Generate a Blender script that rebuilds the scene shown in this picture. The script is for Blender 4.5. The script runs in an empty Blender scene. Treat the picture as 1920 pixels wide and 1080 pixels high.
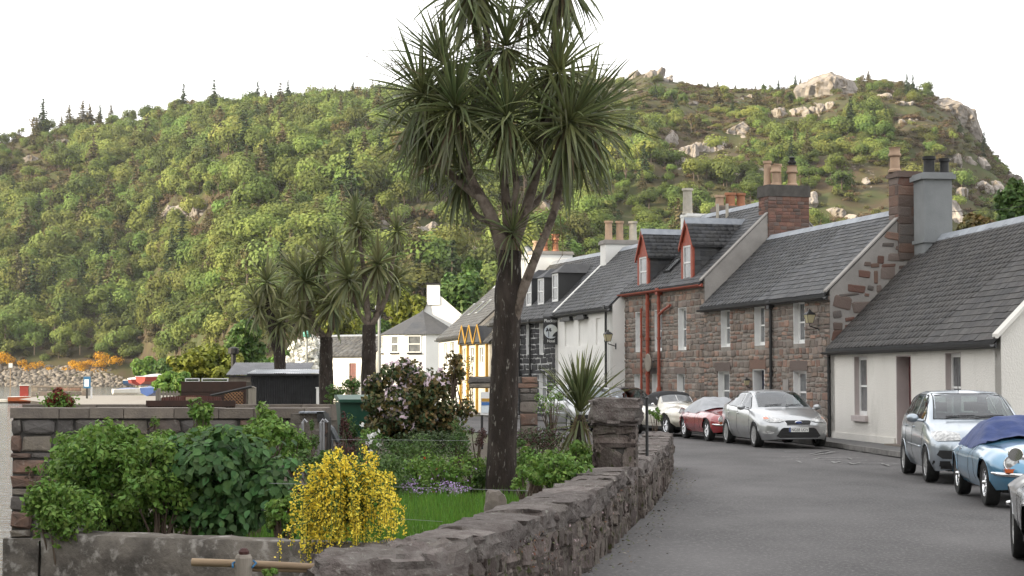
import bpy, bmesh, math, random
import numpy as np
from math import sin, cos, pi, radians, sqrt, atan2
from mathutils import Vector, Matrix, Euler, noise
from mathutils.bvhtree import BVHTree

# ------------------------------------------------------------------ camera, sky, sun, exposure
scene = bpy.context.scene
C = scene.collection
FOC, EYE = 3300.0, 1.82                       # focal length in pixels of a 1920 wide picture, eye height
PITCH = math.atan(168 / FOC)
cam_data = bpy.data.cameras.new('camera')
cam_data.sensor_width = 36.0
cam_data.lens = FOC / 1920 * 36.0
cam_data.clip_start = 0.1
cam_data.clip_end = 20000
cam = bpy.data.objects.new('camera', cam_data)
cam.location = (0, 0, EYE)
cam.rotation_euler = (pi / 2 + PITCH, 0, 0)
C.objects.link(cam)
scene.camera = cam

SUN_EL, SUN_AZ = radians(18), radians(245)    # azimuth clockwise from +Y: low evening sun over the left shoulder
sun_dir = Vector((sin(SUN_AZ) * cos(SUN_EL), cos(SUN_AZ) * cos(SUN_EL), sin(SUN_EL)))
world = bpy.data.worlds.new('World')
scene.world = world
world.use_nodes = True
wn, wl = world.node_tree.nodes, world.node_tree.links
wn.clear()
w_out = wn.new('ShaderNodeOutputWorld')
w_bg = wn.new('ShaderNodeBackground')
w_bg.inputs['Strength'].default_value = 0.10
w_sky = wn.new('ShaderNodeTexSky')
w_sky.sky_type = 'NISHITA'
w_sky.sun_disc = False
w_sky.sun_elevation = SUN_EL
w_sky.sun_rotation = SUN_AZ
w_sky.dust_density = 2.0
w_tc = wn.new('ShaderNodeTexCoord')
w_map = wn.new('ShaderNodeMapping'); w_map.inputs['Scale'].default_value = (1, 1, 3.5)
w_noise = wn.new('ShaderNodeTexNoise'); w_noise.inputs['Scale'].default_value = 1.6; w_noise.inputs['Detail'].default_value = 5
w_ramp = wn.new('ShaderNodeValToRGB')
w_ramp.color_ramp.elements[0].position = 0.3; w_ramp.color_ramp.elements[0].color = (0.62, 0.62, 0.62, 1)
w_ramp.color_ramp.elements[1].position = 0.62; w_ramp.color_ramp.elements[1].color = (0.97, 0.97, 0.97, 1)
w_mix = wn.new('ShaderNodeMix'); w_mix.data_type = 'RGBA'
w_mix.inputs['B'].default_value = (8.8, 8.75, 8.7, 1)      # thin bright cloud veil over the sky
wl.new(w_tc.outputs['Generated'], w_map.inputs['Vector']); wl.new(w_map.outputs['Vector'], w_noise.inputs['Vector'])
wl.new(w_noise.outputs['Fac'], w_ramp.inputs['Fac']); wl.new(w_ramp.outputs['Color'], w_mix.inputs['Factor'])
wl.new(w_sky.outputs['Color'], w_mix.inputs['A']); wl.new(w_mix.outputs['Result'], w_bg.inputs['Color'])
wl.new(w_bg.outputs['Background'], w_out.inputs['Surface'])

sun_data = bpy.data.lights.new('sun', 'SUN')
sun_data.energy = 4.0
sun_data.angle = radians(1.2)
sun_data.color = (1.0, 0.86, 0.62)
sun = bpy.data.objects.new('sun', sun_data)
sun.rotation_euler = sun_dir.to_track_quat('Z', 'Y').to_euler()
C.objects.link(sun)

vs = scene.view_settings
vs.view_transform = 'Standard'; vs.look = 'None'; vs.gamma = 1.0; vs.use_curve_mapping = False
vs.exposure = 1.28

R = random.Random(7)
NPR = np.random.default_rng(11)

# ------------------------------------------------------------------ helpers
def ray(px, py):
    u, v = (px - 960) / FOC, (540 - py) / FOC
    return Vector((u, cos(PITCH) - v * sin(PITCH), sin(PITCH) + v * cos(PITCH)))

def at(px, py, Y):
    """The point at distance Y ahead that is seen at picture position (px, py) of the survey photograph."""
    r = ray(px, py)
    return Vector((0, 0, EYE)) + r * (Y / r.y)

def atz(px, py, z):
    r = ray(px, py)
    return Vector((0, 0, EYE)) + r * ((z - EYE) / r.z)

def new_obj(name, me, parent=None, mat=None, loc=None):
    o = bpy.data.objects.new(name, me)
    C.objects.link(o)
    if parent is not None: o.parent = parent
    if mat is not None and me is not None: me.materials.append(mat)
    if loc is not None: o.location = loc
    return o

def empty(name, loc=(0, 0, 0), rz=0.0):
    o = bpy.data.objects.new(name, None)
    o.empty_display_size = 0.2
    C.objects.link(o)
    o.location = loc; o.rotation_euler = (0, 0, rz)
    return o

def tag(o, label=None, cat=None, group=None, kind=None):
    if label: o['label'] = label
    if cat: o['category'] = cat
    if group: o['group'] = group
    if kind: o['kind'] = kind
    return o

def thing(name, label, cat, loc=(0, 0, 0), rz=0.0, group=None):
    return tag(empty(name, loc, rz), label, cat, group)

def copy_tree(o, parent=None):
    c = o.copy(); C.objects.link(c); c.parent = parent
    for ch in list(o.children): copy_tree(ch, c)
    return c

class MB:
    """collects vertices and faces of ONE mesh"""
    def __init__(s): s.v, s.f = [], []
    def add(s, vs_, fs_, M=None):
        n = len(s.v)
        s.v += [tuple(M @ Vector(p)) for p in vs_] if M is not None else [tuple(p) for p in vs_]
        s.f += [tuple(n + i for i in f) for f in fs_]
        return s
    def box(s, x0, x1, y0, y1, z0, z1, M=None):
        return s.add([(x0,y0,z0),(x1,y0,z0),(x1,y1,z0),(x0,y1,z0),(x0,y0,z1),(x1,y0,z1),(x1,y1,z1),(x0,y1,z1)],
              [(0,3,2,1),(4,5,6,7),(0,1,5,4),(1,2,6,5),(2,3,7,6),(3,0,4,7)], M)
    def quad(s, a, b, c, d): return s.add([a, b, c, d], [(0, 1, 2, 3)])
    def poly(s, pts): return s.add(pts, [tuple(range(len(pts)))])
    def prism(s, pts, ext):
        """extrude a planar polygon by the vector ext"""
        n = len(pts); e = Vector(ext)
        v = [tuple(p) for p in pts] + [tuple(Vector(p) + e) for p in pts]
        return s.add(v, [tuple(reversed(range(n))), tuple(range(n, 2 * n))] + [(i, (i + 1) % n, n + (i + 1) % n, n + i) for i in range(n)])
    def tube(s, pts, r, n=8, cap=True):
        pts = [Vector(p) for p in pts]; m = len(pts)
        rs = r if isinstance(r, (list, tuple)) else [r] * m
        base = len(s.v); up = None
        for i, p in enumerate(pts):
            t = (pts[min(i + 1, m - 1)] - pts[max(i - 1, 0)])
            t = t.normalized() if t.length > 1e-9 else Vector((0, 0, 1))
            if up is None: up = t.orthogonal().normalized()
            up = (up - t * up.dot(t)); up = up.normalized() if up.length > 1e-6 else t.orthogonal().normalized()
            w = t.cross(up)
            for k in range(n):
                a = 2 * pi * k / n
                s.v.append(tuple(p + (up * cos(a) + w * sin(a)) * rs[i]))
        for i in range(m - 1):
            for k in range(n):
                a, b = base + i * n + k, base + i * n + (k + 1) % n
                s.f.append((a, b, b + n, a + n))
        if cap:
            s.f.append(tuple(base + k for k in reversed(range(n)))); s.f.append(tuple(base + (m - 1) * n + k for k in range(n)))
        return s
    def lathe(s, prof, n=16, M=None, cap=True):
        """prof: (radius, z) pairs turned about z"""
        v, f = [], []; m = len(prof)
        for r_, z in prof:
            for k in range(n):
                a = 2 * pi * k / n; v.append((r_ * cos(a), r_ * sin(a), z))
        for i in range(m - 1):
            for k in range(n):
                a, b = i * n + k, i * n + (k + 1) % n
                f.append((a, b, b + n, a + n))
        if cap:
            f.append(tuple(reversed(range(n)))); f.append(tuple((m - 1) * n + k for k in range(n)))
        return s.add(v, f, M)
    def build(s, name, mat=None, parent=None, smooth=False, loc=None, autos=None):
        me = bpy.data.meshes.new(name)
        me.from_pydata(s.v, [], s.f); me.update()
        if smooth:
            me.shade_smooth()
            if autos: me.set_sharp_from_angle(angle=radians(autos))
        return new_obj(name, me, parent, mat, loc)

def np_mesh(name, V, F, mat=None, parent=None, smooth=False, loc=None):
    """fast mesh from numpy arrays; F is (n, 3) or (n, 4)"""
    me = bpy.data.meshes.new(name)
    V = np.asarray(V, dtype=np.float32).reshape(-1, 3); F = np.asarray(F, dtype=np.int32)
    k = F.shape[1]; n = len(F)
    me.vertices.add(len(V)); me.vertices.foreach_set('co', V.ravel())
    me.loops.add(n * k); me.loops.foreach_set('vertex_index', F.ravel())
    me.polygons.add(n)
    me.polygons.foreach_set('loop_start', np.arange(0, n * k, k, dtype=np.int32))
    me.update(calc_edges=True)
    if smooth: me.shade_smooth()
    return new_obj(name, me, parent, mat, loc)

def pieces(parent, name, mass_name, items, variants, mat, limit=300):
    """items: (variant, Matrix in the parent's space), the ones that show largest first. The first ones become parts of their own that share
    mesh data; those past the limit are joined into one part."""
    for vi, Mx in items[:limit]:
        o = bpy.data.objects.new(name, variants[vi]); C.objects.link(o)
        o.parent = parent; o.matrix_local = Mx
    rest = items[limit:]
    if rest:
        cache, Vs, Fs, n = {}, [], [], 0
        for vi, Mx in rest:
            if vi not in cache:
                me = variants[vi]
                a = np.array([v.co[:] for v in me.vertices])
                fl = []
                for p in me.polygons:
                    q = list(p.vertices)
                    fl += [(q[0], q[i], q[i + 1]) for i in range(1, len(q) - 1)]
                cache[vi] = (a, np.array(fl))
            a, fl = cache[vi]
            m = np.array(Mx)
            Vs.append(a @ m[:3, :3].T + m[:3, 3]); Fs.append(fl + n); n += len(a)
        o = np_mesh(mass_name, np.concatenate(Vs), np.concatenate(Fs), mat, parent)
        o['kind'] = 'stuff'

def mesh_data(name, verts, faces, mat, smooth=False):
    me = bpy.data.meshes.new(name); me.from_pydata(verts, [], faces); me.update(); me.materials.append(mat)
    if smooth: me.shade_smooth()
    return me

def fbm(x, y, z=0.0, s=1.0, o=4):
    return noise.fractal(Vector((x * s, y * s, z * s)), 1.0, 2.0, o)

# ------------------------------------------------------------------ materials (all procedural)
def srgb(r, g, b):
    f = lambda c: (c / 255) / 12.92 if c / 255 <= 0.04045 else ((c / 255 + 0.055) / 1.055) ** 2.4
    return (f(r), f(g), f(b))

def mat(name, c1, c2=None, scale=4.0, rough=0.85, bump=0.0, bscale=None, var=0.0, hue=0.0, metal=0.0, spec=0.35, palette=None, coat=0.0,
        lo=0.35, hi=0.65, stretch=(1, 1, 1), emit=None, trans=0.0, c3=None, s3=1.2, lo3=0.55, hi3=0.68, detail=6, rvar=0.0, ovar=0.0, ohue=0.0):
    m = bpy.data.materials.new(name); m.use_nodes = True
    N, Lk = m.node_tree.nodes, m.node_tree.links
    b = N['Principled BSDF']
    b.inputs['Roughness'].default_value = rough; b.inputs['Metallic'].default_value = metal
    b.inputs['Specular IOR Level'].default_value = spec; b.inputs['Coat Weight'].default_value = coat
    b.inputs['Coat Roughness'].default_value = 0.1
    geo = N.new('ShaderNodeNewGeometry'); oi = N.new('ShaderNodeObjectInfo')
    mp = N.new('ShaderNodeMapping'); mp.inputs['Scale'].default_value = stretch
    Lk.new(geo.outputs['Position'], mp.inputs['Vector'])
    def tex(sc, det=detail):
        t = N.new('ShaderNodeTexNoise'); t.inputs['Scale'].default_value = sc; t.inputs['Detail'].default_value = det
        t.inputs['Roughness'].default_value = 0.6
        Lk.new(mp.outputs['Vector'], t.inputs['Vector']); return t
    def ramp(src, a, z):
        r = N.new('ShaderNodeMapRange'); r.inputs['From Min'].default_value = a; r.inputs['From Max'].default_value = z
        Lk.new(src, r.inputs['Value']); return r.outputs['Result']
    def mixc(fac, A, Bc):
        x = N.new('ShaderNodeMix'); x.data_type = 'RGBA'
        Lk.new(fac, x.inputs['Factor'])
        for s_, v in (('A', A), ('B', Bc)):
            if isinstance(v, tuple): x.inputs[s_].default_value = (*v, 1)
            else: Lk.new(v, x.inputs[s_])
        return x.outputs['Result']
    rnd = N.new('ShaderNodeMath'); rnd.operation = 'ADD'
    Lk.new(geo.outputs['Random Per Island'], rnd.inputs[0]); Lk.new(oi.outputs['Random'], rnd.inputs[1])
    fr = N.new('ShaderNodeMath'); fr.operation = 'FRACT'; Lk.new(rnd.outputs[0], fr.inputs[0])
    col = None
    if palette:
        cr = N.new('ShaderNodeValToRGB'); cr.color_ramp.interpolation = 'CONSTANT'
        while len(cr.color_ramp.elements) < len(palette): cr.color_ramp.elements.new(0.5)
        for i, p in enumerate(palette):
            cr.color_ramp.elements[i].position = i / len(palette); cr.color_ramp.elements[i].color = (*p, 1)
        Lk.new(fr.outputs[0], cr.inputs['Fac']); col = cr.outputs['Color']
        if c2 is not None: col = mixc(ramp(tex(scale).outputs['Fac'], lo, hi), col, c2)
    elif c2 is not None:
        col = mixc(ramp(tex(scale).outputs['Fac'], lo, hi), c1, c2)
    if c3 is not None:
        col = mixc(ramp(tex(s3).outputs['Fac'], lo3, hi3), col if col is not None else c1, c3)
    if var or hue:
        hs = N.new('ShaderNodeHueSaturation')
        if col is None: hs.inputs['Color'].default_value = (*c1, 1)
        else: Lk.new(col, hs.inputs['Color'])
        f2 = N.new('ShaderNodeMath'); f2.operation = 'MULTIPLY'; f2.inputs[1].default_value = 7.31; Lk.new(fr.outputs[0], f2.inputs[0])
        f3 = N.new('ShaderNodeMath'); f3.operation = 'FRACT'; Lk.new(f2.outputs[0], f3.inputs[0])
        mv = N.new('ShaderNodeMapRange'); mv.inputs['To Min'].default_value = 1 - var; mv.inputs['To Max'].default_value = 1 + var
        Lk.new(f3.outputs[0], mv.inputs['Value']); Lk.new(mv.outputs['Result'], hs.inputs['Value'])
        if hue:
            mh = N.new('ShaderNodeMapRange'); mh.inputs['To Min'].default_value = 0.5 - hue; mh.inputs['To Max'].default_value = 0.5 + hue
            Lk.new(fr.outputs[0], mh.inputs['Value']); Lk.new(mh.outputs['Result'], hs.inputs['Hue'])
        col = hs.outputs['Color']
    if ovar or ohue:                           # whole objects differ from each other
        h2_ = N.new('ShaderNodeHueSaturation')
        if col is None: h2_.inputs['Color'].default_value = (*c1, 1)
        else: Lk.new(col, h2_.inputs['Color'])
        q1 = N.new('ShaderNodeMapRange'); q1.inputs['To Min'].default_value = 1 - ovar; q1.inputs['To Max'].default_value = 1 + ovar
        Lk.new(oi.outputs['Random'], q1.inputs['Value']); Lk.new(q1.outputs['Result'], h2_.inputs['Value'])
        q2 = N.new('ShaderNodeMath'); q2.operation = 'MULTIPLY'; q2.inputs[1].default_value = 13.7; Lk.new(oi.outputs['Random'], q2.inputs[0])
        q3 = N.new('ShaderNodeMath'); q3.operation = 'FRACT'; Lk.new(q2.outputs[0], q3.inputs[0])
        q4 = N.new('ShaderNodeMapRange'); q4.inputs['To Min'].default_value = 0.5 - ohue; q4.inputs['To Max'].default_value = 0.5 + ohue
        Lk.new(q3.outputs[0], q4.inputs['Value']); Lk.new(q4.outputs['Result'], h2_.inputs['Hue']); col = h2_.outputs['Color']
    if col is None: b.inputs['Base Color'].default_value = (*c1, 1)
    else: Lk.new(col, b.inputs['Base Color'])
    if rvar:
        rr = N.new('ShaderNodeMapRange'); rr.inputs['To Min'].default_value = rough - rvar; rr.inputs['To Max'].default_value = rough + rvar
        Lk.new(tex(scale * 2.3).outputs['Fac'], rr.inputs['Value']); Lk.new(rr.outputs['Result'], b.inputs['Roughness'])
    if bump:
        bn = N.new('ShaderNodeBump'); bn.inputs['Strength'].default_value = min(1.0, bump); bn.inputs['Distance'].default_value = 0.02 * max(1.0, bump)
        Lk.new(tex(bscale or scale * 4, 8).outputs['Fac'], bn.inputs['Height']); Lk.new(bn.outputs['Normal'], b.inputs['Normal'])
    if emit:
        b.inputs['Emission Color'].default_value = (*emit, 1); b.inputs['Emission Strength'].default_value = 1.0
    if trans:                                  # thin leaves let light through
        tr = N.new('ShaderNodeBsdfTranslucent'); mx = N.new('ShaderNodeMixShader'); mx.inputs['Fac'].default_value = trans
        if col is None: tr.inputs['Color'].default_value = (*c1, 1)
        else: Lk.new(col, tr.inputs['Color'])
        Lk.new(b.outputs['BSDF'], mx.inputs[1]); Lk.new(tr.outputs['BSDF'], mx.inputs[2])
        Lk.new(mx.outputs['Shader'], N['Material Output'].inputs['Surface'])
    return m

def glass_mat(name, tint=(0.55, 0.62, 0.62), refl=0.12):
    m = bpy.data.materials.new(name); m.use_nodes = True
    N, Lk = m.node_tree.nodes, m.node_tree.links
    N.remove(N['Principled BSDF'])
    t = N.new('ShaderNodeBsdfTransparent'); t.inputs['Color'].default_value = (*tint, 1)
    g = N.new('ShaderNodeBsdfGlossy'); g.inputs['Roughness'].default_value = 0.02; g.inputs['Color'].default_value = (0.95, 0.97, 1, 1)
    fz = N.new('ShaderNodeFresnel'); fz.inputs['IOR'].default_value = 1.6
    ad = N.new('ShaderNodeMath'); ad.operation = 'ADD'; ad.inputs[1].default_value = refl; ad.use_clamp = True
    mx = N.new('ShaderNodeMixShader')
    Lk.new(fz.outputs['Fac'], ad.inputs[0]); Lk.new(ad.outputs[0], mx.inputs['Fac'])
    Lk.new(t.outputs['BSDF'], mx.inputs[1]); Lk.new(g.outputs['BSDF'], mx.inputs[2])
    Lk.new(mx.outputs['Shader'], N['Material Output'].inputs['Surface'])
    return m

def paint_mat(name, c, metallic=0.0, rough=0.3, flake=0.0):
    m = mat(name, c, tuple(x * 0.86 for x in c), scale=3, rough=rough, metal=metallic, spec=0.5, coat=1.0, rvar=0.06)
    return m

K = {}
K['asphalt'] = mat('asphalt', (0.126, 0.12, 0.119), (0.074, 0.071, 0.071), scale=0.42, rough=0.93, bump=0.35, bscale=90, spec=0.2, stretch=(1, 0.5, 1), c3=(0.168, 0.161, 0.156), s3=26, lo3=0.5, hi3=0.74)
K['pavement'] = mat('pavement', (0.15, 0.148, 0.146), (0.11, 0.108, 0.108), scale=2, rough=0.93, bump=0.35, bscale=80, spec=0.2)
K['kerbstone'] = mat('kerbstone', (0.2, 0.19, 0.18), (0.13, 0.125, 0.12), scale=6, rough=0.9, bump=0.4, bscale=40, var=0.15)
K['roadpaint'] = mat('roadpaint', (0.36, 0.355, 0.34), (0.1, 0.097, 0.096), scale=16, rough=0.85, lo=0.4, hi=0.56)
K['earth'] = mat('earth', (0.055, 0.042, 0.03), (0.085, 0.07, 0.05), scale=3, rough=0.95, bump=0.6, bscale=25)
K['land'] = mat('land', (0.07, 0.09, 0.035), (0.1, 0.085, 0.06), scale=0.2, rough=0.95, bump=0.5, bscale=5)
K['lawn'] = mat('lawn', (0.07, 0.135, 0.02), (0.1, 0.18, 0.03), scale=2, rough=0.9, bump=0.5, bscale=60)
K['grass_blade'] = mat('grass_blade', (0.1, 0.21, 0.025), (0.08, 0.16, 0.02), scale=3, rough=0.7, var=0.35, hue=0.02, trans=0.35)
K['harl_white'] = mat('harl_white', (0.74, 0.715, 0.67), (0.68, 0.655, 0.61), scale=0.7, rough=0.92, bump=0.8, bscale=35, spec=0.2, c3=(0.5, 0.485, 0.44), s3=0.8, lo3=0.56, hi3=0.8, stretch=(1, 1, .55))
K['white_wall'] = mat('white_wall', (0.8, 0.79, 0.76), (0.73, 0.72, 0.69), scale=0.6, rough=0.9, bump=0.3, bscale=25, spec=0.2, c3=(0.6, 0.59, 0.56), s3=0.7, lo3=0.62, hi3=0.85)
K['cream_wall'] = mat('cream_wall', (0.62, 0.59, 0.53), (0.56, 0.53, 0.48), scale=1, rough=0.9, bump=0.3, bscale=25, spec=0.2)
K['reveal'] = mat('reveal', (0.52, 0.46, 0.445), (0.45, 0.4, 0.39), scale=2, rough=0.85, spec=0.2)
K['mortar'] = mat('mortar', (0.3, 0.28, 0.25), (0.22, 0.2, 0.18), scale=2.5, rough=0.95, bump=0.6, bscale=30)
K['mortar_dark'] = mat('mortar_dark', (0.1, 0.092, 0.085), (0.065, 0.06, 0.055), scale=4, rough=0.95, bump=0.7, bscale=30)
K['mortar_white'] = mat('mortar_white', (0.5, 0.5, 0.5), (0.2, 0.2, 0.2), scale=3, rough=0.9, lo=0.4, hi=0.8)
K['stone_red'] = mat('stone_red', (0.2, 0.13, 0.1), (0.17, 0.155, 0.14), scale=5, lo=0.4, hi=0.85, rough=0.92, bump=0.7, bscale=28, var=0.2, spec=0.2,
    palette=[(0.279, 0.174, 0.135), (0.241, 0.189, 0.158), (0.234, 0.195, 0.169), (0.326, 0.210, 0.161), (0.185, 0.152, 0.133), (0.267, 0.224, 0.194), (0.207, 0.165, 0.146), (0.232, 0.197, 0.169), (0.284, 0.214, 0.171)])
K['stone_gable'] = mat('stone_gable', (0.2, 0.1, 0.07), (0.15, 0.12, 0.1), scale=5, lo=0.45, hi=0.9, rough=0.92, bump=0.7, bscale=28, var=0.2, spec=0.2,
    palette=[(0.165, 0.093, 0.075), (0.138, 0.103, 0.090), (0.198, 0.127, 0.100), (0.125, 0.111, 0.103), (0.164, 0.132, 0.118)])
K['stone_sea'] = mat('stone_sea', (0.15, 0.13, 0.115), (0.1, 0.09, 0.082), scale=4, lo=0.4, hi=0.8, rough=0.92, bump=0.9, bscale=22, var=0.25, spec=0.25,
    c3=(0.3, 0.28, 0.25), s3=5, lo3=0.6, hi3=0.7,
    palette=[(0.16, 0.145, 0.13), (0.13, 0.115, 0.105), (0.18, 0.155, 0.135), (0.15, 0.12, 0.105), (0.2, 0.125, 0.095), (0.12, 0.11, 0.105), (0.215, 0.185, 0.15)])
K['stone_wall'] = mat('stone_wall', (0.12, 0.1, 0.092), (0.185, 0.165, 0.152), scale=7, lo=0.4, hi=0.66, rough=0.93, bump=2.0, bscale=34, var=0.25, hue=0.01, spec=0.2, c3=(0.26, 0.25, 0.22), s3=22, lo3=0.6, hi3=0.68)
K['stone_face'] = mat('stone_face', (0.1, 0.08, 0.07), (0.165, 0.14, 0.124), scale=6, lo=0.4, hi=0.66, rough=0.93, bump=2.2, bscale=34, var=0.35, hue=0.018, spec=0.2, c3=(0.055, 0.06, 0.025), s3=9, lo3=0.58, hi3=0.66, stretch=(1, 1, 0.6))
K['stone_black'] = mat('stone_black', (0.018, 0.018, 0.02), (0.035, 0.035, 0.038), scale=6, rough=0.75, bump=0.6, bscale=30, var=0.3)
K['coping'] = mat('coping', (0.2, 0.17, 0.14), (0.14, 0.12, 0.105), scale=4, rough=0.92, bump=0.6, bscale=30, var=0.15)
K['concrete'] = mat('concrete', (0.17, 0.15, 0.128), (0.07, 0.062, 0.054), scale=3.4, rough=0.94, bump=0.9, bscale=22, c3=(0.3, 0.28, 0.255), s3=6.5, lo3=0.54, hi3=0.66)
K['render_grey'] = mat('render_grey', (0.23, 0.24, 0.245), (0.19, 0.2, 0.205), scale=1.6, rough=0.9, bump=0.35, bscale=30)
K['render_pale'] = mat('render_pale', (0.33, 0.31, 0.29), (0.25, 0.235, 0.22), scale=1.5, rough=0.92, bump=0.4, bscale=30)
K['brick'] = mat('brick', (0.2, 0.1, 0.08), (0.12, 0.09, 0.08), scale=6, lo=0.4, hi=0.8, rough=0.92, bump=0.6, bscale=40, var=0.25,
    palette=[(0.19, 0.1, 0.08), (0.15, 0.095, 0.08), (0.22, 0.12, 0.09), (0.13, 0.1, 0.09)])
K['pot'] = mat('pot', (0.42, 0.29, 0.2), (0.34, 0.24, 0.17), scale=6, rough=0.85, var=0.18, bump=0.2)
K['pot_red'] = mat('pot_red', (0.38, 0.17, 0.09), (0.28, 0.13, 0.08), scale=6, rough=0.85, var=0.15)
K['pot_pale'] = mat('pot_pale', (0.48, 0.44, 0.37), (0.38, 0.35, 0.3), scale=6, rough=0.85, var=0.1)
K['slate'] = mat('slate', (0.040, 0.041, 0.045), (0.063, 0.062, 0.062), scale=2.2, lo=0.4, hi=0.75, rough=0.62, bump=0.4, bscale=30, var=0.3, spec=0.4, rvar=0.12,
    palette=[(0.046, 0.048, 0.054), (0.036, 0.038, 0.044), (0.056, 0.057, 0.062), (0.045, 0.044, 0.046), (0.066, 0.069, 0.075), (0.040, 0.041, 0.044), (0.051, 0.051, 0.051)])
K['slate_brown'] = mat('slate_brown', (0.046, 0.044, 0.044), (0.065, 0.059, 0.055), scale=1.6, lo=0.4, hi=0.75, rough=0.72, bump=0.4, bscale=30, var=0.24, spec=0.35, rvar=0.1,
    palette=[(0.045, 0.042, 0.042), (0.038, 0.037, 0.037), (0.053, 0.050, 0.048), (0.048, 0.044, 0.042), (0.044, 0.042, 0.044), (0.058, 0.055, 0.053)])
K['roof_under'] = mat('roof_under', (0.033, 0.033, 0.035), (0.045, 0.045, 0.047), scale=3, rough=0.8, bump=0.4, bscale=20)
K['lead'] = mat('lead', (0.3, 0.32, 0.35), (0.23, 0.25, 0.28), scale=4, rough=0.55, var=0.1)
K['white_paint'] = mat('white_paint', (0.78, 0.78, 0.77), (0.72, 0.72, 0.71), scale=3, rough=0.5, spec=0.4)
K['red_paint'] = mat('red_paint', (0.33, 0.075, 0.04), (0.27, 0.06, 0.035), scale=4, rough=0.55)
K['door_red'] = mat('door_red', (0.12, 0.016, 0.014), (0.09, 0.013, 0.012), scale=4, rough=0.4, spec=0.5)
K['door_blue'] = mat('door_blue', (0.02, 0.025, 0.06), (0.016, 0.02, 0.05), scale=4, rough=0.4)
K['yellow_paint'] = mat('yellow_paint', (0.5, 0.28, 0.045), (0.42, 0.24, 0.04), scale=4, rough=0.6)
K['iron_black'] = mat('iron_black', (0.014, 0.014, 0.015), (0.02, 0.02, 0.02), scale=8, rough=0.5, spec=0.5)
K['iron_grey'] = mat('iron_grey', (0.22, 0.23, 0.24), (0.17, 0.18, 0.19), scale=5, rough=0.5, metal=0.4)
K['brass'] = mat('brass', (0.55, 0.38, 0.12), rough=0.3, metal=1.0)
K['pane'] = mat('pane', (0.1, 0.105, 0.11), (0.2, 0.205, 0.21), scale=2.5, rough=0.06, spec=0.8)
K['lantern_glass'] = mat('lantern_glass', (0.5, 0.44, 0.27), (0.42, 0.38, 0.25), scale=6, rough=0.25)
K['bark'] = mat('bark', (0.022, 0.016, 0.0125), (0.055, 0.042, 0.034), scale=9, lo=0.42, hi=0.7, rough=0.95, bump=1.0, bscale=22, stretch=(1, 1, 0.3), c3=(0.17, 0.155, 0.135), s3=26, lo3=0.6, hi3=0.66)
K['bark_limb'] = mat('bark_limb', (0.13, 0.1, 0.08), (0.22, 0.18, 0.15), scale=9, lo=0.4, hi=0.7, rough=0.95, bump=0.9, bscale=30, c3=(0.06, 0.045, 0.036), s3=6, lo3=0.52, hi3=0.62)
K['bark_far'] = mat('bark_far', (0.1, 0.075, 0.055), (0.15, 0.12, 0.1), scale=6, rough=0.95, bump=0.6)
K['cordyline'] = mat('cordyline', (0.105, 0.135, 0.055), (0.18, 0.19, 0.078), scale=2, rough=0.42, var=0.45, hue=0.02, spec=0.5, trans=0.3)
K['cordyline_dry'] = mat('cordyline_dry', (0.2, 0.145, 0.09), (0.14, 0.105, 0.06), scale=3, rough=0.8, var=0.3, trans=0.2)
K['cordyline_far'] = mat('cordyline_far', (0.13, 0.155, 0.06), (0.2, 0.2, 0.09), scale=0.9, rough=0.5, var=0.4, hue=0.02, spec=0.5, trans=0.35)
K['wood_grey'] = mat('wood_grey', (0.27, 0.24, 0.2), (0.19, 0.165, 0.14), scale=12, rough=0.9, bump=0.6, bscale=40, stretch=(1, 1, 0.15))
K['wood_pole'] = mat('wood_pole', (0.33, 0.24, 0.15), (0.24, 0.17, 0.11), scale=9, rough=0.75, stretch=(0.2, 1, 1), bump=0.3, var=0.15)
K['wood_brown'] = mat('wood_brown', (0.05, 0.026, 0.019), (0.034, 0.02, 0.016), scale=6, rough=0.75, var=0.2)
K['wood_redbrown'] = mat('wood_redbrown', (0.1, 0.035, 0.026), (0.07, 0.028, 0.022), scale=6, rough=0.75, var=0.2)
K['trellis'] = mat('trellis', (0.3, 0.16, 0.075), (0.22, 0.12, 0.06), scale=6, rough=0.8, var=0.2)
K['shed_black'] = mat('shed_black', (0.012, 0.012, 0.013), (0.022, 0.022, 0.024), scale=3, rough=0.6)
K['tin'] = mat('tin', (0.42, 0.43, 0.45), (0.3, 0.31, 0.33), scale=2, rough=0.45, metal=0.3, c3=(0.7, 0.7, 0.7), s3=0.9, lo3=0.55, hi3=0.62)
K['tin_dark'] = mat('tin_dark', (0.19, 0.19, 0.2), (0.14, 0.14, 0.15), scale=2, rough=0.55, metal=0.1)
K['wire'] = mat('wire', (0.3, 0.3, 0.31), rough=0.45, metal=0.7)
K['chrome'] = mat('chrome', (0.75, 0.75, 0.76), rough=0.08, metal=1.0)
K['alloy'] = mat('alloy', (0.5, 0.5, 0.5), (0.42, 0.42, 0.42), scale=5, rough=0.35, metal=0.6)
K['rubber'] = mat('rubber', (0.014, 0.014, 0.014), (0.022, 0.022, 0.021), scale=12, rough=0.85, bump=0.3, bscale=60)
K['black_trim'] = mat('black_trim', (0.012, 0.012, 0.013), (0.018, 0.018, 0.018), scale=12, rough=0.6)
K['interior'] = mat('interior', (0.03, 0.03, 0.032), (0.045, 0.045, 0.047), scale=5, rough=0.85)
K['lamp_glass'] = mat('lamp_glass', (0.22, 0.22, 0.22), (0.55, 0.55, 0.54), scale=16, rough=0.08, spec=0.8, coat=1.0, lo=0.42, hi=0.6)
K['amber'] = mat('amber', (0.5, 0.1, 0.02), rough=0.15, spec=0.6, coat=1.0)
K['car_glass'] = glass_mat('car_glass', (0.42, 0.5, 0.49), 0.03)
K['glass_dark'] = glass_mat('glass_dark', (0.3, 0.34, 0.34), 0.14)
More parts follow.
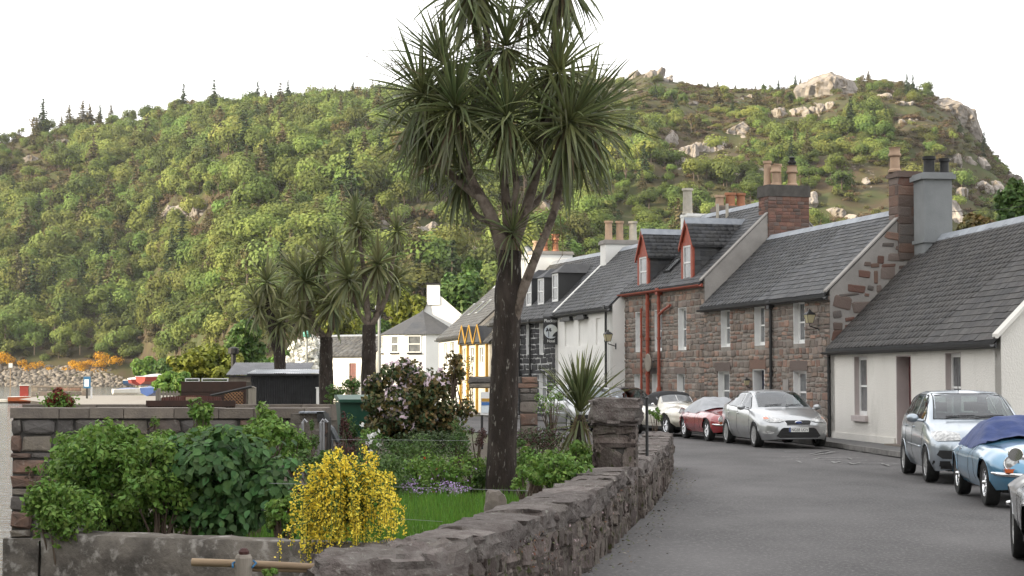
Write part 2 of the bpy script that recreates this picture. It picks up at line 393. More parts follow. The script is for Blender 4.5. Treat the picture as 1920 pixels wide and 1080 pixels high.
# ------------------------------------------------------------------ water, land, road
WATER_Z = -1.6
m = bpy.data.materials.new('water'); m.use_nodes = True
N_, L_ = m.node_tree.nodes, m.node_tree.links
b_ = N_['Principled BSDF']; b_.inputs['Base Color'].default_value = (0.03, 0.04, 0.035, 1); b_.inputs['Roughness'].default_value = 0.06; b_.inputs['Specular IOR Level'].default_value = 0.6
g_ = N_.new('ShaderNodeNewGeometry'); mp_ = N_.new('ShaderNodeMapping'); mp_.inputs['Scale'].default_value = (0.6, 1.6, 1)
t1 = N_.new('ShaderNodeTexNoise'); t1.inputs['Scale'].default_value = 1.6; t1.inputs['Detail'].default_value = 5
bm_ = N_.new('ShaderNodeBump'); bm_.inputs['Strength'].default_value = 0.9; bm_.inputs['Distance'].default_value = 0.22
L_.new(g_.outputs['Position'], mp_.inputs['Vector']); L_.new(mp_.outputs['Vector'], t1.inputs['Vector'])
L_.new(t1.outputs['Fac'], bm_.inputs['Height']); L_.new(bm_.outputs['Normal'], b_.inputs['Normal'])
K['water'] = m
o = MB().quad((-6000, -3000, WATER_Z), (3000, -3000, WATER_Z), (3000, 7000, WATER_Z), (-6000, 7000, WATER_Z)).build('water', K['water']); tag(o, kind='structure')

def sstep(a, b, x):
    t = min(1, max(0, (x - a) / (b - a))); return t * t * (3 - 2 * t)

SHORE = [(-400, -3.3), (13, -3.3), (13.3, -3.3), (26.9, -5.6), (27.2, -7.5), (28.5, -7.8), (50, -13.3), (90, -22), (108, -27), (138, -37), (144, -38), (144.5, -31.5), (165, -34), (230, -46), (690, -138)]
def shore_x(Y): return float(np.interp(Y, [p[0] for p in SHORE], [p[1] for p in SHORE]))
def land_z(X, Y):
    return -0.06 + 0.40 * sstep(-7, -13, X) * sstep(38, 75, Y) + 2.2 * sstep(200, 600, Y) + 0.9 * sstep(58, 110, Y) * sstep(4, 25, X)
V, F = [], []
ys = [-400, -200, -60, -20, 0, 8, 12.9, 13.0, 13.3, 16, 20, 24, 26.9, 27.2, 28.5, 33, 38, 44, 50, 58, 66, 75, 84, 95, 108, 120, 138, 144, 144.5, 165, 200, 240, 300, 380, 480, 600, 720]
cols = [0, 0.02, 0.05, 0.09, 0.14, 0.2, 0.3, 0.45, 0.7, 1.0]
for Y in ys:
    x0 = shore_x(Y)
    V.append((x0, Y, -4.0))
    for c in cols:
        X = x0 + c * c * (500 - x0) if c else x0
        V.append((X, Y, land_z(X, Y)))
nc = len(cols) + 1
for i in range(len(ys) - 1):
    for j in range(nc - 1):
        a = i * nc + j; F.append((a, a + 1, a + 1 + nc, a + nc))
me = bpy.data.meshes.new('land'); me.from_pydata(V, [], F); me.update(); me.shade_smooth(); me.set_sharp_from_angle(angle=radians(30))
tag(new_obj('ground', me, None, K['land']), kind='structure')

ROAD_L = [(-60, -2.2), (0, -1.3), (9, -0.62), (13, -0.28), (16.6, 0.62), (22.7, 1.62), (30, 2.55), (36, 3.1), (40, 2.4), (50, 0.8), (60, -1.2), (80, -6), (100, -12), (125, -22)]
ROAD_R = [(-60, -3.0), (-10, 1.2), (0, 3.2), (10, 5.4), (18, 7.25), (22, 8.0), (26, 8.6), (30, 8.98), (34, 9.12), (40, 8.95), (47, 8.42), (50, 7.95), (53, 7.25), (59, 5.85), (67, 3.55), (75.5, 1.2), (83, -0.9), (95, -4.4), (112, -10.5), (125, -16)]
def edge(tab, Y): return float(np.interp(Y, [p[0] for p in tab], [p[1] for p in tab]))
V, F = [], []
yr = list(np.arange(-60, 125.1, 1.25))
for Y in yr:
    a, b = edge(ROAD_L, Y), max(edge(ROAD_R, Y), edge(ROAD_L, Y) + 0.5)
    for k in range(9): 
        t = k / 8; V.append((a + (b - a) * t, Y, 0.035 * sin(pi * t) - 0.03))
for i in range(len(yr) - 1):
    for k in range(8):
        q = i * 9 + k; F.append((q, q + 1, q + 10, q + 9))
me = bpy.data.meshes.new('road'); me.from_pydata(V, [], F); me.update(); me.shade_smooth()
road = tag(new_obj('road', me, None, K['asphalt']), kind='structure')
# faded lettering and line left on the asphalt by the kerb
mb = MB(); rr = random.Random(3)
for i in range(26):
    c = atz(1480 + rr.random() * 210, 846 + rr.random() * 26, 0.0)
    l, w, a = 0.2 + 0.5 * rr.random(), 0.03, rr.choice([0.1, 1.5, 0.4, 1.2])
    d = Vector((cos(a), sin(a), 0)); n_ = Vector((-sin(a), cos(a), 0))
    z = 0.006 + .0006 * i
    mb.quad(*[(p.x, p.y, z) for p in (c - d * l - n_ * w, c + d * l - n_ * w, c + d * l + n_ * w, c - d * l + n_ * w)])
tag(mb.build('road_markings', K['roadpaint'], road), kind='stuff')

# pavement with kerbstones
HOUSE_LINE = [(-60, 0.5), (0, 6.5), (18, 10.2), (30, 11.5), (37.7, 10.6), (50, 9.2), (60, 6.7), (68, 4.4), (76, 2.0), (85, -0.7), (99, -4.0), (125, -13)]
V, F = [], []
for i, Y in enumerate(yr):
    a, b = edge(ROAD_R, Y) + 0.13, max(edge(HOUSE_LINE, Y) + 0.4, edge(ROAD_R, Y) + 0.4)
    V += [(a, Y, -0.05), (a, Y, 0.117), (b, Y, 0.13), (b + 1.0, Y, 0.13)]
    if i:
        for k in range(3): q = (i - 1) * 4 + k; F.append((q, q + 1, q + 5, q + 4))
me = bpy.data.meshes.new('pavement'); me.from_pydata(V, [], F); me.update()
pave = tag(new_obj('pavement', me, None, K['pavement']), kind='structure')
kb = [mesh_data('kerb_stone', *((lambda q: (q.v, q.f))(MB().box(0, 0.985, 0, 0.14, -0.12, 0.0))), K['kerbstone'])]
items = []
Y = 4.0
while Y < 100:
    p = Vector((edge(ROAD_R, Y), Y, 0)); q = Vector((edge(ROAD_R, Y + 0.5), Y + 0.5, 0)); d = (q - p).normalized()
    a = atan2(d.y, d.x)
    items.append((0, Matrix.Translation((p.x, p.y, 0.116 + R.uniform(-0.008, 0.006))) @ Matrix.Rotation(a, 4, 'Z') @ Matrix.Translation((0, -0.14, 0))))
    Y += d.y * 1.0
pieces(pave, 'kerb_stone', 'kerb', items, kb, K['kerbstone'])

# ------------------------------------------------------------------ the wooded hill across the bay
RX = [-900, -300, 0, 60, 110, 200, 260, 340, 450, 540, 650, 720, 800, 900, 1000, 1100, 1180, 1215, 1250, 1330, 1400, 1470, 1520, 1570, 1620, 1700, 1745, 1785, 1815, 1840, 1880, 1920, 1985, 2200, 2700]
RY = [420, 310, 268, 250, 242, 238, 222, 208, 202, 198, 190, 185, 180, 172, 160, 148, 145, 132, 148, 159, 165, 165, 153, 145, 147, 153, 172, 192, 228, 262, 303, 347, 405, 560, 640]
def ridge_y(px): return float(np.interp(px, RX, RY))
def D1f(px): return float(np.interp(px, [-300, 900, 2200], [1050, 1000, 830]))
def D0f(px): return float(np.interp(px, [-900, 260, 460, 2200], [706, 706, 420, 400]))
def hill_z(px, Y):
    d0, d1 = D0f(px), D1f(px)
    zr = EYE + (708 - ridge_y(px)) / FOC * d1
    t = (Y - d0) / (d1 - d0)
    if t > 1:
        return zr - (Y - d1) * 0.22 - 4 * sstep(0, 80, Y - d1)
    t = max(t, 0)
    g = t ** 0.9
    X = (px - 960) / FOC * Y
    n1 = fbm(X, Y, 0, 0.012, 4); n2 = fbm(X + 400, Y, 0, 0.05, 4)
    amp = sin(pi * min(1, t * 1.02)) if t < 0.98 else 0
    crag = abs(fbm(X * 1.0 + 90, Y * 1.4, 3, 0.022, 3))
    return 6.6 + (zr - 6.6) * g + amp * (9 * n1 + 3.0 * n2 + 7 * (crag - 0.3)) + 0.6 * n2
pxs = list(np.arange(-900, 2701, 11)); tt = np.concatenate([np.linspace(0, 1, 92), [1.04, 1.1, 1.2, 1.4, 1.8]])
V, F = [], []
for px in pxs:
    d0, d1 = D0f(px), D1f(px)
    V.append(((px - 960) / FOC * (d0 - 16), d0 - 16, -2.2))
    for t in tt:
        Y = d0 + (d1 - d0) * t
        V.append(((px - 960) / FOC * Y, Y, hill_z(px, Y)))
n = len(tt) + 1
for i in range(len(pxs) - 1):
    for j in range(n - 1):
        a = i * n + j; F.append((a, a + n, a + n + 1, a + 1))
m = mat('hill', (0.07, 0.052, 0.034), (0.055, 0.066, 0.026), scale=0.035, lo=0.42, hi=0.6, rough=0.95, bump=2.0, bscale=0.5, c3=(0.09, 0.08, 0.04), s3=0.11, lo3=0.5, hi3=0.66, spec=0.1)
# bare rock where the ground is steep
N_, L_ = m.node_tree.nodes, m.node_tree.links
b_ = N_['Principled BSDF']; src = b_.inputs['Base Color'].links[0].from_socket
g_ = N_.new('ShaderNodeNewGeometry'); tx = N_.new('ShaderNodeTexNoise'); tx.inputs['Scale'].default_value = 0.06; tx.inputs['Detail'].default_value = 9; tx.inputs['Roughness'].default_value = 0.72
L_.new(g_.outputs['Position'], tx.inputs['Vector'])
rm = N_.new('ShaderNodeMapRange'); rm.inputs['From Min'].default_value = 0.62; rm.inputs['From Max'].default_value = 0.66; L_.new(tx.outputs['Fac'], rm.inputs['Value'])
mx = N_.new('ShaderNodeMix'); mx.data_type = 'RGBA'; mx.inputs['B'].default_value = (0.26, 0.225, 0.19, 1)
L_.new(rm.outputs['Result'], mx.inputs['Factor']); L_.new(src, mx.inputs['A']); L_.new(mx.outputs['Result'], b_.inputs['Base Color'])
me = bpy.data.meshes.new('hill'); me.from_pydata(V, [], F); me.update(); me.shade_smooth()
hill = tag(new_obj('hill', me, None, m), kind='structure')

def hill_hit(px, py):
    """distance at which a line of sight through (px, py) meets the hill"""
    d0, d1 = D0f(px), D1f(px); prev = None
    for i in range(161):
        Y = d0 + (d1 - d0) * i / 160
        z = hill_z(px, Y)
        if z >= at(px, py, Y).z: return Y
    return d1

# rock outcrops standing out of the slope
K['rock'] = mat('rock', (0.28, 0.25, 0.225), (0.165, 0.145, 0.125), scale=0.25, lo=0.45, hi=0.68, rough=0.92, bump=1.5, bscale=0.6, var=0.1, spec=0.15, c3=(0.13, 0.105, 0.075), s3=0.3, lo3=0.56, hi3=0.64, stretch=(1, 1, 0.45))
def rock_lump(mb, c, sx, sy, sz, rr, sub=2):
    bm = bmesh.new(); bmesh.ops.create_icosphere(bm, subdivisions=sub, radius=1)
    planes = [(Vector((rr.gauss(0, 1), rr.gauss(0, 1) - 0.4, rr.gauss(0, .7))).normalized(), rr.uniform(0.3, 0.78)) for _ in range(13)]
    off = rr.random() * 99
    for v in bm.verts:
        p = v.co.copy()
        for n_, d_ in planes:
            e = p.dot(n_) - d_
            if e > 0: p -= n_ * e
        p *= 1 + 0.22 * noise.noise(p * 2.3 + Vector((off, 0, 0)))
        v.co = Vector((p.x * sx, p.y * sy, p.z * sz)) + c
    bm.verts.index_update()
    mb.add([v.co for v in bm.verts], [[v.index for v in f.verts] for f in bm.faces]); bm.free()
rr = random.Random(21)
CRAGS = [(1562, 172, 86, 54, 1), (1215, 144, 62, 22, 0), (1135, 156, 70, 16, 0), (1165, 175, 60, 14, 0), (1385, 250, 52, 34, 0), (1340, 282, 66, 38, 0), (1293, 288, 40, 34, 0), (1258, 268, 30, 28, 0), (1278, 305, 20, 20, 0),
  (1500, 216, 90, 22, 0), (1463, 218, 26, 20, 0), (1545, 205, 40, 18, 0), (1785, 210, 70, 40, 0), (1822, 235, 38, 56, 0), (1664, 185, 26, 16, 0), (1695, 195, 30, 10, 0), (1700, 230, 34, 10, 0), (1805, 304, 44, 22, 0), (1843, 310, 16, 26, 0),
  (1862, 358, 50, 26, 0), (1905, 345, 34, 26, 0), (1800, 365, 24, 22, 0), (1625, 342, 20, 14, 0), (1790, 410, 40, 60, 0), (1570, 400, 40, 26, 0), (1520, 385, 24, 34, 0), (1600, 410, 20, 16, 0),
  (795, 442, 44, 40, 0), (835, 455, 28, 30, 0), (715, 432, 44, 34, 0), (745, 265, 30, 14, 0), (360, 405, 66, 34, 0), (320, 400, 34, 30, 0), (115, 272, 34, 16, 0), (60, 302, 30, 18, 0), (20, 350, 30, 14, 0), (400, 310, 26, 18, 0), (590, 283, 18, 12, 0),
  (443, 568, 40, 26, 0), (890, 478, 44, 22, 0), (1010, 385, 50, 26, 0), (985, 430, 40, 24, 0), (1250, 150, 30, 12, 0), (690, 240, 20, 10, 0), (1400, 182, 30, 8, 0), (1290, 195, 40, 8, 0), (1130, 210, 30, 12, 0)]
def crag_face(mb, c, sx, sy, sz, rr, sub=4):
    """bedrock standing out of the slope: flattened body broken by upright joints"""
    bm = bmesh.new(); bmesh.ops.create_icosphere(bm, subdivisions=sub, radius=1); off = rr.random() * 99; tilt = rr.uniform(-.35, .35)
    planes = [(Vector((rr.gauss(0, 1), -abs(rr.gauss(.6, .5)), rr.gauss(.2, .6))).normalized(), rr.uniform(.45, .8)) for _ in range(14)]
    for v in bm.verts:
        p = v.co.copy()
        for n_, d_ in planes:
            e = p.dot(n_) - d_
            if e > 0: p -= n_ * e
        q = Vector((p.x * sx, p.y * sy, p.z * sz)); q.x += tilt * q.z
        k = .55 * noise.fractal(Vector((q.x * .45 + off, q.y * .3, q.z * .13)), .8, 2.1, 4) + .35 * abs(noise.noise(Vector((q.x * .9, off, q.z * .2))))
        q += Vector((p.x * .5, p.y - .7, p.z * .6)) * k * min(sx, sz, 5) * .55
        v.co = q + c
    bm.verts.index_update(); mb.add([v.co for v in bm.verts], [[v.index for v in f.verts] for f in bm.faces]); bm.free()
for px, py, w, h, smooth in CRAGS:
    mb = MB(); Y0 = hill_hit(px, py); s = Y0 / FOC
    k = 1 if smooth else max(1, int(w / max(14, h * .9)))
    for i in range(k):
        x = px + (0 if k == 1 else ((i + .5) / k - .5) * w) + rr.uniform(-.06, .06) * w; y = py + rr.uniform(-.12, .12) * h
        Y = hill_hit(x, y); c = at(x, y - (4 if smooth else 0), Y + (-5 if smooth else .2)); crag_face(mb, c, w / k * s * .8, 4.5 + h * s * .35, h * s * rr.uniform(.68, .9), rr, 4)
    for i in range(0 if smooth else max(1, int(w * h / 420))):
        x, y = px + rr.uniform(-.7, .7) * w, py + rr.uniform(-.7, .9) * h; Y = hill_hit(x, y); q = rr.uniform(.5, 1.2) * 5 * s
        rock_lump(mb, at(x, y, Y + .5), q * 1.4, q, q, rr, 2)
    mb.build('rock_outcrop', K['rock'], hill)

# ------------------------------------------------------------------ trees of the hill
def leaf_quads(P, Nn, S, asp=0.62, jit=0.6, rng=NPR, fold=0.25):
    """diamond shaped leaves: points P, facing Nn, lengths S -> vertices (n*4, 3) and quads"""
    n = len(P)
    Nn = Nn + rng.normal(0, jit, (n, 3)); Nn /= np.linalg.norm(Nn, axis=1)[:, None] + 1e-9
    T = rng.normal(0, 1, (n, 3)); T -= Nn * (T * Nn).sum(1)[:, None]; T /= np.linalg.norm(T, axis=1)[:, None] + 1e-9
    Bn = np.cross(Nn, T); S = np.asarray(S).reshape(-1, 1) * np.ones((n, 1))
    a = P - T * S * 0.5; c = P + T * S * 0.5
    b = P + Bn * S * asp * 0.5 + Nn * S * fold * 0.3; d = P - Bn * S * asp * 0.5 + Nn * S * fold * 0.3
    Vv = np.stack([a, b, c, d], 1).reshape(-1, 3)
    return Vv, np.arange(n * 4).reshape(-1, 4)

def shell_points(n, centers, radii, rng=NPR, inner=0.55):
    """n points per clump on lumpy shells around the given centres; returns points and outward directions"""
    P, Dn = [], []
    for c, r in zip(centers, radii):
        d = rng.normal(0, 1, (n, 3)); d /= np.linalg.norm(d, axis=1)[:, None]
        q = inner + (1 - inner) * rng.random((n, 1)) ** 0.5
        P.append(np.asarray(c) + d * q * np.asarray(r)); Dn.append(d)
    return np.concatenate(P), np.concatenate(Dn)

def broadleaf_meshes(name, H, W, clumps, per, leaf, leafmat, trunkmat, seed, base=0.3):
    rng = np.random.default_rng(seed)
    cs, rs = [], []
    for i in range(clumps):
        d = rng.normal(0, 1, 3); d /= np.linalg.norm(d); d[2] = abs(d[2]) * 1.1 - 0.35
        q = rng.uniform(0.45, 0.8)
        cs.append(np.array([d[0] * W * .5 * q, d[1] * W * .5 * q, H * (base + (1 - base) * .5) + d[2] * H * (1 - base) * .5 * q])); rs.append(np.array([1, 1, .85]) * W * rng.uniform(.16, .27))
    P, D = shell_points(per, cs, rs, rng)
    out = P - np.array([0, 0, H * (base + (1 - base) * .45)]); out /= np.linalg.norm(out, axis=1)[:, None] + 1e-6
    Vv, Fq = leaf_quads(P, D * .8 + out * .7 + np.array([0, 0, .2]), rng.uniform(.7, 1.3, len(P)) * leaf, .75, .28, rng)
    o = np_mesh('crown', Vv, Fq, leafmat); me_c = o.data; bpy.data.objects.remove(o)
    mb = MB(); rr = random.Random(seed)
    mb.tube([(0, 0, -0.6), (rr.uniform(-.1, .1), 0, H * .3), (rr.uniform(-.3, .3), rr.uniform(-.3, .3), H * .75)], [H * .022, H * .017, H * .006], 6)
    for i in range(5):
        c = cs[i]; mb.tube([(0, 0, H * rr.uniform(.25, .45)), tuple(np.array(c) * [.5, .5, .85]), tuple(c)], [H * .01, H * .007, H * .003], 5)
    o = mb.build('trunk', trunkmat); me_t = o.data; bpy.data.objects.remove(o)
    return me_c, me_t

def conifer_meshes(H, W, leafmat, trunkmat, seed, sparse=1.0, base=0.15):
    rng = np.random.default_rng(seed); P, D, S = [], [], []
    layers = int(13 * sparse) + 3
    mb = MB(); mb.tube([(0, 0, -0.6), (0, 0, H * .5), (0, 0, H)], [H * .02, H * .012, H * .003], 6)
    for i in range(layers):
        t = i / (layers - 1); z = H * (base + (1 - base) * t); rad = W * .5 * (1 - t) ** .85 * rng.uniform(.75, 1.15) + .1
        nb = max(5, int(13 * (1 - t) + 5))
        for k in range(nb):
            a = rng.uniform(0, 2 * pi); L = rad * rng.uniform(.6, 1.1); m_ = max(3, int(L * 5))
            q = np.linspace(.15, 1, m_)[:, None]
            pts = np.array([[cos(a), sin(a), -0.22]]) * q * L + np.array([[0, 0, z]]) + rng.normal(0, .12, (m_, 3))
            P.append(pts); D.append(np.tile([cos(a) * .4, sin(a) * .4, 1.0], (m_, 1))); S.append(np.full(m_, .55) * rng.uniform(.8, 1.3, m_))
    P, D, S = np.concatenate(P), np.concatenate(D), np.concatenate(S)
    Vv, Fq = leaf_quads(P, D, S * H / 11 + .18, .6, .5, rng)
    o = np_mesh('crown', Vv, Fq, leafmat); a = o.data; bpy.data.objects.remove(o)
    o = mb.build('trunk', trunkmat); b = o.data; bpy.data.objects.remove(o)
    return a, b

K['leaf_hill'] = mat('leaf_hill', (0.115, 0.168, 0.04), (0.185, 0.212, 0.056), scale=0.02, rough=0.75, var=0.12, hue=0.006, ovar=0.42, ohue=0.026, spec=0.2, trans=0.3)
K['leaf_hill_b'] = mat('leaf_hill_b', (0.1, 0.14, 0.038), (0.15, 0.175, 0.05), scale=0.025, rough=0.75, var=0.12, hue=0.006, ovar=0.42, ohue=0.03, spec=0.2, trans=0.3)
K['leaf_brown'] = mat('leaf_brown', (0.14, 0.105, 0.045), (0.105, 0.095, 0.035), scale=0.03, rough=0.8, var=0.3, spec=0.2, trans=0.25)
K['leaf_conifer'] = mat('leaf_conifer', (0.035, 0.06, 0.026), (0.055, 0.08, 0.032), scale=0.03, rough=0.8, var=0.3, spec=0.2, trans=0.15)
K['leaf_pine'] = mat('leaf_pine', (0.1, 0.1, 0.045), (0.13, 0.105, 0.055), scale=0.03, rough=0.8, var=0.3, spec=0.2, trans=0.15)
K['leaf_gorse'] = mat('leaf_gorse', (0.6, 0.3, 0.015), (0.5, 0.27, 0.02), scale=0.3, rough=0.8, var=0.3, spec=0.2, trans=0.2)
K['leaf_scrub'] = mat('leaf_scrub', (0.1, 0.12, 0.03), (0.11, 0.085, 0.04), scale=0.03, rough=0.8, var=0.35, spec=0.2, trans=0.25)
KIND = {}
KIND['broad'] = [broadleaf_meshes('b', 7.8, 7.6, 16, 62, 0.62, K['leaf_hill'] if i < 4 else K['leaf_hill_b'], K['bark_far'], 100 + i, .04) for i in range(6)]
KIND['birch'] = [broadleaf_meshes('b', 8.0, 4.6, 12, 22, 0.55, K['leaf_brown'] if i else K['leaf_hill'], K['bark_far'], 140 + i, .25) for i in range(2)]
KIND['conifer'] = [conifer_meshes(12, 6.6, K['leaf_conifer'], K['bark_far'], 160 + i) for i in range(2)]
KIND['pine'] = [conifer_meshes(11, 6.8, K['leaf_pine'], K['bark_far'], 170 + i, .8, .25) for i in range(2)]
KIND['scrub'] = [broadleaf_meshes('b', 2.6, 4.2, 9, 20, 0.5, K['leaf_scrub'], K['bark_far'], 180 + i, .05) for i in range(2)]
K['leaf_heather'] = mat('leaf_heather', (0.085, 0.055, 0.038), (0.11, 0.08, 0.045), scale=0.05, rough=0.9, var=0.3, spec=0.1, ovar=.25)
KIND['scrub'] += [broadleaf_meshes('b', 1.3, 4.6, 9, 26, 0.45, K['leaf_heather'], K['bark_far'], 190 + i, .0) for i in range(2)]
src_coll = bpy.data.collections.new('wood_sources')
SRC = []
for k in ('broad', 'birch', 'conifer', 'pine', 'scrub'):
    for i, (a, b) in enumerate(KIND[k]):
        V = np.concatenate([np.array([v.co[:] for v in a.vertices]), np.array([v.co[:] for v in b.vertices])])
        me = bpy.data.meshes.new('wood_%02d' % len(SRC))
        fa = [tuple(p.vertices) for p in a.polygons]; na = len(a.vertices)
        fb = [tuple(na + q for q in p.vertices) for p in b.polygons]
        me.from_pydata(V.tolist(), [], fa + fb); me.materials.append(a.materials[0]); me.materials.append(b.materials[0])
        me.polygons.foreach_set('material_index', [0] * len(fa) + [1] * len(fb)); me.update()
        so = bpy.data.objects.new('a%02d_source' % len(SRC), me); src_coll.objects.link(so); SRC.append(k)
KSTART = {k: SRC.index(k) for k in ('broad', 'birch', 'conifer', 'pine', 'scrub')}
# open heather and scree: (px, py, rx, ry, share of trees that still grow there)
OPEN = [(1250, 175, 190, 50, .22), (1500, 170, 140, 40, .3), (1620, 165, 120, 30, .5), (1330, 275, 90, 40, .35), (1780, 260, 90, 90, .2), (1720, 370, 190, 60, .25), (1850, 330, 80, 70, .15), (1480, 215, 100, 18, .4), (1560, 168, 54, 34, 0),
        (60, 320, 80, 70, .3), (20, 280, 60, 40, .3), (420, 312, 70, 14, .2), (350, 402, 70, 26, .25), (520, 390, 60, 30, .5), (790, 440, 80, 50, .35), (720, 420, 60, 40, .4), (600, 300, 60, 14, .4), (440, 570, 34, 24, .1), (1000, 400, 70, 50, .5), (1120, 200, 90, 40, .4), (170, 235, 90, 22, .4)]
for px, py, w, h, sm in CRAGS: OPEN.append((px, py + 9, w * .62 + 6, h * .55 + 16, .04))
pts, idx, rot, scl = [], [], [], []
rr = random.Random(5)
tries = 0
while len(pts) < 10500 and tries < 80000:
    tries += 1
    px = rr.uniform(-420, 2350); t = rr.random() ** 0.9
    d0, d1 = D0f(px), D1f(px); Y = d0 + 3 + (d1 - d0 - 2) * t
    if rr.random() > Y / 1050: continue
    z = hill_z(px, Y); X = (px - 960) / FOC * Y
    py = 708 - (z - EYE) / Y * FOC
    dens = 1.0
    for ex, ey, ax, ay, dd in OPEN:
        if ((px - ex) / ax) ** 2 + ((py - ey) / ay) ** 2 < 1: dens = min(dens, dd)
    patch = fbm(X, Y, 7, 0.018, 3)
    if patch > 0.42 and dens == 1: dens = 0.55
    if rr.random() > dens:
        if rr.random() < 0.8:
            k = 'scrub'
        else: continue
    else:
        q = rr.random()
        top = t > 0.9
        left = px < 200
        k = 'broad' if q < (0.74 if top else 0.86) else 'birch' if q < (0.9 if top else 0.93) else 'pine' if q < (0.97 if left or top else 0.98) else 'conifer'
        if top and k in ('pine', 'conifer') and rr.random() < .6: k = 'birch'
        if dens < 0.6 and k == 'broad' and rr.random() < .45: k = 'scrub'
    s = rr.choice((rr.uniform(.7, 1.1), rr.uniform(1.0, 1.75))) * (0.8 if t > .85 else 1.0) * (0.74 if px > 1050 else 1.15)
    if ridge_y(px) < 170 and t > 0.93: s *= 0.55
    pts.append((X, Y, z - 0.5)); idx.append(KSTART[k] + rr.randrange(len(KIND[k]))); rot.append(rr.uniform(0, 6.28)); scl.append((s * rr.uniform(.85, 1.2), s * rr.uniform(.85, 1.2), s * rr.uniform(.8, 1.2)))
for i in range(7600):
    px, t = (rr.uniform(-420, 2350), rr.random()) if i % 2 else (rr.uniform(1060, 2000), rr.uniform(.4, 1)); d0, d1 = D0f(px), D1f(px); Y = d0 + 2 + (d1 - d0 - 4) * t; q = rr.uniform(.6, 1.3)
    py = 708 - (hill_z(px, Y) - EYE) / Y * FOC
    if any(((px - c_[0]) / (c_[2] * .7 + 4)) ** 2 + ((py - c_[1] - 4) / (c_[3] * .6 + 8)) ** 2 < 1 for c_ in CRAGS): continue
    pts.append(((px - 960) / FOC * Y, Y, hill_z(px, Y) - .4)); idx.append(KSTART['scrub'] + rr.randrange(4)); rot.append(rr.uniform(0, 6.28)); scl.append((q * 1.2, q * 1.2, q * rr.uniform(.5, 1)))
me = bpy.data.meshes.new('woodland'); me.from_pydata(pts, [], [])
a_ = me.attributes.new('idx', 'INT', 'POINT'); a_.data.foreach_set('value', idx)
a_ = me.attributes.new('rot', 'FLOAT', 'POINT'); a_.data.foreach_set('value', rot)
a_ = me.attributes.new('scl', 'FLOAT_VECTOR', 'POINT'); a_.data.foreach_set('vector', np.array(scl, dtype=np.float32).ravel())
wood = tag(new_obj('woodland', me), 'dense green birch and oak wood covering the hillside across the bay', 'wood', kind='stuff')
ng = bpy.data.node_groups.new('woodland_nodes', 'GeometryNodeTree')
ng.interface.new_socket('Geometry', in_out='INPUT', socket_type='NodeSocketGeometry'); ng.interface.new_socket('Geometry', in_out='OUTPUT', socket_type='NodeSocketGeometry')
gi, go = ng.nodes.new('NodeGroupInput'), ng.nodes.new('NodeGroupOutput')
ip = ng.nodes.new('GeometryNodeInstanceOnPoints'); ci = ng.nodes.new('GeometryNodeCollectionInfo')
ci.inputs['Collection'].default_value = src_coll; ci.inputs['Separate Children'].default_value = True; ci.inputs['Reset Children'].default_value = True
def named(nm, ty):
    q = ng.nodes.new('GeometryNodeInputNamedAttribute'); q.data_type = ty; q.inputs['Name'].default_value = nm; return q.outputs['Attribute']
cx = ng.nodes.new('ShaderNodeCombineXYZ'); ng.links.new(named('rot', 'FLOAT'), cx.inputs['Z'])
ng.links.new(gi.outputs[0], ip.inputs['Points']); ng.links.new(ci.outputs[0], ip.inputs['Instance']); ip.inputs['Pick Instance'].default_value = True
ng.links.new(named('idx', 'INT'), ip.inputs['Instance Index']); ng.links.new(cx.outputs[0], ip.inputs['Rotation']); ng.links.new(named('scl', 'FLOAT_VECTOR'), ip.inputs['Scale'])
ng.links.new(ip.outputs[0], go.inputs[0])
mod = wood.modifiers.new('trees', 'NODES'); mod.node_group = ng

TREE_NAME = {'broad': 'broadleaf_tree', 'birch': 'birch_tree', 'conifer': 'spruce_tree', 'pine': 'pine_tree'}
def tree(kind, loc, s, rz, label, group, cat='tree', name=None):
    a, b = KIND[kind][R.randrange(len(KIND[kind]))]
    t = thing(name or TREE_NAME[kind], label, cat, loc, rz, group); t.scale = (s[0], s[0], s[1])
    new_obj('crown', a, t); new_obj('trunk', b, t); return t
rr = random.Random(9)
for px, ytop, k in [(30, 238, 'pine'), (75, 180, 'conifer'), (68, 215, 'pine'), (125, 192, 'pine'), (150, 184, 'pine'), (163, 190, 'pine'), (183, 192, 'conifer'), (203, 192, 'pine'), (110, 215, 'pine'), (340, 152, 'conifer'), (537, 146, 'conifer'), (660, 150, 'conifer'), (605, 165, 'pine'), (697, 148, 'pine'), (500, 180, 'conifer'),
                    (1330, 150, 'conifer'), (1463, 146, 'conifer'), (1495, 137, 'conifer'), (1505, 145, 'pine'), (1435, 152, 'conifer'), (1382, 158, 'pine'), (1520, 146, 'conifer')]:
    Y = D1f(px) - 6; z = hill_z(px, Y); H = max(3.0, (at(px, ytop, Y).z - z) * .9) + 0.5
    h0 = 12 if k == 'conifer' else 11
    tree(k, ((px - 960) / FOC * Y, Y, z - 0.4), (max(0.4, H / h0 * (1.0 if k == 'pine' else .9)), H / h0), rr.uniform(0, 6), 'dark spruce standing against the sky on the hill crest' if k == 'conifer' else 'thin brownish pine standing against the sky on the hill crest', 'conifers along the hill crest')
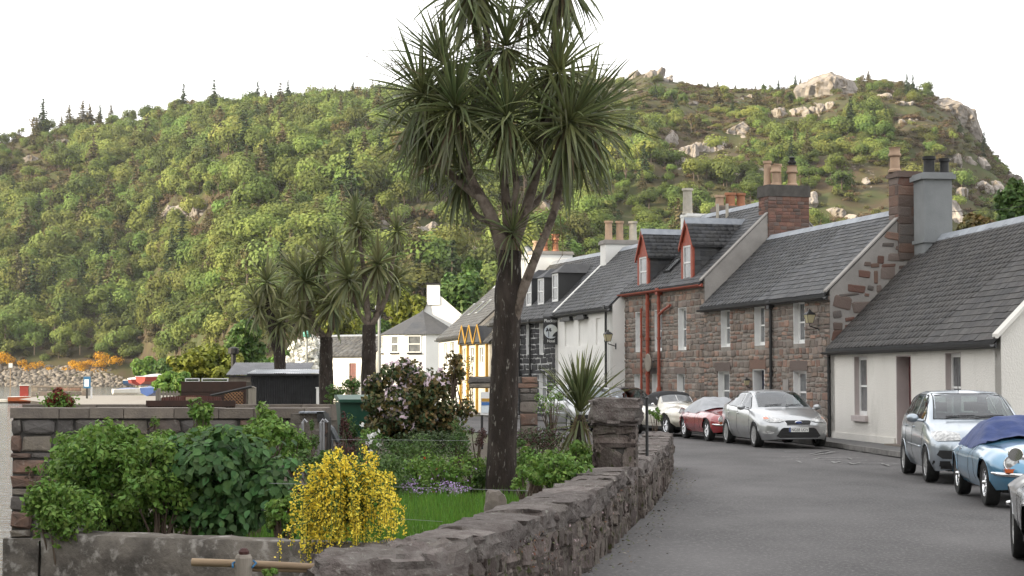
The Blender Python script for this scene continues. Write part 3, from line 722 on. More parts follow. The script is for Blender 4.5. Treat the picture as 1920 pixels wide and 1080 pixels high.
for px, py, hpx, k in [(505, 235, 60, 'conifer'), (70, 430, 70, 'conifer'), (45, 470, 90, 'pine'), (250, 380, 60, 'conifer'), (110, 400, 70, 'pine'), (150, 440, 70, 'pine'), (30, 560, 90, 'pine'), (60, 600, 110, 'conifer'), (525, 560, 100, 'conifer'), (505, 330, 60, 'pine'), (365, 360, 45, 'pine'), (120, 640, 80, 'conifer'), (290, 470, 60, 'pine'), (560, 420, 70, 'pine'), (585, 480, 60, 'pine'),
                       (640, 330, 60, 'conifer'), (1200, 230, 40, 'pine'), (1270, 215, 36, 'conifer'), (1420, 200, 40, 'pine'), (700, 300, 50, 'pine'), (1160, 330, 50, 'pine'), (600, 240, 50, 'pine'), (690, 215, 44, 'conifer'), (20, 390, 60, 'conifer'), (215, 500, 60, 'pine')]:
    Y = hill_hit(px, py); z = hill_z(px, Y); H = hpx / FOC * Y; h0 = 12 if k == 'conifer' else 11
    tree(k, ((px - 960) / FOC * Y, Y, z - 0.4), (H / h0, H / h0), rr.uniform(0, 6), 'tall dark spruce rising out of the wooded slope' if k == 'conifer' else 'tall thin brownish pine rising out of the wooded slope', 'conifers among the hillside wood')

# rubble embankment and gorse along the far shore
mb_v, mb_f, nn = [], [], 0
bm = bmesh.new(); bmesh.ops.create_icosphere(bm, subdivisions=1, radius=1); iv = np.array([v.co[:] for v in bm.verts]); bm.verts.index_update(); fi = np.array([[v.index for v in f.verts] for f in bm.faces]); bm.free()
for i in range(3600):
    px = rr.uniform(-420, 420); t = rr.random(); Y = D0f(px) - 16 + 16 * t
    top = 6.2 - 4.4 * sstep(150, 330, px) 
    p = np.array([(px - 960) / FOC * Y, Y, -1.9 + (top + 2) * t])
    s = NPR.uniform(.45, 1.25) * np.array([NPR.uniform(.8, 1.4), 1, NPR.uniform(.6, 1)])
    mb_v.append(iv * (1 + NPR.normal(0, .16, (len(iv), 1))) * s + p); mb_f.append(fi + nn); nn += len(iv)
K['rubble'] = mat('rubble', (0.2, 0.175, 0.15), (0.13, 0.115, 0.1), scale=0.4, rough=0.92, var=0.4, bump=0.8, bscale=2)
tag(np_mesh('shore_rubble', np.concatenate(mb_v), np.concatenate(mb_f), K['rubble']), 'grey rubble boulders sloping down to the water on the far shore', 'boulders', kind='stuff')
gorse_a, gorse_b = broadleaf_meshes('g', 4.2, 6.4, 11, 40, 0.42, K['leaf_gorse'], K['bark_far'], 201, .05), broadleaf_meshes('g', 4.8, 6.4, 10, 26, 0.45, K['leaf_scrub'], K['bark_far'], 202, .05)
for px, py in [(-60, 672), (-30, 680), (5, 668), (14, 676), (40, 676), (52, 690), (68, 684), (95, 690), (125, 690), (132, 700), (148, 686), (158, 694), (172, 690), (165, 676), (188, 682), (192, 668), (196, 692), (218, 676), (182, 698), (140, 682)]:
    Y = D0f(px) - 2; p = at(px, py, Y)
    t = thing('gorse_bush', 'orange flowering gorse bush on the rubble shore below the wood', 'bush', (p.x, p.y, p.z - 2.6), rr.uniform(0, 6), 'gorse bushes along the far shore'); s = rr.uniform(.8, 1.35); t.scale = (s, s, s)
    new_obj('crown', gorse_a[0], t); new_obj('trunk', gorse_a[1], t)
for px, py, s in [(20, 655, 1.5), (65, 640, 1.5), (110, 655, 1.3), (150, 640, 1.5), (195, 650, 1.4), (240, 660, 1.4), (282, 690, 1.5), (330, 650, 1.5), (85, 670, .8), (10, 610, 1.6), (205, 665, .9), (255, 680, .9), (-40, 640, 1.5), (310, 665, 1.2), (360, 660, 1.3), (400, 650, 1.3)]:
    Y = D0f(px) + 4; p = at(px, py, Y); z = max(3.0, p.z - 5 * s * .5)
    tree('broad', (p.x, p.y, z - 1), (s * .8, s * .85), rr.uniform(0, 6), 'round pale green tree at the foot of the wood above the shore', 'trees along the far shore')

# unseen hill added over the left shoulder, shaped to keep the street in shade
H0 = 73.0; sd = Vector((sun_dir.x, sun_dir.y, 0)).normalized(); sp = Vector((sd.y, -sd.x, 0))
V, F = [], []
na, nb_ = 44, 18
for i in range(na):
    a = -330 + 600 * i / (na - 1); ends = sstep(-330, -200, a) * (.22 + .78 * sstep(104, 70, a)) * sstep(270, 190, a)
    for j in range(nb_):
        t = j / (nb_ - 1); b = 70 + 260 * t
        h = ends * H0 * sin(pi * min(1, t * 1.6)) ** 0.8 * (0.97 + 0.06 * fbm(a, b, 0, .02, 3)) if t * 1.6 < 1 else 0
        p = sd * b + sp * a
        V.append((p.x, p.y, h - 2.2))
for i in range(na - 1):
    for j in range(nb_ - 1):
        q = i * nb_ + j; F.append((q, q + nb_, q + nb_ + 1, q + 1))
me = bpy.data.meshes.new('shade_hill_mesh'); me.from_pydata(V, [], F); me.update(); me.shade_smooth()
tag(new_obj('shade_hill', me, None, K['land']), kind='structure')
# ------------------------------------------------------------------ houses
def stone_variants(name, material, n=10, seed=1, rag=0.1, bulge=0.35):
    """irregular eight-cornered blocks: x, z in +-0.5, face at y = -1"""
    rr = random.Random(seed); out = []
    for i in range(n):
        ring = []
        c = rr.uniform(.05, .16)
        for x, z in ((-.5 + c, -.5), (.5 - c, -.5), (.5, -.5 + c), (.5, .5 - c), (.5 - c, .5), (-.5 + c, .5), (-.5, .5 - c), (-.5, -.5 + c)):
            ring.append((x + rr.uniform(-rag, rag) * .5, z + rr.uniform(-rag, rag) * .5))
        v = [(x, .4, z) for x, z in ring] + [(x, -.55 + rr.uniform(-.15, .15), z) for x, z in ring] + [(x * .82, -1 + rr.uniform(-.2, .2), z * .78) for x, z in ring] + [(0, -1 - bulge * rr.random(), 0)]
        f = []
        for k in range(8):
            q = (k + 1) % 8
            f += [(k, q, 8 + q, 8 + k), (8 + k, 8 + q, 16 + q, 16 + k), (16 + k, 16 + q, 24)]
        out.append(mesh_data(name, v, f, material))
    return out

def courses(x0, x1, z0, z1, holes, rr, h=(0.14, 0.28), w=(0.2, 0.6), gap=0.025, top=None):
    """random coursed rubble: list of (cx, cz, w, h); holes are (x0, x1, z0, z1)"""
    out = []; z = z0
    while z < z1 - 0.05:
        hh = min(rr.uniform(*h), z1 - z)
        if z1 - z - hh < 0.08: hh = z1 - z
        cuts = [(a - .01, b + .01) for a, b, c, d in holes if c < z + hh * .75 and d > z + hh * .25]
        x = x0
        while x < x1 - 0.03:
            ww = rr.uniform(*w) * (0.8 + hh)
            blk = [c for c in cuts if c[0] < x + 0.04 and c[1] > x + 0.02]
            if blk: x = max(c[1] for c in blk); continue
            nxt = min([c[0] for c in cuts if c[0] > x + .02] + [x1])
            e = min(x + ww, nxt)
            if nxt - e < 0.12: e = nxt
            if top is None or z + hh <= top(x + (e - x) / 2) + 0.02:
                out.append((x + (e - x) / 2, z + hh / 2, max(.03, e - x - gap), hh - gap))
            x = e
        z += hh
    return out

def slate_variants(name, material, seed=2):
    rr = random.Random(seed); out = []
    for i in range(8):
        j = [rr.uniform(-.03, .03) for _ in range(4)]
        # x across, y up the slope (0 = lower edge), z off the slope
        v = [(-.5, j[0], .9), (.5, j[1], .9), (.5, 1.35, .0), (-.5, 1.35, .0), (-.5, j[0], -.1), (.5, j[1], -.1)]
        out.append(mesh_data(name, v, [(0, 1, 2, 3), (4, 5, 1, 0), (4, 0, 3), (5, 2, 1)], material))
    return out
SLATES = {'slate': slate_variants('slate', K['slate']), 'slate_brown': slate_variants('slate', K['slate_brown'], 3)}
STONES = {k: stone_variants('stone', K[k], 10, i) for i, k in enumerate(('stone_red', 'stone_gable', 'stone_sea', 'stone_black'))}

class House:
    def __init__(s, name, label, A, B, depth, eave, ridge, cat='house'):
        s.A, s.B = Vector((*A, 0)), Vector((*B, 0)); d = s.B - s.A
        s.L, s.D, s.eave, s.ridge = d.length, depth, eave, ridge
        s.rz = atan2(d.y, d.x); s.root = thing(name, label, cat, (A[0], A[1], 0), s.rz); s.base = -0.1
        s.holes = []
    def at(s, px, py, y=0.0):
        """local (x, z) of a survey point on the plane y"""
        Mi = (Matrix.Translation(s.A) @ Matrix.Rotation(s.rz, 4, 'Z')).inverted()
        o = Mi @ Vector((0, 0, EYE)); d = Mi.to_3x3() @ ray(px, py)
        p = o + d * ((y - o.y) / d.y); return p.x, p.z
    def rect(s, px0, px1, py0, py1):
        pm = (py0 + py1) / 2; xa, _ = s.at(px0, pm); xb, _ = s.at(px1, pm); _, zt = s.at((px0 + px1) / 2, py0); _, zb = s.at((px0 + px1) / 2, py1)
        return (xa, xb, zb, zt)
    def front(s, material, holes, name='wall', rec=0.2):
        s.holes = holes
        xs = sorted({0.0, s.L} | {h[0] for h in holes} | {h[1] for h in holes}); zs = sorted({s.base, s.eave} | {h[2] for h in holes} | {h[3] for h in holes})
        mb = MB()
        for i in range(len(xs) - 1):
            for j in range(len(zs) - 1):
                cx, cz = (xs[i] + xs[i + 1]) / 2, (zs[j] + zs[j + 1]) / 2
                if any(h[0] < cx < h[1] and h[2] < cz < h[3] for h in holes): continue
                mb.quad((xs[i], 0, zs[j]), (xs[i + 1], 0, zs[j]), (xs[i + 1], 0, zs[j + 1]), (xs[i], 0, zs[j + 1]))
        MB().box(.41, s.L - .41, s.D - .3, s.D - .01, s.base, s.eave - .02).build('rear_wall', material, s.root)
        MB().box(0.42, s.L - .42, .45, .5, s.base, s.eave - .1).build('inner_wall', K['interior'], s.root)
        return mb.build(name, material, s.root)
    def gable(s, x0, x1, material, up=0.0, name='gable', front=0.0):
        D, e, r = s.D, s.eave, s.ridge
        mb = MB().prism([(x0, front, s.base), (x0, D, s.base), (x0, D, e + up), (x0, D / 2, r + up), (x0, front, e + up)], (x1 - x0, 0, 0))
        return mb.build(name, material, s.root)
    def skew(s, x0, x1, material, th=0.09, up=0.1, name='skew_stone', ov=0.12):
        D, e, r = s.D, s.eave, s.ridge
        mb = MB(); sl = (r - e) / (D / 2)
        mb.prism([(x0, -ov, e - ov * sl + up), (x0, D / 2, r + up), (x0, D / 2, r + up + th), (x0, -ov, e - ov * sl + up + th)], (x1 - x0, 0, 0))
        mb.prism([(x0, D + ov, e - ov * sl + up), (x0, D + ov, e - ov * sl + up + th), (x0, D / 2 + .002, r + up + th), (x0, D / 2 + .002, r + up)], (x1 - x0, 0, 0))
        return mb.build(name, material, s.root)
    def roof(s, slates='slate', exposure=0.19, width=(0.2, 0.36), limit=300, ov=0.16, x0=0.0, x1=None, seed=1, skip=None, ridge_mat='lead', rows=True):
        x1 = s.L if x1 is None else x1
        D, e, r = s.D, s.eave, s.ridge; sl = (r - e) / (D / 2); th = 0.07
        mb = MB()
        mb.prism([(x0, -ov, e - ov * sl), (x0, D / 2, r), (x0, D + ov, e - ov * sl), (x0, D + ov, e - ov * sl + th), (x0, D / 2, r + th), (x0, -ov, e - ov * sl + th)], (x1 - x0, 0, 0))
        ro = mb.build('roof', K['roof_under'], s.root)
        if rows:
            rr = random.Random(seed); a = math.atan(sl); length = (D / 2 + ov) / cos(a); items = []
            base = Matrix.Translation((0, -ov, e - ov * sl + th)) @ Matrix.Rotation(a, 4, 'X')
            k = 0; y = 0.0
            while y < length - 0.05:
                ex = exposure * (1.12 - 0.3 * y / length)
                x = x0 - rr.uniform(0, .2)
                while x < x1 - 0.02:
                    w = rr.uniform(*width); xa, xb = max(x, x0), min(x + w, x1)
                    if xb - xa > .04 and not (skip and skip(xa, xb, y * cos(a) - ov)):
                        items.append((rr.randrange(8), base @ Matrix.Translation(((xa + xb) / 2, y + rr.uniform(-.012, .012), 0.004)) @ Matrix.Rotation(rr.gauss(0, .012), 4, 'Z') @ Matrix.Diagonal((xb - xa - .008, min(ex * 1.35, length - y) / 1.35, rr.uniform(.014, .024), 1))))
                    x += w
                y += ex
            mw = Matrix.Translation(s.A) @ Matrix.Rotation(s.rz, 4, 'Z')
            items.sort(key=lambda q: (mw @ q[1].translation).length)
            pieces(s.root, 'slate', 'slating', items, SLATES[slates], K[slates], limit)
        if ridge_mat:
            n = max(1, int((x1 - x0) / .6)); 
            for i in range(n):
                q = MB(); xa, xb = x0 + (x1 - x0) * i / n, x0 + (x1 - x0) * (i + 1) / n - .012
                hw = .17
                q.prism([(xa, D / 2 - hw, r + th - hw * sl + .03), (xa, D / 2, r + th + .045), (xa, D / 2 + hw, r + th - hw * sl + .03), (xa, D / 2 + hw, r + th - hw * sl), (xa, D / 2 - hw, r + th - hw * sl)], (xb - xa, 0, 0))
                q.build('ridge_tile', K[ridge_mat], s.root)
    def stonework(s, key, seed, limit=300, h=(.13, .27), w=(.2, .6), depth=(.012, .035), gap=0.03, x0=0.0, x1=None, name='stone', mass='stonework', z1=None):
        rr = random.Random(seed)
        items = []
        for cx, cz, ww, hh in courses(x0, s.L if x1 is None else x1, s.base, z1 or s.eave, s.holes, rr, h, w, gap):
            items.append((rr.randrange(10), Matrix.Translation((cx, 0, cz + rr.gauss(0, .012))) @ Matrix.Rotation(rr.gauss(0, .03), 4, 'Y') @ Matrix.Diagonal((ww * rr.uniform(.9, 1.04), rr.uniform(*depth), hh * rr.uniform(.8, 1.12), 1))))
        mw = Matrix.Translation(s.A) @ Matrix.Rotation(s.rz, 4, 'Z')
        items.sort(key=lambda q: (mw @ q[1].translation).length)
        pieces(s.root, name, mass, items, STONES[key], K[key], limit)
    def window(s, h, frame='white_paint', reveal='white_paint', rec=0.16, sill='reveal', bars=0, y0=0.0, parent=None, name='window', wide=0.055, curtain=True):
        x0, x1, z0, z1 = h; y = y0 + rec; f = wide; zm = (z0 + z1) / 2
        mb = MB().box(x0, x0 + f, y, y + .07, z0, z1).box(x1 - f, x1, y, y + .07, z0, z1).box(x0 + f, x1 - f, y + .001, y + .069, z0, z0 + f * 1.3).box(x0 + f, x1 - f, y + .001, y + .069, z1 - f, z1)
        mb.box(x0 + f, x1 - f, y + .002, y + .066, zm - .024, zm + .024)
        for i in range(bars):
            xb = x0 + (x1 - x0) * (i + 1) / (bars + 1); mb.box(xb - .012, xb + .012, y + .012, y + .05, z0 + f, z1 - f)
        win = mb.build(name, K[frame], parent or s.root)
        for za, zb in ((z0 + f, zm - .024), (zm + .024, z1 - f)):
            MB().box(x0 + f, x1 - f, y + .03, y + .036, za, zb).build('pane', K['pane'], win)
        q = MB(); d = .004
        for a in ((x0 - d, x0 + .012, z0, z1), (x1 - .012, x1 + d, z0, z1)): q.box(a[0], a[1], y0 - .004, y + .0, a[2], a[3])
        q.box(x0 + .012, x1 - .012, y0 - .004, y, z1 - .012, z1 + d); q.box(x0 + .012, x1 - .012, y0 - .004, y, z0 - d, z0 + .012)
        q.build('reveal', K[reveal], win)
        if sill: MB().box(x0 - .06, x1 + .06, y0 - .09, y0 - .006, z0 - .14, z0 + .01).build('sill', K[sill], win)
        return win
    def door(s, h, leaf='door_red', reveal='reveal', rec=0.32, knob=True, fan=0.0):
        x0, x1, z0, z1 = h
        dr = MB().box(x0 + .03, x1 - .03, rec, rec + .06, z0, z1 - fan - .03).build('door', K[leaf], s.root)
        q = MB().box(x0 - .004, x0 + .03, -.004, rec + .08, z0, z1).box(x1 - .03, x1 + .004, -.004, rec + .08, z0, z1).box(x0 + .03, x1 - .03, -.004, rec + .08, z1 - .03, z1 + .004)
        q.build('reveal', K[reveal], dr)
        for i in range(2):
            for j in range(2):
                xa = x0 + .03 + (x1 - x0 - .06) * (.12 + .42 * i); za = z0 + (z1 - fan - z0) * (.1 + .48 * j)
                MB().box(xa, xa + (x1 - x0 - .06) * .33, rec - .014, rec - .001, za, za + (z1 - fan - z0) * .36).build('panel', K[leaf], dr)
        if fan: MB().box(x0 + .03, x1 - .03, rec + .02, rec + .03, z1 - fan, z1 - .03).build('fanlight', K['pane'], dr)
        if knob: MB().lathe([(.0, 0), (.03, .0), (.035, .03), (.02, .05), (0, .055)], 10, Matrix.Translation((x1 - .14, rec - .001, z0 + 1.0)) @ Matrix.Rotation(pi / 2, 4, 'X')).build('door_knob', K['brass'], dr)
        MB().box(x0 - .1, x1 + .1, -.3, rec, s.base, z0).build('doorstep', K['coping'], dr)
    def pipe(s, x, z0, z1, material='iron_black', r=.05, off=.09, name='downpipe', head=True):
        mb = MB().tube([(x, -off, z0), (x, -off, z1)], r, 8)
        if head: mb.box(x - .11, x + .11, -off - .1, -off + .08, z1 - .12, z1 + .12)
        z = z0 + .5
        while z < z1 - .3: mb.tube([(x, -off, z), (x, -off, z + .09)], r * 1.28, 8); z += 1.3
        return mb.build(name, K[material], s.root, True, autos=40)
    def gutter(s, x0=-.05, x1=None, material='iron_black', ov=0.2, drop=.02):
        x1 = s.L + .05 if x1 is None else x1; sl = (s.ridge - s.eave) / (s.D / 2); z = s.eave - ov * sl + .04 - drop
        mb = MB()
        pr = [(-ov + .07 * cos(a), z + .07 * sin(a)) for a in [pi + pi * k / 8 for k in range(9)]]
        pr2 = [(-ov + .058 * cos(a), z + .058 * sin(a)) for a in [2 * pi - pi * k / 8 for k in range(9)]]
        mb.prism([(x0, a, b) for a, b in pr + pr2], (x1 - x0, 0, 0))
        mb.box(x0, x1, -ov + .075, -ov + .11, z - .09, z + .03)
        return mb.build('gutter', K[material], s.root)
    def chimney(s, cx, cy, wx, wy, z0, z1, material, pots, cap='render_grey', cap_h=.16, cap_o=.07, band=None, name='chimney', bricks=None, seed=4):
        st = MB().box(cx - wx / 2, cx + wx / 2, cy - wy / 2, cy + wy / 2, z0, z1).build(name, K[material], s.root)
        MB().box(cx - wx / 2 - cap_o, cx + wx / 2 + cap_o, cy - wy / 2 - cap_o, cy + wy / 2 + cap_o, z1, z1 + cap_h).box(cx - wx / 2 - cap_o * .4, cx + wx / 2 + cap_o * .4, cy - wy / 2 - cap_o * .4, cy + wy / 2 + cap_o * .4, z1 + cap_h, z1 + cap_h + .06).build('cap', K[cap], st)
        if band: MB().box(cx - wx / 2 - .05, cx + wx / 2 + .05, cy - wy / 2 - .05, cy + wy / 2 + .05, band, band + .1).build('band', K[material], st)
        if bricks:
            rr = random.Random(seed); key, hh, ww = bricks; it = []
            for (ax, ox, oy, ln) in ((0, cx - wx / 2, cy - wy / 2, wx), (1, cx + wx / 2, cy - wy / 2, wy), (2, cx - wx / 2, cy + wy / 2, wy)):
                for c, zc, w, h in courses(0, ln, z0, z1, [], rr, hh, ww, .014):
                    Mx = Matrix.Translation((ox, oy, 0)) @ Matrix.Rotation((0, pi / 2, -pi / 2)[ax], 4, 'Z') @ Matrix.Translation((c, 0, zc)) @ Matrix.Diagonal((w, rr.uniform(.008, .02), h, 1))
                    it.append((rr.randrange(10), Mx))
            pieces(st, 'brick', 'brickwork', it, STONES.setdefault(key, stone_variants('brick', K[key], 10, 77, .04)), K[key], 300)
        zt = z1 + cap_h + .06
        for px_, py_, h, r, m_, style in pots:
            if style == 'crown': pr = [(r * 1.25, 0), (r * 1.25, .06), (r, .1), (r * .92, h * .6), (r * 1.28, h * .66), (r * 1.28, h * .72), (r * 1.05, h * .78), (r * 1.05, h * .95), (r * 1.25, h)]
            elif style == 'cowl': pr = [(r, 0), (r, h * .75), (r * 1.3, h * .78), (r * 1.3, h * .82), (r * .8, h * .86), (r * .8, h * .93), (r * 1.35, h * .95), (0.01, h)]
            else: pr = [(r * 1.15, 0), (r * 1.15, .05), (r, .08), (r * .93, h - .1), (r * 1.18, h - .09), (r * 1.18, h)]
            MB().lathe(pr, 14, Matrix.Translation((px_, py_, zt))).build('chimney_pot', K[m_], st, True, autos=40)
        return st
    def lantern(s, x, z, off=.25, sc=1.0):
        pass

def gabled_dormer(hs, xc, w, zb, zt, apex, yf, front='red_paint', slates='slate', ridge_y=None, seed=1):
    """gabled dormer: front at y = yf from zb up to eave height zt, ridge at apex"""
    sl = (hs.ridge - hs.eave) / (hs.D / 2); yb = (apex - hs.eave) / sl + .1; yt = (zt - hs.eave) / sl + .1; y_b = (zb - hs.eave) / sl
    x0, x1 = xc - w / 2, xc + w / 2; t = .15
    d = MB()
    for xa, xb in ((x0, x0 + .05), (x1 - .05, x1)):
        d.prism([(xa, yf + .02, zb - .1), (xa, yt, zt), (xa, yf + .02, zt)], (xb - xa, 0, 0))
    do = d.build('dormer', K['slate'], hs.root)
    # slate hung cheeks
    rr = random.Random(seed); its = []
    for side, X in ((-1, x0), (1, x1)):
        z = zb
        while z < zt - .05:
            ymax = yt - .0
            ya = yf + .05; y_roof = max(ya + .02, (z + .18 - hs.eave) / sl)
            y = ya
            while y < y_roof - .03:
                w_ = min(rr.uniform(.2, .32), y_roof - y)
                Mx = Matrix.Translation((X, y + w_ / 2, z)) @ Matrix.Rotation(side * pi / 2, 4, 'Z') @ Matrix.Rotation(pi / 2, 4, 'X') @ Matrix.Diagonal((w_ - .008, .13, .014, 1))
                its.append((rr.randrange(8), Mx)); y += w_
            z += .165
    # front: timber surround, gable boards
    MB().box(x0 - .03, x0 + t, yf - .05, yf + .03, zb - .12, zt).box(x1 - t, x1 + .03, yf - .05, yf + .03, zb - .12, zt).box(x0 + t, x1 - t, yf - .05, yf + .03, zb - .12, zb).box(x0 + t, x1 - t, yf - .045, yf + .028, zt - .12, zt).build('dormer_frame', K[front], do)
    MB().prism([(x0 - .02, yf - .03, zt), (x1 + .02, yf - .03, zt), (xc, yf - .03, apex - .04)], (0, .06, 0)).build('gable_board', K[front], do)
    for sg in (-1, 1):
        xe = xc + sg * (w / 2 + .13); ze = zt - .13 * (apex - zt) / (w / 2)
        MB().prism([(xe, yf - .12, ze - .1), (xc, yf - .12, apex - .1), (xc, yf - .12, apex + .05), (xe, yf - .12, ze + .05)], (0, .06, 0)).build('barge_board', K[front], do)
        ra = math.atan2(apex - zt, w / 2); ln = (w / 2 + .13) / cos(ra)
        # roof plane
        MB().prism([(xe, yf - .1, ze), (xe, yt + .05, ze), (xc, yb + .05, apex), (xc, yf - .1, apex)], (0, 0, .05)).build('dormer_roof', K['roof_under'], do)
        y_ = 0.0
        Mb = Matrix.Translation((xe, 0, ze + .05)) @ Matrix(((0, -sg * cos(ra), sg * sin(ra), 0), (-sg * -1 if False else 1, 0, 0, 0), (0, sin(ra), cos(ra), 0), (0, 0, 0, 1)))
        while y_ < ln - .04:
            k = y_ / ln; yend = yt + (yb - yt) * k + .05; yy = yf - .1
            while yy < yend - .04:
                w_ = min(rr.uniform(.2, .32), yend - yy)
                its.append((rr.randrange(8), Mb @ Matrix.Translation((yy + w_ / 2, y_, 0.002)) @ Matrix.Diagonal((w_ - .008, min(.2, ln - y_) / 1.35, .016, 1))))
                yy += w_
            y_ += .165
        MB().prism([(xc - sg * .001, yf - .13, apex + .04), (xc + sg * .13, yf - .13, apex + .04 - .13 * (apex - zt) / (w / 2)), (xc + sg * .13, yf - .13, apex + .08 - .13 * (apex - zt) / (w / 2)), (xc - sg * .001, yf - .13, apex + .09)], (0, yb - yf + .1, 0)).build('ridge_flashing', K['lead'], do)
    pieces(do, 'slate', 'slating', its, SLATES[slates], K[slates], 60)
    hs.window((x0 + t, x1 - t, zb, zt - .12), rec=.0, sill=None, y0=yf - .03, parent=do, name='window')
    return do

def street_lantern(loc, rz, label, sc=1.0, bracket=.35):
    """four sided lantern on an iron bracket; the bracket runs along local -y to the wall"""
    t = thing('wall_lantern', label, 'lantern', loc, rz)
    mb = MB()
    b, h, w = .11 * sc, .36 * sc, .19 * sc
    v = [(-b, -b, 0), (b, -b, 0), (b, b, 0), (-b, b, 0), (-w, -w, h), (w, -w, h), (w, w, h), (-w, w, h)]
    MB().add(v, [(0, 1, 5, 4), (1, 2, 6, 5), (2, 3, 7, 6), (3, 0, 4, 7), (3, 2, 1, 0)]).build('lantern_glass', K['lantern_glass'], t)
    fr = MB()
    for i in range(4): fr.tube([v[i], v[i + 4]], .012 * sc, 5); fr.tube([v[i + 4], v[4 + (i + 1) % 4]], .014 * sc, 5); fr.tube([v[i], v[(i + 1) % 4]], .012 * sc, 5)
    fr.build('frame', K['iron_black'], t)
    MB().lathe([(w * 1.5, h), (w * 1.35, h + .03), (w * .7, h + .12 * sc), (w * .35, h + .15 * sc), (w * .3, h + .2 * sc), (.01, h + .24 * sc)], 4, Matrix.Rotation(pi / 4, 4, 'Z')).build('lantern_roof', K['iron_black'], t)
    MB().tube([(0, 0, 0), (0, 0, -.12 * sc), (0, bracket * .6, -.2 * sc), (0, bracket, -.25 * sc)], .018, 6).box(-.05, .05, bracket - .01, bracket + .02, -.4 * sc, -.1 * sc).build('bracket', K['iron_black'], t)
    return t

def lettering(tx, size, material, parent, name='lettering', extrude=.003):
    cu = bpy.data.curves.new('lettering', 'FONT'); cu.body = tx; cu.size = size; cu.align_x = 'CENTER'; cu.extrude = extrude
    t = bpy.data.objects.new('lettering_source', cu); C.objects.link(t)
    dg = bpy.context.evaluated_depsgraph_get(); me = bpy.data.meshes.new_from_object(t.evaluated_get(dg))
    bpy.data.objects.remove(t); me.materials.clear(); return new_obj(name, me, parent, material)

# ---- 1. the low white cottage
cot = House('white_cottage', 'low white harled cottage with slate roof and dark red door', (9.05, 50.0), (10.47, 37.7), 6.0, 2.72, 5.75)
hw1, hd, hw2 = cot.rect(1602, 1626, 668, 780), cot.rect(1681, 1709, 666, 828), cot.rect(1773, 1802, 662, 760)
hw2 = (hw2[0], hw2[1], hw1[2], hw1[3]); hd = (hd[0], hd[1], .16, hd[3])
cot.front(K['harl_white'], [hw1, hd, hw2])
for h in (hw1, hw2): cot.window(h, reveal='reveal', rec=.13, sill='reveal', wide=.1)
cot.door(hd)
cot.gable(cot.L - .35, cot.L, K['harl_white'], .0); cot.gable(0, .35, K['harl_white'], .0)
cot.roof('slate_brown', .2, (.22, .36), 300, x0=.02, x1=cot.L - .02, seed=5)
cot.skew(cot.L - .18, cot.L + .14, K['harl_white'], .1, .06)
cot.gutter(-.1, cot.L)
cot.pipe(.1, .15, 2.5, head=False)
MB().box(0, hd[0] - .1, -.035, -.003, .0, .3).box(hd[1] + .1, cot.L, -.035, -.003, .0, .3).build('plinth', K['harl_white'], cot.root)
cot.chimney(.42, cot.D / 2 - .1, .85, .82, 4.3, 7.42, 'render_grey', [(.42, cot.D / 2 - .2, .5, .16, 'black_trim', 'plain'), (.42, cot.D / 2 + .25, .45, .13, 'black_trim', 'plain')], 'render_grey', .13, .09, band=5.62)

# ---- 2. stone house
h2 = House('stone_house', 'red brown stone house with black downpipe and lantern beside the white cottage', (6.55, 60.0), (9.05, 50.05), 4.9, 4.29, 6.62)
up = [h2.rect(1352, 1369, 579, 652), h2.rect(1415, 1434, 573, 648), h2.rect(1488, 1509, 562, 642)]
lo = [h2.rect(1347, 1368, 706, 778), h2.rect(1488, 1512, 699, 760)]; dd = h2.rect(1412, 1434, 703, 800)
zu0, zu1 = sum(u[2] for u in up) / 3, sum(u[3] for u in up) / 3
up = [(a, b, zu0, zu1) for a, b, _, _ in up]; lo = [(a, b, .75, 2.02) for a, b, _, _ in lo]; dd = (dd[0], dd[1], .15, 2.08)
h2.front(K['mortar'], up + lo + [dd])
for h in up + lo: h2.window(h, reveal='white_paint', rec=.16, sill=None, wide=.09)
h2.door(dd, 'door_blue', 'white_paint', .3)
for h in lo + [dd]: MB().box(h[0] - .18, h[1] + .18, -.045, -.004, h[3] + .01, h[3] + .3).build('lintel', K['stone_gable'], h2.root)
h2.stonework('stone_red', 12, 300, (.11, .25), (.17, .5))
h2.gable(h2.L - .4, h2.L, K['render_pale'], .02); h2.gable(0, .4, K['render_pale'], -.05)
rr = random.Random(31); items = []
slope = lambda y: h2.eave + (h2.ridge - h2.eave) * (1 - abs(y - h2.D / 2) / (h2.D / 2)) - .12
for cx, cz, w, h in courses(.0, h2.D, 2.2, 6.5, [], rr, (.14, .46), (.2, .75), .05, top=lambda y: slope(y)):
    if rr.random() < .12 and cz < 5.0: continue
    items.append((rr.randrange(10), Matrix.Translation((h2.L, cx, cz)) @ Matrix.Rotation(pi / 2, 4, 'Z') @ Matrix.Translation((rr.gauss(0, .04), 0, rr.gauss(0, .04))) @ Matrix.Rotation(rr.gauss(0, .12), 4, 'Y') @ Matrix.Diagonal((w * rr.uniform(.55, 1.05), .022, h * rr.uniform(.55, 1.1), 1))))
pieces(h2.root, 'gable_stone', 'gable_stonework', items, STONES['stone_gable'], K['stone_gable'], 300)
h2.roof('slate', .19, (.22, .36), 300, x1=h2.L - .04, seed=8)
h2.skew(h2.L - .2, h2.L + .03, K['render_pale'], .06, .07)
h2.gutter()
px_ = h2.at(1450, 640)[0]; h2.pipe(px_, .1, 4.05)
h2.chimney(h2.L - .26, h2.D / 2 + .05, .6, .72, 5.2, 7.6, 'stone_gable', [(h2.L - .34, h2.D / 2 - .22, .72, .15, 'pot', 'crown')], 'stone_gable', .12, .06, bricks=('stone_gable', (.2, .34), (.3, .6)))
lp = h2.at(1535, 606); q = Matrix.Translation(h2.A) @ Matrix.Rotation(h2.rz, 4, 'Z') @ Vector((lp[0], -.28, lp[1]))
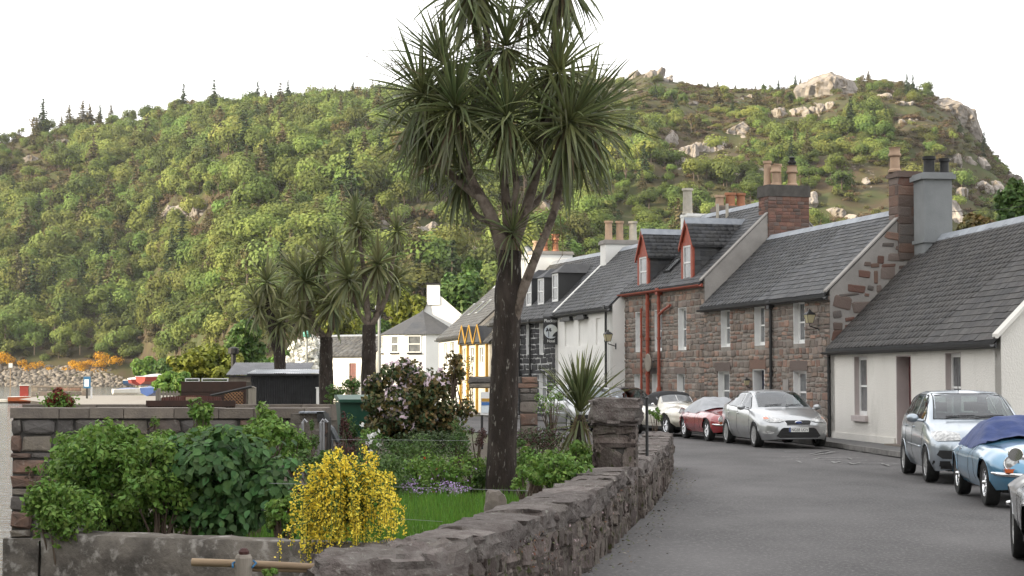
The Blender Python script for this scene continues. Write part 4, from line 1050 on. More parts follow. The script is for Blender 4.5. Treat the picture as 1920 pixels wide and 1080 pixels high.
street_lantern(q, h2.rz, 'dusty glass lantern on iron bracket high on the stone house wall', .68, .28)
lp = h2.at(1409, 722); q = Matrix.Translation(h2.A) @ Matrix.Rotation(h2.rz, 4, 'Z') @ Vector((lp[0], -.16, lp[1]))
street_lantern(q, h2.rz, 'small black door lantern beside the blue door of the stone house', .42, .16)
q = h2.at(1476, 722); MB().box(q[0] - .2, q[0] + .2, -.06, -.01, q[1] - .17, q[1] + .17).build('meter_box', K['render_pale'], h2.root)

# ---- 3. taller stone house with two dormers
h3 = House('dormer_house', 'tall stone house with two red gabled dormers and red drainpipes', (4.3, 67.8), (6.58, 60.05), 6.0, 5.15, 8.0)
up = [h3.rect(1192, 1204, 586, 660), h3.rect(1228, 1241, 581, 657), h3.rect(1272, 1287, 577, 657)]; zu0, zu1 = sum(u[2] for u in up) / 3, sum(u[3] for u in up) / 3
lo = [h3.rect(1190, 1202, 700, 760), h3.rect(1223, 1236, 704, 770), h3.rect(1270, 1284, 704, 770)]
up = [(a, b, zu0, zu1) for a, b, _, _ in up]; lo = [(a, b, .7, 1.95) for a, b, _, _ in lo]
h3.front(K['mortar'], up + lo)
for h in up + lo: h3.window(h, rec=.16, sill=None, wide=.09)
for h in lo: MB().box(h[0] - .15, h[1] + .15, -.045, -.004, h[3] + .01, h[3] + .22).build('lintel', K['stone_gable'], h3.root)
h3.stonework('stone_red', 14, 300, (.11, .25), (.17, .5))
h3.gable(h3.L - .4, h3.L, K['render_pale'], .06); h3.gable(0, .4, K['render_pale'], -.03)
dorm = []
for pxl, pxr, pyb, pyt, pya in ((1280, 1300, 526, 452, 412), (1198, 1217, 538, 474, 433)):
    xa, zb = h3.at(pxl, pyb, .12); xb, zt = h3.at(pxr, pyt, .12); xc = (xa + xb) / 2; za = h3.at((pxl + pxr) / 2, pya, .12)[1]
    dorm.append((xc, xb - xa, zb, zt, za))
h3.roof('slate', .19, (.22, .36), 200, x1=h3.L - .06, seed=15, skip=lambda a, b, y: any(d[0] - d[1] / 2 < (a + b) / 2 < d[0] + d[1] / 2 and .1 < y < 1.2 for d in dorm))
for i, d in enumerate(dorm): gabled_dormer(h3, d[0], d[1], d[2], d[3], d[4], .12, seed=40 + i)
h3.skew(h3.L - .2, h3.L + .02, K['render_pale'], .06, .09)
h3.gutter(material='red_paint', drop=.0)
for px, z0, z1, r, nm in ((1208, .2, 4.4, .045, 'soil_pipe'), (1220, .1, 4.95, .075, 'soil_pipe'), (1241, .1, 4.95, .06, 'downpipe')):
    h3.pipe(h3.at(px, 640)[0], z0, z1, 'red_paint', r, .12, nm, head=(nm == 'downpipe'))
x = h3.at(1241, 640)[0]; MB().tube([(x + .02, -.12, 4.1), (x + .5, -.12, 4.25), (x + 1.15, -.12, 4.4)], .05, 8).build('waste_pipe', K['red_paint'], h3.root)
x = h3.at(1241, 640)[0]; MB().lathe([(.06, .1), (.13, .2), (.13, 1.0), (.09, 1.4), (.06, 1.5)], 10, Matrix.Translation((x, -.12, 0))).build('pipe_collar', K['red_paint'], h3.root)
q = h3.at(1217, 680, -.22); o = MB().lathe([(0, 0), (.32, 0), (.34, .03), (.3, .05), (0, .05)], 20, Matrix.Translation((q[0], -.24, q[1])) @ Matrix.Rotation(pi / 2, 4, 'X')).build('oval_plaque', K['wood_grey'], h3.root)
h3.chimney(h3.L - .36, h3.D / 2 + .15, .8, 1.55, 6.2, 8.1, 'brick', [(h3.L - .62, h3.D / 2 - .35, .9, .13, 'pot', 'plain'), (h3.L - .25, h3.D / 2 - .2, .72, .15, 'pot', 'crown'), (h3.L - .62, h3.D / 2 + .05, .8, .13, 'pot', 'plain'), (h3.L - .25, h3.D / 2 + .42, .72, .16, 'pot', 'crown'), (h3.L - .62, h3.D / 2 + .6, 1.1, .12, 'black_trim', 'cowl')], 'mortar_dark', .34, .04, bricks=('brick', (.1, .14), (.2, .34)))
for px in (1357, 1375):
    x, z = h3.at(px, 400, h3.D / 2 - .1); MB().tube([(x, h3.D / 2 - .35, z - .25), (x, h3.D / 2 - .35, z + .35)], .06, 8).build('roof_vent', K['pot_pale'], h3.root)
# roof light between the dormers
sl = (h3.ridge - h3.eave) / (h3.D / 2); x = h3.at(1266, 492, .8)[0]
Mx = Matrix.Translation((x, .75, h3.eave + .75 * sl + .1)) @ Matrix.Rotation(math.atan(sl), 4, 'X')
rl = MB().box(-.32, .32, -.4, -.34, 0, .07, Mx).box(-.32, .32, .34, .4, 0, .07, Mx).box(-.32, -.26, -.34, .34, 0, .07, Mx).box(.26, .32, -.34, .34, 0, .07, Mx).build('roof_light', K['iron_black'], h3.root)
MB().box(-.26, .26, -.34, .34, .03, .04, Mx).build('pane', K['pane'], rl)

# ---- 4. white house with blind windows
h4 = House('white_house', 'white two storey house with shallow blind windows next to the black hotel', (1.88, 75.7), (3.86, 67.5), 5.5, 4.64, 7.3)
bl = [h4.rect(1059, 1075, 598, 648), h4.rect(1085, 1102, 592, 648), h4.rect(1117, 1126, 588, 648)]
zu0, zu1 = sum(u[2] for u in bl) / 3, sum(u[3] for u in bl) / 3; bl = [(a, b, zu0, zu1 - .16) for a, b, _, _ in bl]
h4.front(K['white_wall'], bl)
for i, h in enumerate(bl):
    MB().box(h[0] - .003, h[1] + .003, .06, .1, h[2] - .003, h[3] + .003).box(h[0] - .05, h[0], .002, .06, h[2], h[3]).box(h[1], h[1] + .05, .002, .06, h[2], h[3]).box(h[0] - .05, h[1] + .05, .002, .1, h[3], h[3] + .04).box(h[0] - .05, h[1] + .05, .002, .1, h[2] - .04, h[2]).build('blind_window', K['white_wall'], h4.root)
    if i < 2: MB().box(h[0] - .12, h[1] + .12, -.2, -.003, h[3] + .02, h[3] + .12).box(h[0] + .1, h[1] - .1, -.16, -.003, h[3] + .12, h[3] + .2).build('window_hood', K['iron_black'], h4.root)
h4.gable(h4.L - .4, h4.L, K['white_wall'], -.02); h4.gable(0, .4, K['white_wall'], -.02)
h4.roof('slate', .2, (.22, .36), 150, seed=21)
h4.skew(-.02, .22, K['white_wall'], .06, .07)
h4.gutter(drop=.04)
x = h4.at(1140, 640)[0]; h4.pipe(x, .1, 4.5, r=.05)
h4.chimney(.5, h4.D / 2 + .1, .8, 1.75, 6.2, 7.55, 'white_wall', [(.45, h4.D / 2 - .5, .85, .16, 'pot', 'plain'), (.45, h4.D / 2 + .0, .85, .16, 'pot', 'plain'), (.45, h4.D / 2 + .6, .85, .17, 'pot_pale', 'plain')], 'render_pale', .12, .07)
lp = h4.at(1140, 640, -.35); q = Matrix.Translation(h4.A) @ Matrix.Rotation(h4.rz, 4, 'Z') @ Vector((lp[0], -.35, lp[1]))
street_lantern(q, h4.rz, 'pale glass lantern on the downpipe of the white house', .75, .3)
h3.chimney(.3, h3.D / 2 + .1, .7, 1.4, 6.6, 8.05, 'white_wall', [(.3, h3.D / 2 - .45, 1.0, .19, 'pot_pale', 'plain')], 'white_wall', .06, .02)
h3.chimney(.36, h3.D / 2 + 1.35, .8, 1.2, 6.3, 8.3, 'stone_gable', [(.3, h3.D / 2 + .9, .45, .17, 'pot', 'plain'), (.3, h3.D / 2 + 1.35, .55, .19, 'pot_red', 'plain'), (.3, h3.D / 2 + 1.8, .55, .17, 'pot_red', 'plain')], 'coping', .14, .08)

# ---- 5. black painted hotel
h5 = House('black_hotel', 'black painted stone hotel with white pointed joints and three roof dormers', (-0.95, 84.6), (1.86, 75.75), 5.6, 4.5, 7.3, 'hotel')
up = [h5.rect(968, 975.5, 613, 668), h5.rect(987, 995.5, 609, 666), h5.rect(1011.5, 1020.5, 605, 665)]; zu0, zu1 = sum(u[2] for u in up) / 3, sum(u[3] for u in up) / 3
lo = [h5.rect(1011, 1025, 704, 730)]; lo = [(a, b, .8, 2.0) for a, b, _, _ in lo]; up = [(a, b, zu0, zu1) for a, b, _, _ in up]
h5.front(K['mortar_white'], up + lo)
for h in up + lo: h5.window(h, rec=.12, sill=None)
h5.stonework('stone_black', 18, 300, (.16, .3), (.35, .95), gap=.026)
h5.gable(h5.L - .4, h5.L, K['white_wall'], -.02); h5.gable(0, .4, K['white_wall'], -.02)
h5.roof('slate', .2, (.22, .36), 100, seed=25)
h5.gutter(drop=.03)
for px in (977, 997): h5.pipe(h5.at(px, 640)[0], .1, 4.3)
sl5 = (h5.ridge - h5.eave) / (h5.D / 2)
for px0, px1, py0, py1 in ((987.5, 997, 522, 574), (1009, 1020.5, 520, 572), (1036, 1047, 511, 566)):
    yf = .55; xa, zb = h5.at(px0, py1, yf); xb, zt = h5.at(px1, py0, yf); zb = max(zb, h5.eave + .3)
    yb = (zt - h5.eave) / sl5
    do = MB().prism([(xa, yf, zb - .1), (xa, yb, zt), (xa, yf, zt)], (.04, 0, 0)).prism([(xb - .04, yf, zb - .1), (xb - .04, yb, zt), (xb - .04, yf, zt)], (.04, 0, 0)).build('dormer', K['slate'], h5.root)
    xm = (xa + xb) / 2; zr = zt + .42; yr2 = (zr - h5.eave) / sl5
    MB().add([(xa - .08, yf - .1, zt), (xb + .08, yf - .1, zt), (xb + .08, yb + .1, zt), (xa - .08, yb + .1, zt), (xm, yf + .45, zr), (xm, yr2 + .1, zr)], [(0, 1, 4), (1, 2, 5, 4), (3, 0, 4, 5), (0, 3, 2, 1)]).build('dormer_roof', K['slate'], do)
    h5.window((xa + .02, xb - .02, zb, zt - .03), rec=0, y0=yf - .02, sill=None, parent=do, wide=.07)
h5.chimney(.45, h5.D / 2, .8, 2.0, 6.4, 7.75, 'white_wall', [(.45, h5.D / 2 - .3, .85, .16, 'pot_red', 'crown'), (.45, h5.D / 2 + .25, .85, .16, 'pot_red', 'crown'), (.45, h5.D / 2 - .75, .5, .14, 'pot', 'plain')], 'render_pale', .1, .06)
# hanging sign
sg_x, sg_z = h5.at(1041, 626, -.1)
q = Matrix.Translation(h5.A) @ Matrix.Rotation(h5.rz, 4, 'Z') @ Vector((h5.L + .02, -.12, 0))
sc_ = at(1033, 626, q.y - .3)
sgn = thing('hanging_sign', 'black hanging hotel sign with round moon and palm painting', 'sign', (sc_.x, sc_.y, sc_.z), radians(6))
MB().box(-.33, .33, -.02, .02, -.46, .72).build('board', K['iron_black'], sgn)
disc = MB().lathe([(0, 0), (.3, 0), (.3, .012), (0, .012)], 28, Matrix.Translation((0, -.021, .1)) @ Matrix.Rotation(pi / 2, 4, 'X')).build('moon', mat('sign_moon', (0.62, 0.63, 0.56), (0.42, 0.46, 0.52), scale=2.2, rough=.6), sgn)
pm = MB(); yy = -.037
pm.box(-.115, -.085, yy, yy + .003, -.14, .16)
for k in range(9):
    a = radians(-30 + 30 * k); ex, ez = -.1 + .14 * cos(a), .17 + .1 * sin(a) - (.05 if k in (0, 8, 1, 7) else 0)
    pm.prism([(-.1, yy, .15), (ex * .6 - .04, yy, (.19 + ez) / 2 + .04), (ex, yy, ez), ((ex - .1) / 2, yy, (.15 + ez) / 2 - .01)], (0, .003, 0))
pm.prism([(.05, yy, -.12), (.3, yy, -.12), (.29, yy, .12), (.2, yy, .08), (.1, yy, -.02)], (0, .003, 0))
pm.build('palm_painting', K['iron_black'], disc)
K['sign_white'] = mat('sign_white', (.8, .8, .78), rough=.6)
for tx, z, sz in (('Plockton', .5, .19), ('Hotel', -.36, .17)):
    o = lettering(tx, sz, K['sign_white'], sgn); o.location = (0, -.024, z); o.rotation_euler = (pi / 2, 0, 0); o.scale = (.86, 1, 1)
MB().tube([(.4, 0, -.62), (.4, 0, .9)], .018, 6).tube([(-.36, 0, .76), (.4, 0, .76)], .018, 6).tube([(.4, 0, .1), (.33, 0, .1)], .015, 6).tube([(.4, 0, .76), (.52, .25, .76)], .015, 6).tube([(.4, 0, -.3), (.52, .25, -.3)], .015, 6).build('bracket', K['iron_black'], sgn)

# ---- 6. cream house with yellow woodwork
h6 = House('cream_house', 'cream house with yellow timber posts and little yellow gablets', (-2.55, 88.5), (-0.97, 84.7), 6.0, 3.6, 6.2)
h6.front(K['cream_wall'], [(.35, .8, 2.5, 3.3), (1.3, 1.8, 2.5, 3.3), (2.5, 3.0, 2.5, 3.3)])
for h in h6.holes: h6.window(h, rec=.1, sill=None)
for x in (.05, 1.05, 2.3, 3.6): MB().box(x - .045, x + .045, -.12, -.003, 0, 3.55).build('post', K['yellow_paint'], h6.root)
for x in (.75, 1.75, 2.85):
    g = MB().prism([(x - .45, -.25, 3.55), (x + .45, -.25, 3.55), (x, -.25, 4.35)], (0, .9, 0)).build('gablet', K['slate'], h6.root)
    for sg in (-1, 1): MB().prism([(x + sg * .5, -.3, 3.45), (x, -.3, 4.35), (x, -.3, 4.42), (x + sg * .52, -.3, 3.54)], (0, .05, 0)).build('barge_board', K['yellow_paint'], g)
h6.gable(h6.L - .3, h6.L, K['cream_wall'], -.02); h6.gable(0, .3, K['cream_wall'], -.02)
h6.roof('slate', .24, (.25, .4), 0, seed=27)
h6.chimney(h6.L - .4, h6.D / 2, .7, 1.2, 5.5, 7.0, 'cream_wall', [(h6.L - .4, h6.D / 2 - .3, .6, .15, 'pot', 'plain'), (h6.L - .4, h6.D / 2 + .3, .6, .15, 'pot', 'plain')], 'render_pale', .1, .06)

# ---- 7. white house further along
h7 = House('white_roadside_house', 'white house with roof lights and broad white chimney behind the palm trunk', (-4.1, 98.6), (-2.1, 88.0), 6.4, 4.05, 6.9)
wn7 = [h7.rect(832, 838, 643, 690), h7.rect(843, 852, 641, 690), h7.rect(865, 869, 640, 690)]
h7.front(K['white_wall'], wn7)
for h in wn7: h7.window(h, rec=.1, sill=None)
h7.gable(h7.L - .4, h7.L, K['render_pale'], -.02); h7.gable(0, .4, K['white_wall'], -.02)
h7.roof('slate', .24, (.25, .4), 0, seed=29)
sl7 = (h7.ridge - h7.eave) / (h7.D / 2)
for px, py in ((877, 582), (893, 580), (907, 576)):
    x, _ = h7.at(px, py, 1.6); Mx = Matrix.Translation((x, 1.6, h7.eave + 1.6 * sl7 + .1)) @ Matrix.Rotation(math.atan(sl7), 4, 'X')
    o = MB().box(-.35, .35, -.55, .55, 0, .05, Mx).build('roof_light', K['lead'], h7.root); MB().box(-.28, .28, -.48, .48, .051, .056, Mx).build('pane', K['pane'], o)
h7.chimney(h7.L - 3.2, h7.D / 2, 1.0, 1.6, 6.0, 8.0, 'white_wall', [(h7.L - 3.2, h7.D / 2 - .4, .5, .18, 'pot_red', 'plain'), (h7.L - 3.2, h7.D / 2 + .4, .5, .2, 'lead', 'cowl')], 'white_wall', .14, .06)
h7.gutter()

# ---- 8. white house with a many sided end, seen end on
t8 = thing('octagonal_house', 'white house with many sided slate roofed end and tall gable chimney', 'house', (0, 0, 0))
D8 = 112.0
def w8(px, py, Y=D8): return at(px, py, Y)
e8 = w8(760, 624).z; top8 = w8(790, 580).z
c0 = w8(775, 624)                                   # centre of the bay front
cx8, cy8 = c0.x + .35, D8 + 2.5; r8 = 2.55
ang = [radians(a) for a in (180, 212, 247, 280, 313, 350)]
ring = [(cx8 + r8 * cos(a), cy8 + r8 * sin(a)) for a in ang]
wl8 = MB()
for i in range(5):
    (xa, ya), (xb, yb_) = ring[i], ring[i + 1]
    wl8.quad((xa, ya, -.1), (xb, yb_, -.1), (xb, yb_, e8), (xa, ya, e8))
wl8.quad((ring[0][0], ring[0][1], -.1), (ring[0][0], ring[0][1], e8), (ring[0][0] - .2, ring[0][1] + 11, e8), (ring[0][0] - .2, ring[0][1] + 11, -.1))
wl8.quad((ring[5][0], ring[5][1], -.1), (ring[5][0] + .9, ring[5][1] + 11, -.1), (ring[5][0] + .9, ring[5][1] + 11, e8), (ring[5][0], ring[5][1], e8))
wl8.build('wall', K['white_wall'], t8)
apx = Vector((cx8 + .1, cy8 + .9, w8(790, 579).z))
rf = MB(); big = [(cx8 + (r8 + .2) * cos(a), cy8 + (r8 + .2) * sin(a), e8 - .08) for a in ang]
for i in range(5): rf.add([big[i], big[i + 1], tuple(apx)], [(0, 1, 2)])
gap_ = Vector((cx8 + .75, cy8 + 1.2, w8(812, 548).z + .35)); gl = Vector((ring[0][0] - .2, cy8 + 1.25, e8)); gr = Vector((cx8 + r8 + 1.7, cy8 + 1.0, e8 - .1))
rf.add([big[0], tuple(apx), tuple(gap_ + Vector((-.1, .1, -.1))), tuple(gap_ + Vector((0, 10, 0))), (big[0][0] - .2, big[0][1] + 11, e8 - .08)], [(0, 1, 2, 3, 4)])
rf.add([tuple(gap_ + Vector((.1, .3, -.15))), tuple(gr + Vector((.25, .3, -.15))), tuple(gr + Vector((.25, 10, -.15))), tuple(gap_ + Vector((.1, 10, -.15)))], [(0, 1, 2, 3)])
rf.build('roof', K['slate'], t8)
gm = Vector((apx.x + .05, gap_.y, apx.z + .05))
MB().prism([gm + Vector((0, 0, -4.5)), gr + Vector((0, 0, -3.5)), gr, gap_, gm], (0, .3, 0)).build('gable', K['white_wall'], t8)
ch = MB().box(gap_.x - .42, gap_.x + .42, gap_.y - .1, gap_.y + .6, gap_.z - 1.0, w8(812, 537).z + .3).build('chimney', K['white_wall'], t8)
MB().box(gap_.x - .47, gap_.x + .47, gap_.y - .15, gap_.y + .65, w8(812, 537).z + .3, w8(812, 534).z + .32).build('cap', K['black_trim'], ch)
def win8(i, f0, f1, z0, z1):
    a, b = Vector((*ring[i], 0)), Vector((*ring[i + 1], 0)); d = (b - a); L = d.length; d.normalize()
    e = empty('window'); e.parent = t8; e.location = (a.x, a.y, 0); e.rotation_euler = (0, 0, atan2(d.y, d.x))
    x0, x1 = L * f0, L * f1; f = .06; zm = (z0 + z1) / 2
    MB().box(x0, x0 + f, -.05, .04, z0, z1).box(x1 - f, x1, -.05, .04, z0, z1).box(x0 + f, x1 - f, -.05, .04, z0, z0 + f).box(x0 + f, x1 - f, -.05, .04, z1 - f, z1).box(x0 + f, x1 - f, -.045, .04, zm - .03, zm + .03).build('frame', K['white_paint'], e)
    MB().box(x0 + f, x1 - f, -.012, -.006, z0 + f, zm - .03).build('pane', K['pane'], e); MB().box(x0 + f, x1 - f, -.012, -.006, zm + .03, z1 - f).build('pane', K['pane'], e)
    MB().box(x0 - .05, x1 + .05, -.1, -.052, z0 - .1, z0).build('sill', K['stone_black'], e)
z0_, z1_ = w8(790, 661).z, w8(790, 629).z
win8(1, .3, .75, z0_, z1_); win8(2, .2, .8, z0_, z1_); win8(4, .2, .8, z0_, z1_); win8(0, .2, .5, z0_, z1_)
for px in (711,): MB().tube([w8(711, 735, 105), w8(711, 575, 105)], .09, 8).build('downpipe', K['iron_grey'], t8)

# ---- 9. low white building with a red door
D9 = 122.0; p0, p1 = at(560, 668, D9), at(699, 668, D9 - 3)
h9 = House('white_outbuilding', 'low white building with hipped slate roof and narrow red door', (p0.x, D9), (p1.x, D9 - 3), 5.0, p0.z, at(665, 630, D9).z)
x, z = h9.at(661, 700); hd9 = (x - .32, x + .32, 1.0, h9.at(661, 680)[1])
h9.front(K['white_wall'], [hd9]); h9.gable(h9.L - .3, h9.L, K['white_wall'], -.02); h9.gable(0, .3, K['white_wall'], -.02)
h9.door(hd9, 'door_red', 'white_paint', .08, False)
h9.roof('slate', .3, (.3, .5), 0, seed=30)
# hill-side farm roof peeking behind the sheds is left to the trees
# ------------------------------------------------------------------ garden: walls
BED_Z = 0.35
V, F = [], []
gy = [12.4, 13.2, 15, 17, 20, 23, 27, 28, 32, 36, 40]
for Y in gy:
    xl = float(np.interp(Y, [12.4, 13.2, 27, 28, 40], [-3.3, -3.5, -6.3, -7.4, -8.5])); xr = float(np.interp(Y, [12.4, 16.4, 22.8, 30, 36, 40], [-.75, .25, 1.2, 2.2, 2.8, 1.6]))
    for k in range(13):
        X = xl + (xr - xl) * k / 12; V.append((X, Y, BED_Z + .05 * fbm(X, Y, 0, .8, 3) + (.25 * sstep(27.4, 28, Y) + .15 * sstep(30, 36, Y)) * sstep(-2.4, -3.2, X)))
for i in range(len(gy) - 1):
    for k in range(12): q = i * 13 + k; F.append((q, q + 1, q + 14, q + 13))
me = bpy.data.meshes.new('garden_ground'); me.from_pydata(V, [], F); me.update(); me.shade_smooth(); tag(new_obj('garden_ground', me, None, K['earth']), kind='structure')
# lawn
V = []; lawn_pts = [(-2.4, 15.2), (-1.1, 13.3), (-.35, 14.9), (.05, 17.2), (.2, 19.2), (.15, 20.8), (-1.4, 20.9), (-2.4, 20.0)]
mb = MB().poly([(x, y, BED_Z + .055) for x, y in lawn_pts]); lawn = tag(mb.build('lawn', K['lawn']), kind='structure')
def inside(poly, x, y):
    c = False; j = len(poly) - 1
    for i in range(len(poly)):
        if (poly[i][1] > y) != (poly[j][1] > y) and x < (poly[j][0] - poly[i][0]) * (y - poly[i][1]) / (poly[j][1] - poly[i][1]) + poly[i][0]: c = not c
        j = i
    return c
gv, gf = [], []
rr = random.Random(17); n = 0
while n < 15000:
    x, y = rr.uniform(-2.6, .3), rr.uniform(13.3, 22.6)
    if not inside(lawn_pts, x, y): continue
    a, h = rr.uniform(0, 6.28), rr.uniform(.05, .13) * (1.6 if rr.random() < .1 else 1); w = .006; l = rr.uniform(0, .06); b = rr.uniform(0, 6.28)
    dx, dy = cos(a) * w, sin(a) * w; z = BED_Z + .05
    gv += [(x - dx, y - dy, z), (x + dx, y + dy, z), (x + l * cos(b), y + l * sin(b), z + h)]; gf.append((3 * n, 3 * n + 1, 3 * n + 2)); n += 1
tag(np_mesh('grass', gv, gf, K['grass_blade']), 'short bright green lawn grass behind the roadside wall', 'grass', kind='stuff')

# sea wall behind the garden
sea = thing('sea_wall', 'old rubble sea wall with flat coping at the back of the garden', 'wall', (-7.67, 27, 0))
SW = 4.85
MB().box(0.03, SW, .03, .55, -2.6, 1.2).build('wall_core', K['mortar_dark'], sea)
MB().prism([(-.06, -.12, -2.6), (SW, -.12, -2.6), (SW, -.12, -.62), (-.06, -.12, -.62)], (0, .14, 0)).build('wall_base', K['concrete'], sea)
rr = random.Random(51); items = []
for cx, cz, w, h in courses(0, SW, -.62, 1.19, [], rr, (.09, .27), (.16, .58), .028):
    items.append((rr.randrange(10), Matrix.Translation((cx, .03, cz)) @ Matrix.Rotation(rr.gauss(0, .035), 4, 'Y') @ Matrix.Diagonal((w, rr.uniform(.03, .09), h, 1))))
pieces(sea, 'stone', 'stonework', items, STONES['stone_sea'], K['stone_sea'], 300)
x = 0.0
while x < SW:
    l = rr.uniform(.45, .8); e = min(SW, x + l)
    MB().box(x + .004, e - .008, -.06, .62, 1.2, 1.35 + rr.uniform(-.008, .008)).build('coping_stone', K['coping'], sea); x = e
# second wall further back with blocks
sw2 = thing('block_wall', 'low grey block wall behind the sea wall', 'wall', (-9.3, 33.5, 0))
zt2 = 1.31; x = 0.0; rr = random.Random(52)
while x < 6.3:
    l = rr.uniform(.5, .9); MB().box(x, x + l - .012, 0, .3, zt2 - .3, zt2).build('block', K['coping'], sw2)
    MB().box(x, x + l - .012, .02, .28, .0, zt2 - .31).build('block', K['concrete'], sw2); x += l

# concrete retaining wall in front of the shrubs
cw = thing('retaining_wall', 'weathered concrete retaining wall below the garden shrubs', 'wall', (0, 0, 0))
def rough_strip(a, b, w, z0, z1, nx, nz, seed):
    a, b = Vector((*a, 0)), Vector((*b, 0)); d = (b - a); L = d.length; d.normalize(); nrm = Vector((d.y, -d.x, 0)); mbx = MB(); g = []
    prof = [(0, z0), *[(0, z0 + (z1 - z0) * k / nz) for k in range(1, nz + 1)], (w * .5, z1 + .01), (w, z1)]
    for i in range(nx + 1):
        for off, z in prof:
            p = a + d * (L * i / nx); o_ = .03 * fbm(p.x * 3 + seed, p.y * 3, z * 3, 1.0, 4)
            q = p - nrm * (off - (o_ if off == 0 else 0)); g.append((q.x, q.y, z + (.02 * fbm(p.x * 4, p.y * 4, off * 5, 1.0, 3) if z > z1 - .05 else 0)))
    m_ = len(prof)
    for i in range(nx):
        for j in range(m_ - 1): t = i * m_ + j; mbx.f.append((t, t + m_, t + m_ + 1, t + 1))
    mbx.v = g; return mbx
rough_strip((-3.52, 13.2), (-.95, 12.15), .32, -1.7, .66, 40, 14, 3).build('wall_front', K['concrete'], cw, True)
rough_strip((-6.3, 26.9), (-3.52, 13.2), .32, -2.2, .6, 60, 10, 5).build('wall_side', K['concrete'], cw, True)
MB().prism([(-3.6, 12.9, -.3), (-1.0, 11.75, -.3), (-1.0, 11.75, .44), (-2.2, 12.3, .4), (-3.6, 12.9, .33)], (.1, .33, 0)).build('footing', K['concrete'], cw)

# roadside wall of rough stones
def path_wall(path):
    P = [Vector((x, y, 0)) for x, y in path]; S = [0.0]
    for i in range(1, len(P)): S.append(S[-1] + (P[i] - P[i - 1]).length)
    def f(s):
        s = max(0, min(S[-1] - 1e-6, s))
        for i in range(len(P) - 1):
            if S[i] <= s <= S[i + 1]:
                t = (s - S[i]) / (S[i + 1] - S[i]); d = (P[i + 1] - P[i]).normalized(); return P[i].lerp(P[i + 1], t), d
    return f, S[-1]
def rough_block(seed, cuts=4, amp=.07, rnd=.22):
    bm = bmesh.new(); bmesh.ops.create_cube(bm, size=1.0); bmesh.ops.subdivide_edges(bm, edges=bm.edges[:], cuts=cuts, use_grid_fill=True)
    rr = random.Random(seed); off = Vector((rr.random() * 50, rr.random() * 50, 0))
    planes = [(Vector((rr.gauss(0, 1), rr.gauss(0, 1), rr.gauss(0, 1))).normalized(), rr.uniform(.45, .62)) for _ in range(6)]
    for v in bm.verts:
        p = v.co.copy(); l = max(abs(p.x), abs(p.y), abs(p.z)); q = p.normalized() * .5 * 1.25
        p = p.lerp(q, rnd * (p.length / .866) ** 3)
        for n_, d_ in planes:
            e = p.dot(n_) - d_
            if e > 0: p -= n_ * e * .8
        nn_ = noise.fractal(v.co * 3.6 + off, .7, 2.0, 5) * amp
        v.co = p * (1 + nn_ * 1.6)
    me = bpy.data.meshes.new('stone'); bm.to_mesh(me); bm.free(); me.shade_smooth(); me.set_sharp_from_angle(angle=radians(20)); return me
BLK = [rough_block(300 + i, 7, .085, .12) for i in range(9)]; BLKF = [rough_block(340 + i, 4, .11, .12) for i in range(9)]
for m_ in BLK: m_.materials.append(K['stone_wall'])
for m_ in BLKF: m_.materials.append(K['stone_face'])
gwall = thing('roadside_wall', 'low rough stone wall curving along the road edge', 'wall', (0, 0, 0))
def build_wall(path, root, zt, s0, width, seed, capl=(.4, .9), end=None):
    f, L = path_wall(path); rr = random.Random(seed)
    core = MB(); prev = None; n_ = int(L / .25)
    for i in range(n_ + 1):
        p, d = f(L * i / n_); nr = Vector((d.y, -d.x, 0)); w = width / 2 - .07
        core.v += [tuple(p + nr * w + Vector((0, 0, -.6))), tuple(p + nr * w + Vector((0, 0, zt - .12))), tuple(p - nr * w + Vector((0, 0, zt - .12))), tuple(p - nr * w + Vector((0, 0, -.6)))]
        if i: q = 4 * (i - 1); core.f += [(q, q + 1, q + 5, q + 4), (q + 1, q + 2, q + 6, q + 5), (q + 2, q + 3, q + 7, q + 6)]
    core.build('wall_core', K['mortar_dark'], root)
    s = s0; caps = []
    while s < L - .1:
        l = min(rr.uniform(*capl), L - s); p, d = f(s + l / 2); a = atan2(d.y, d.x); h = rr.uniform(.2, .27)
        caps.append((rr.randrange(9), Matrix.Translation((p.x, p.y, zt - h / 2 + rr.uniform(-.025, .02))) @ Matrix.Rotation(a + rr.gauss(0, .03), 4, 'Z') @ Matrix.Rotation(rr.gauss(0, .025), 4, 'X') @ Matrix.Diagonal((l * 1.08, width * rr.uniform(1.0, 1.16), h * 1.1, 1))))
        s += l
    pieces(root, 'cap_stone', 'cap_stones', caps, BLK, K['stone_wall'], 300)
    it = []
    for cs, cz, w, h in courses(0, L, -.08, zt - .2, [], rr, (.13, .3), (.14, .42), .012):
        p, d = f(cs); a = atan2(d.y, d.x); nr = Vector((d.y, -d.x, 0)); q = p + nr * (width / 2 - .06 + rr.uniform(-.025, .02))
        it.append((rr.randrange(9), Matrix.Translation((q.x, q.y, cz)) @ Matrix.Rotation(a + rr.gauss(0, .06), 4, 'Z') @ Matrix.Rotation(rr.gauss(0, .07), 4, 'Y') @ Matrix.Diagonal((w * 1.12, .2, h * 1.16, 1))))
    it.sort(key=lambda q: q[1].translation.length)
    pieces(root, 'face_stone', 'face_stonework', it, BLKF, K['stone_face'], 200)
build_wall([(-.92, 11.9), (-.57, 12.7), (-.16, 14.2), (.33, 16.4), (.74, 18.8), (1.32, 22.9)], gwall, .68, .1, .5, 61)
build_wall([(1.45, 23.3), (2.3, 29.5), (2.95, 35.6), (3.0, 36.6)], gwall, .68, .1, .5, 62)
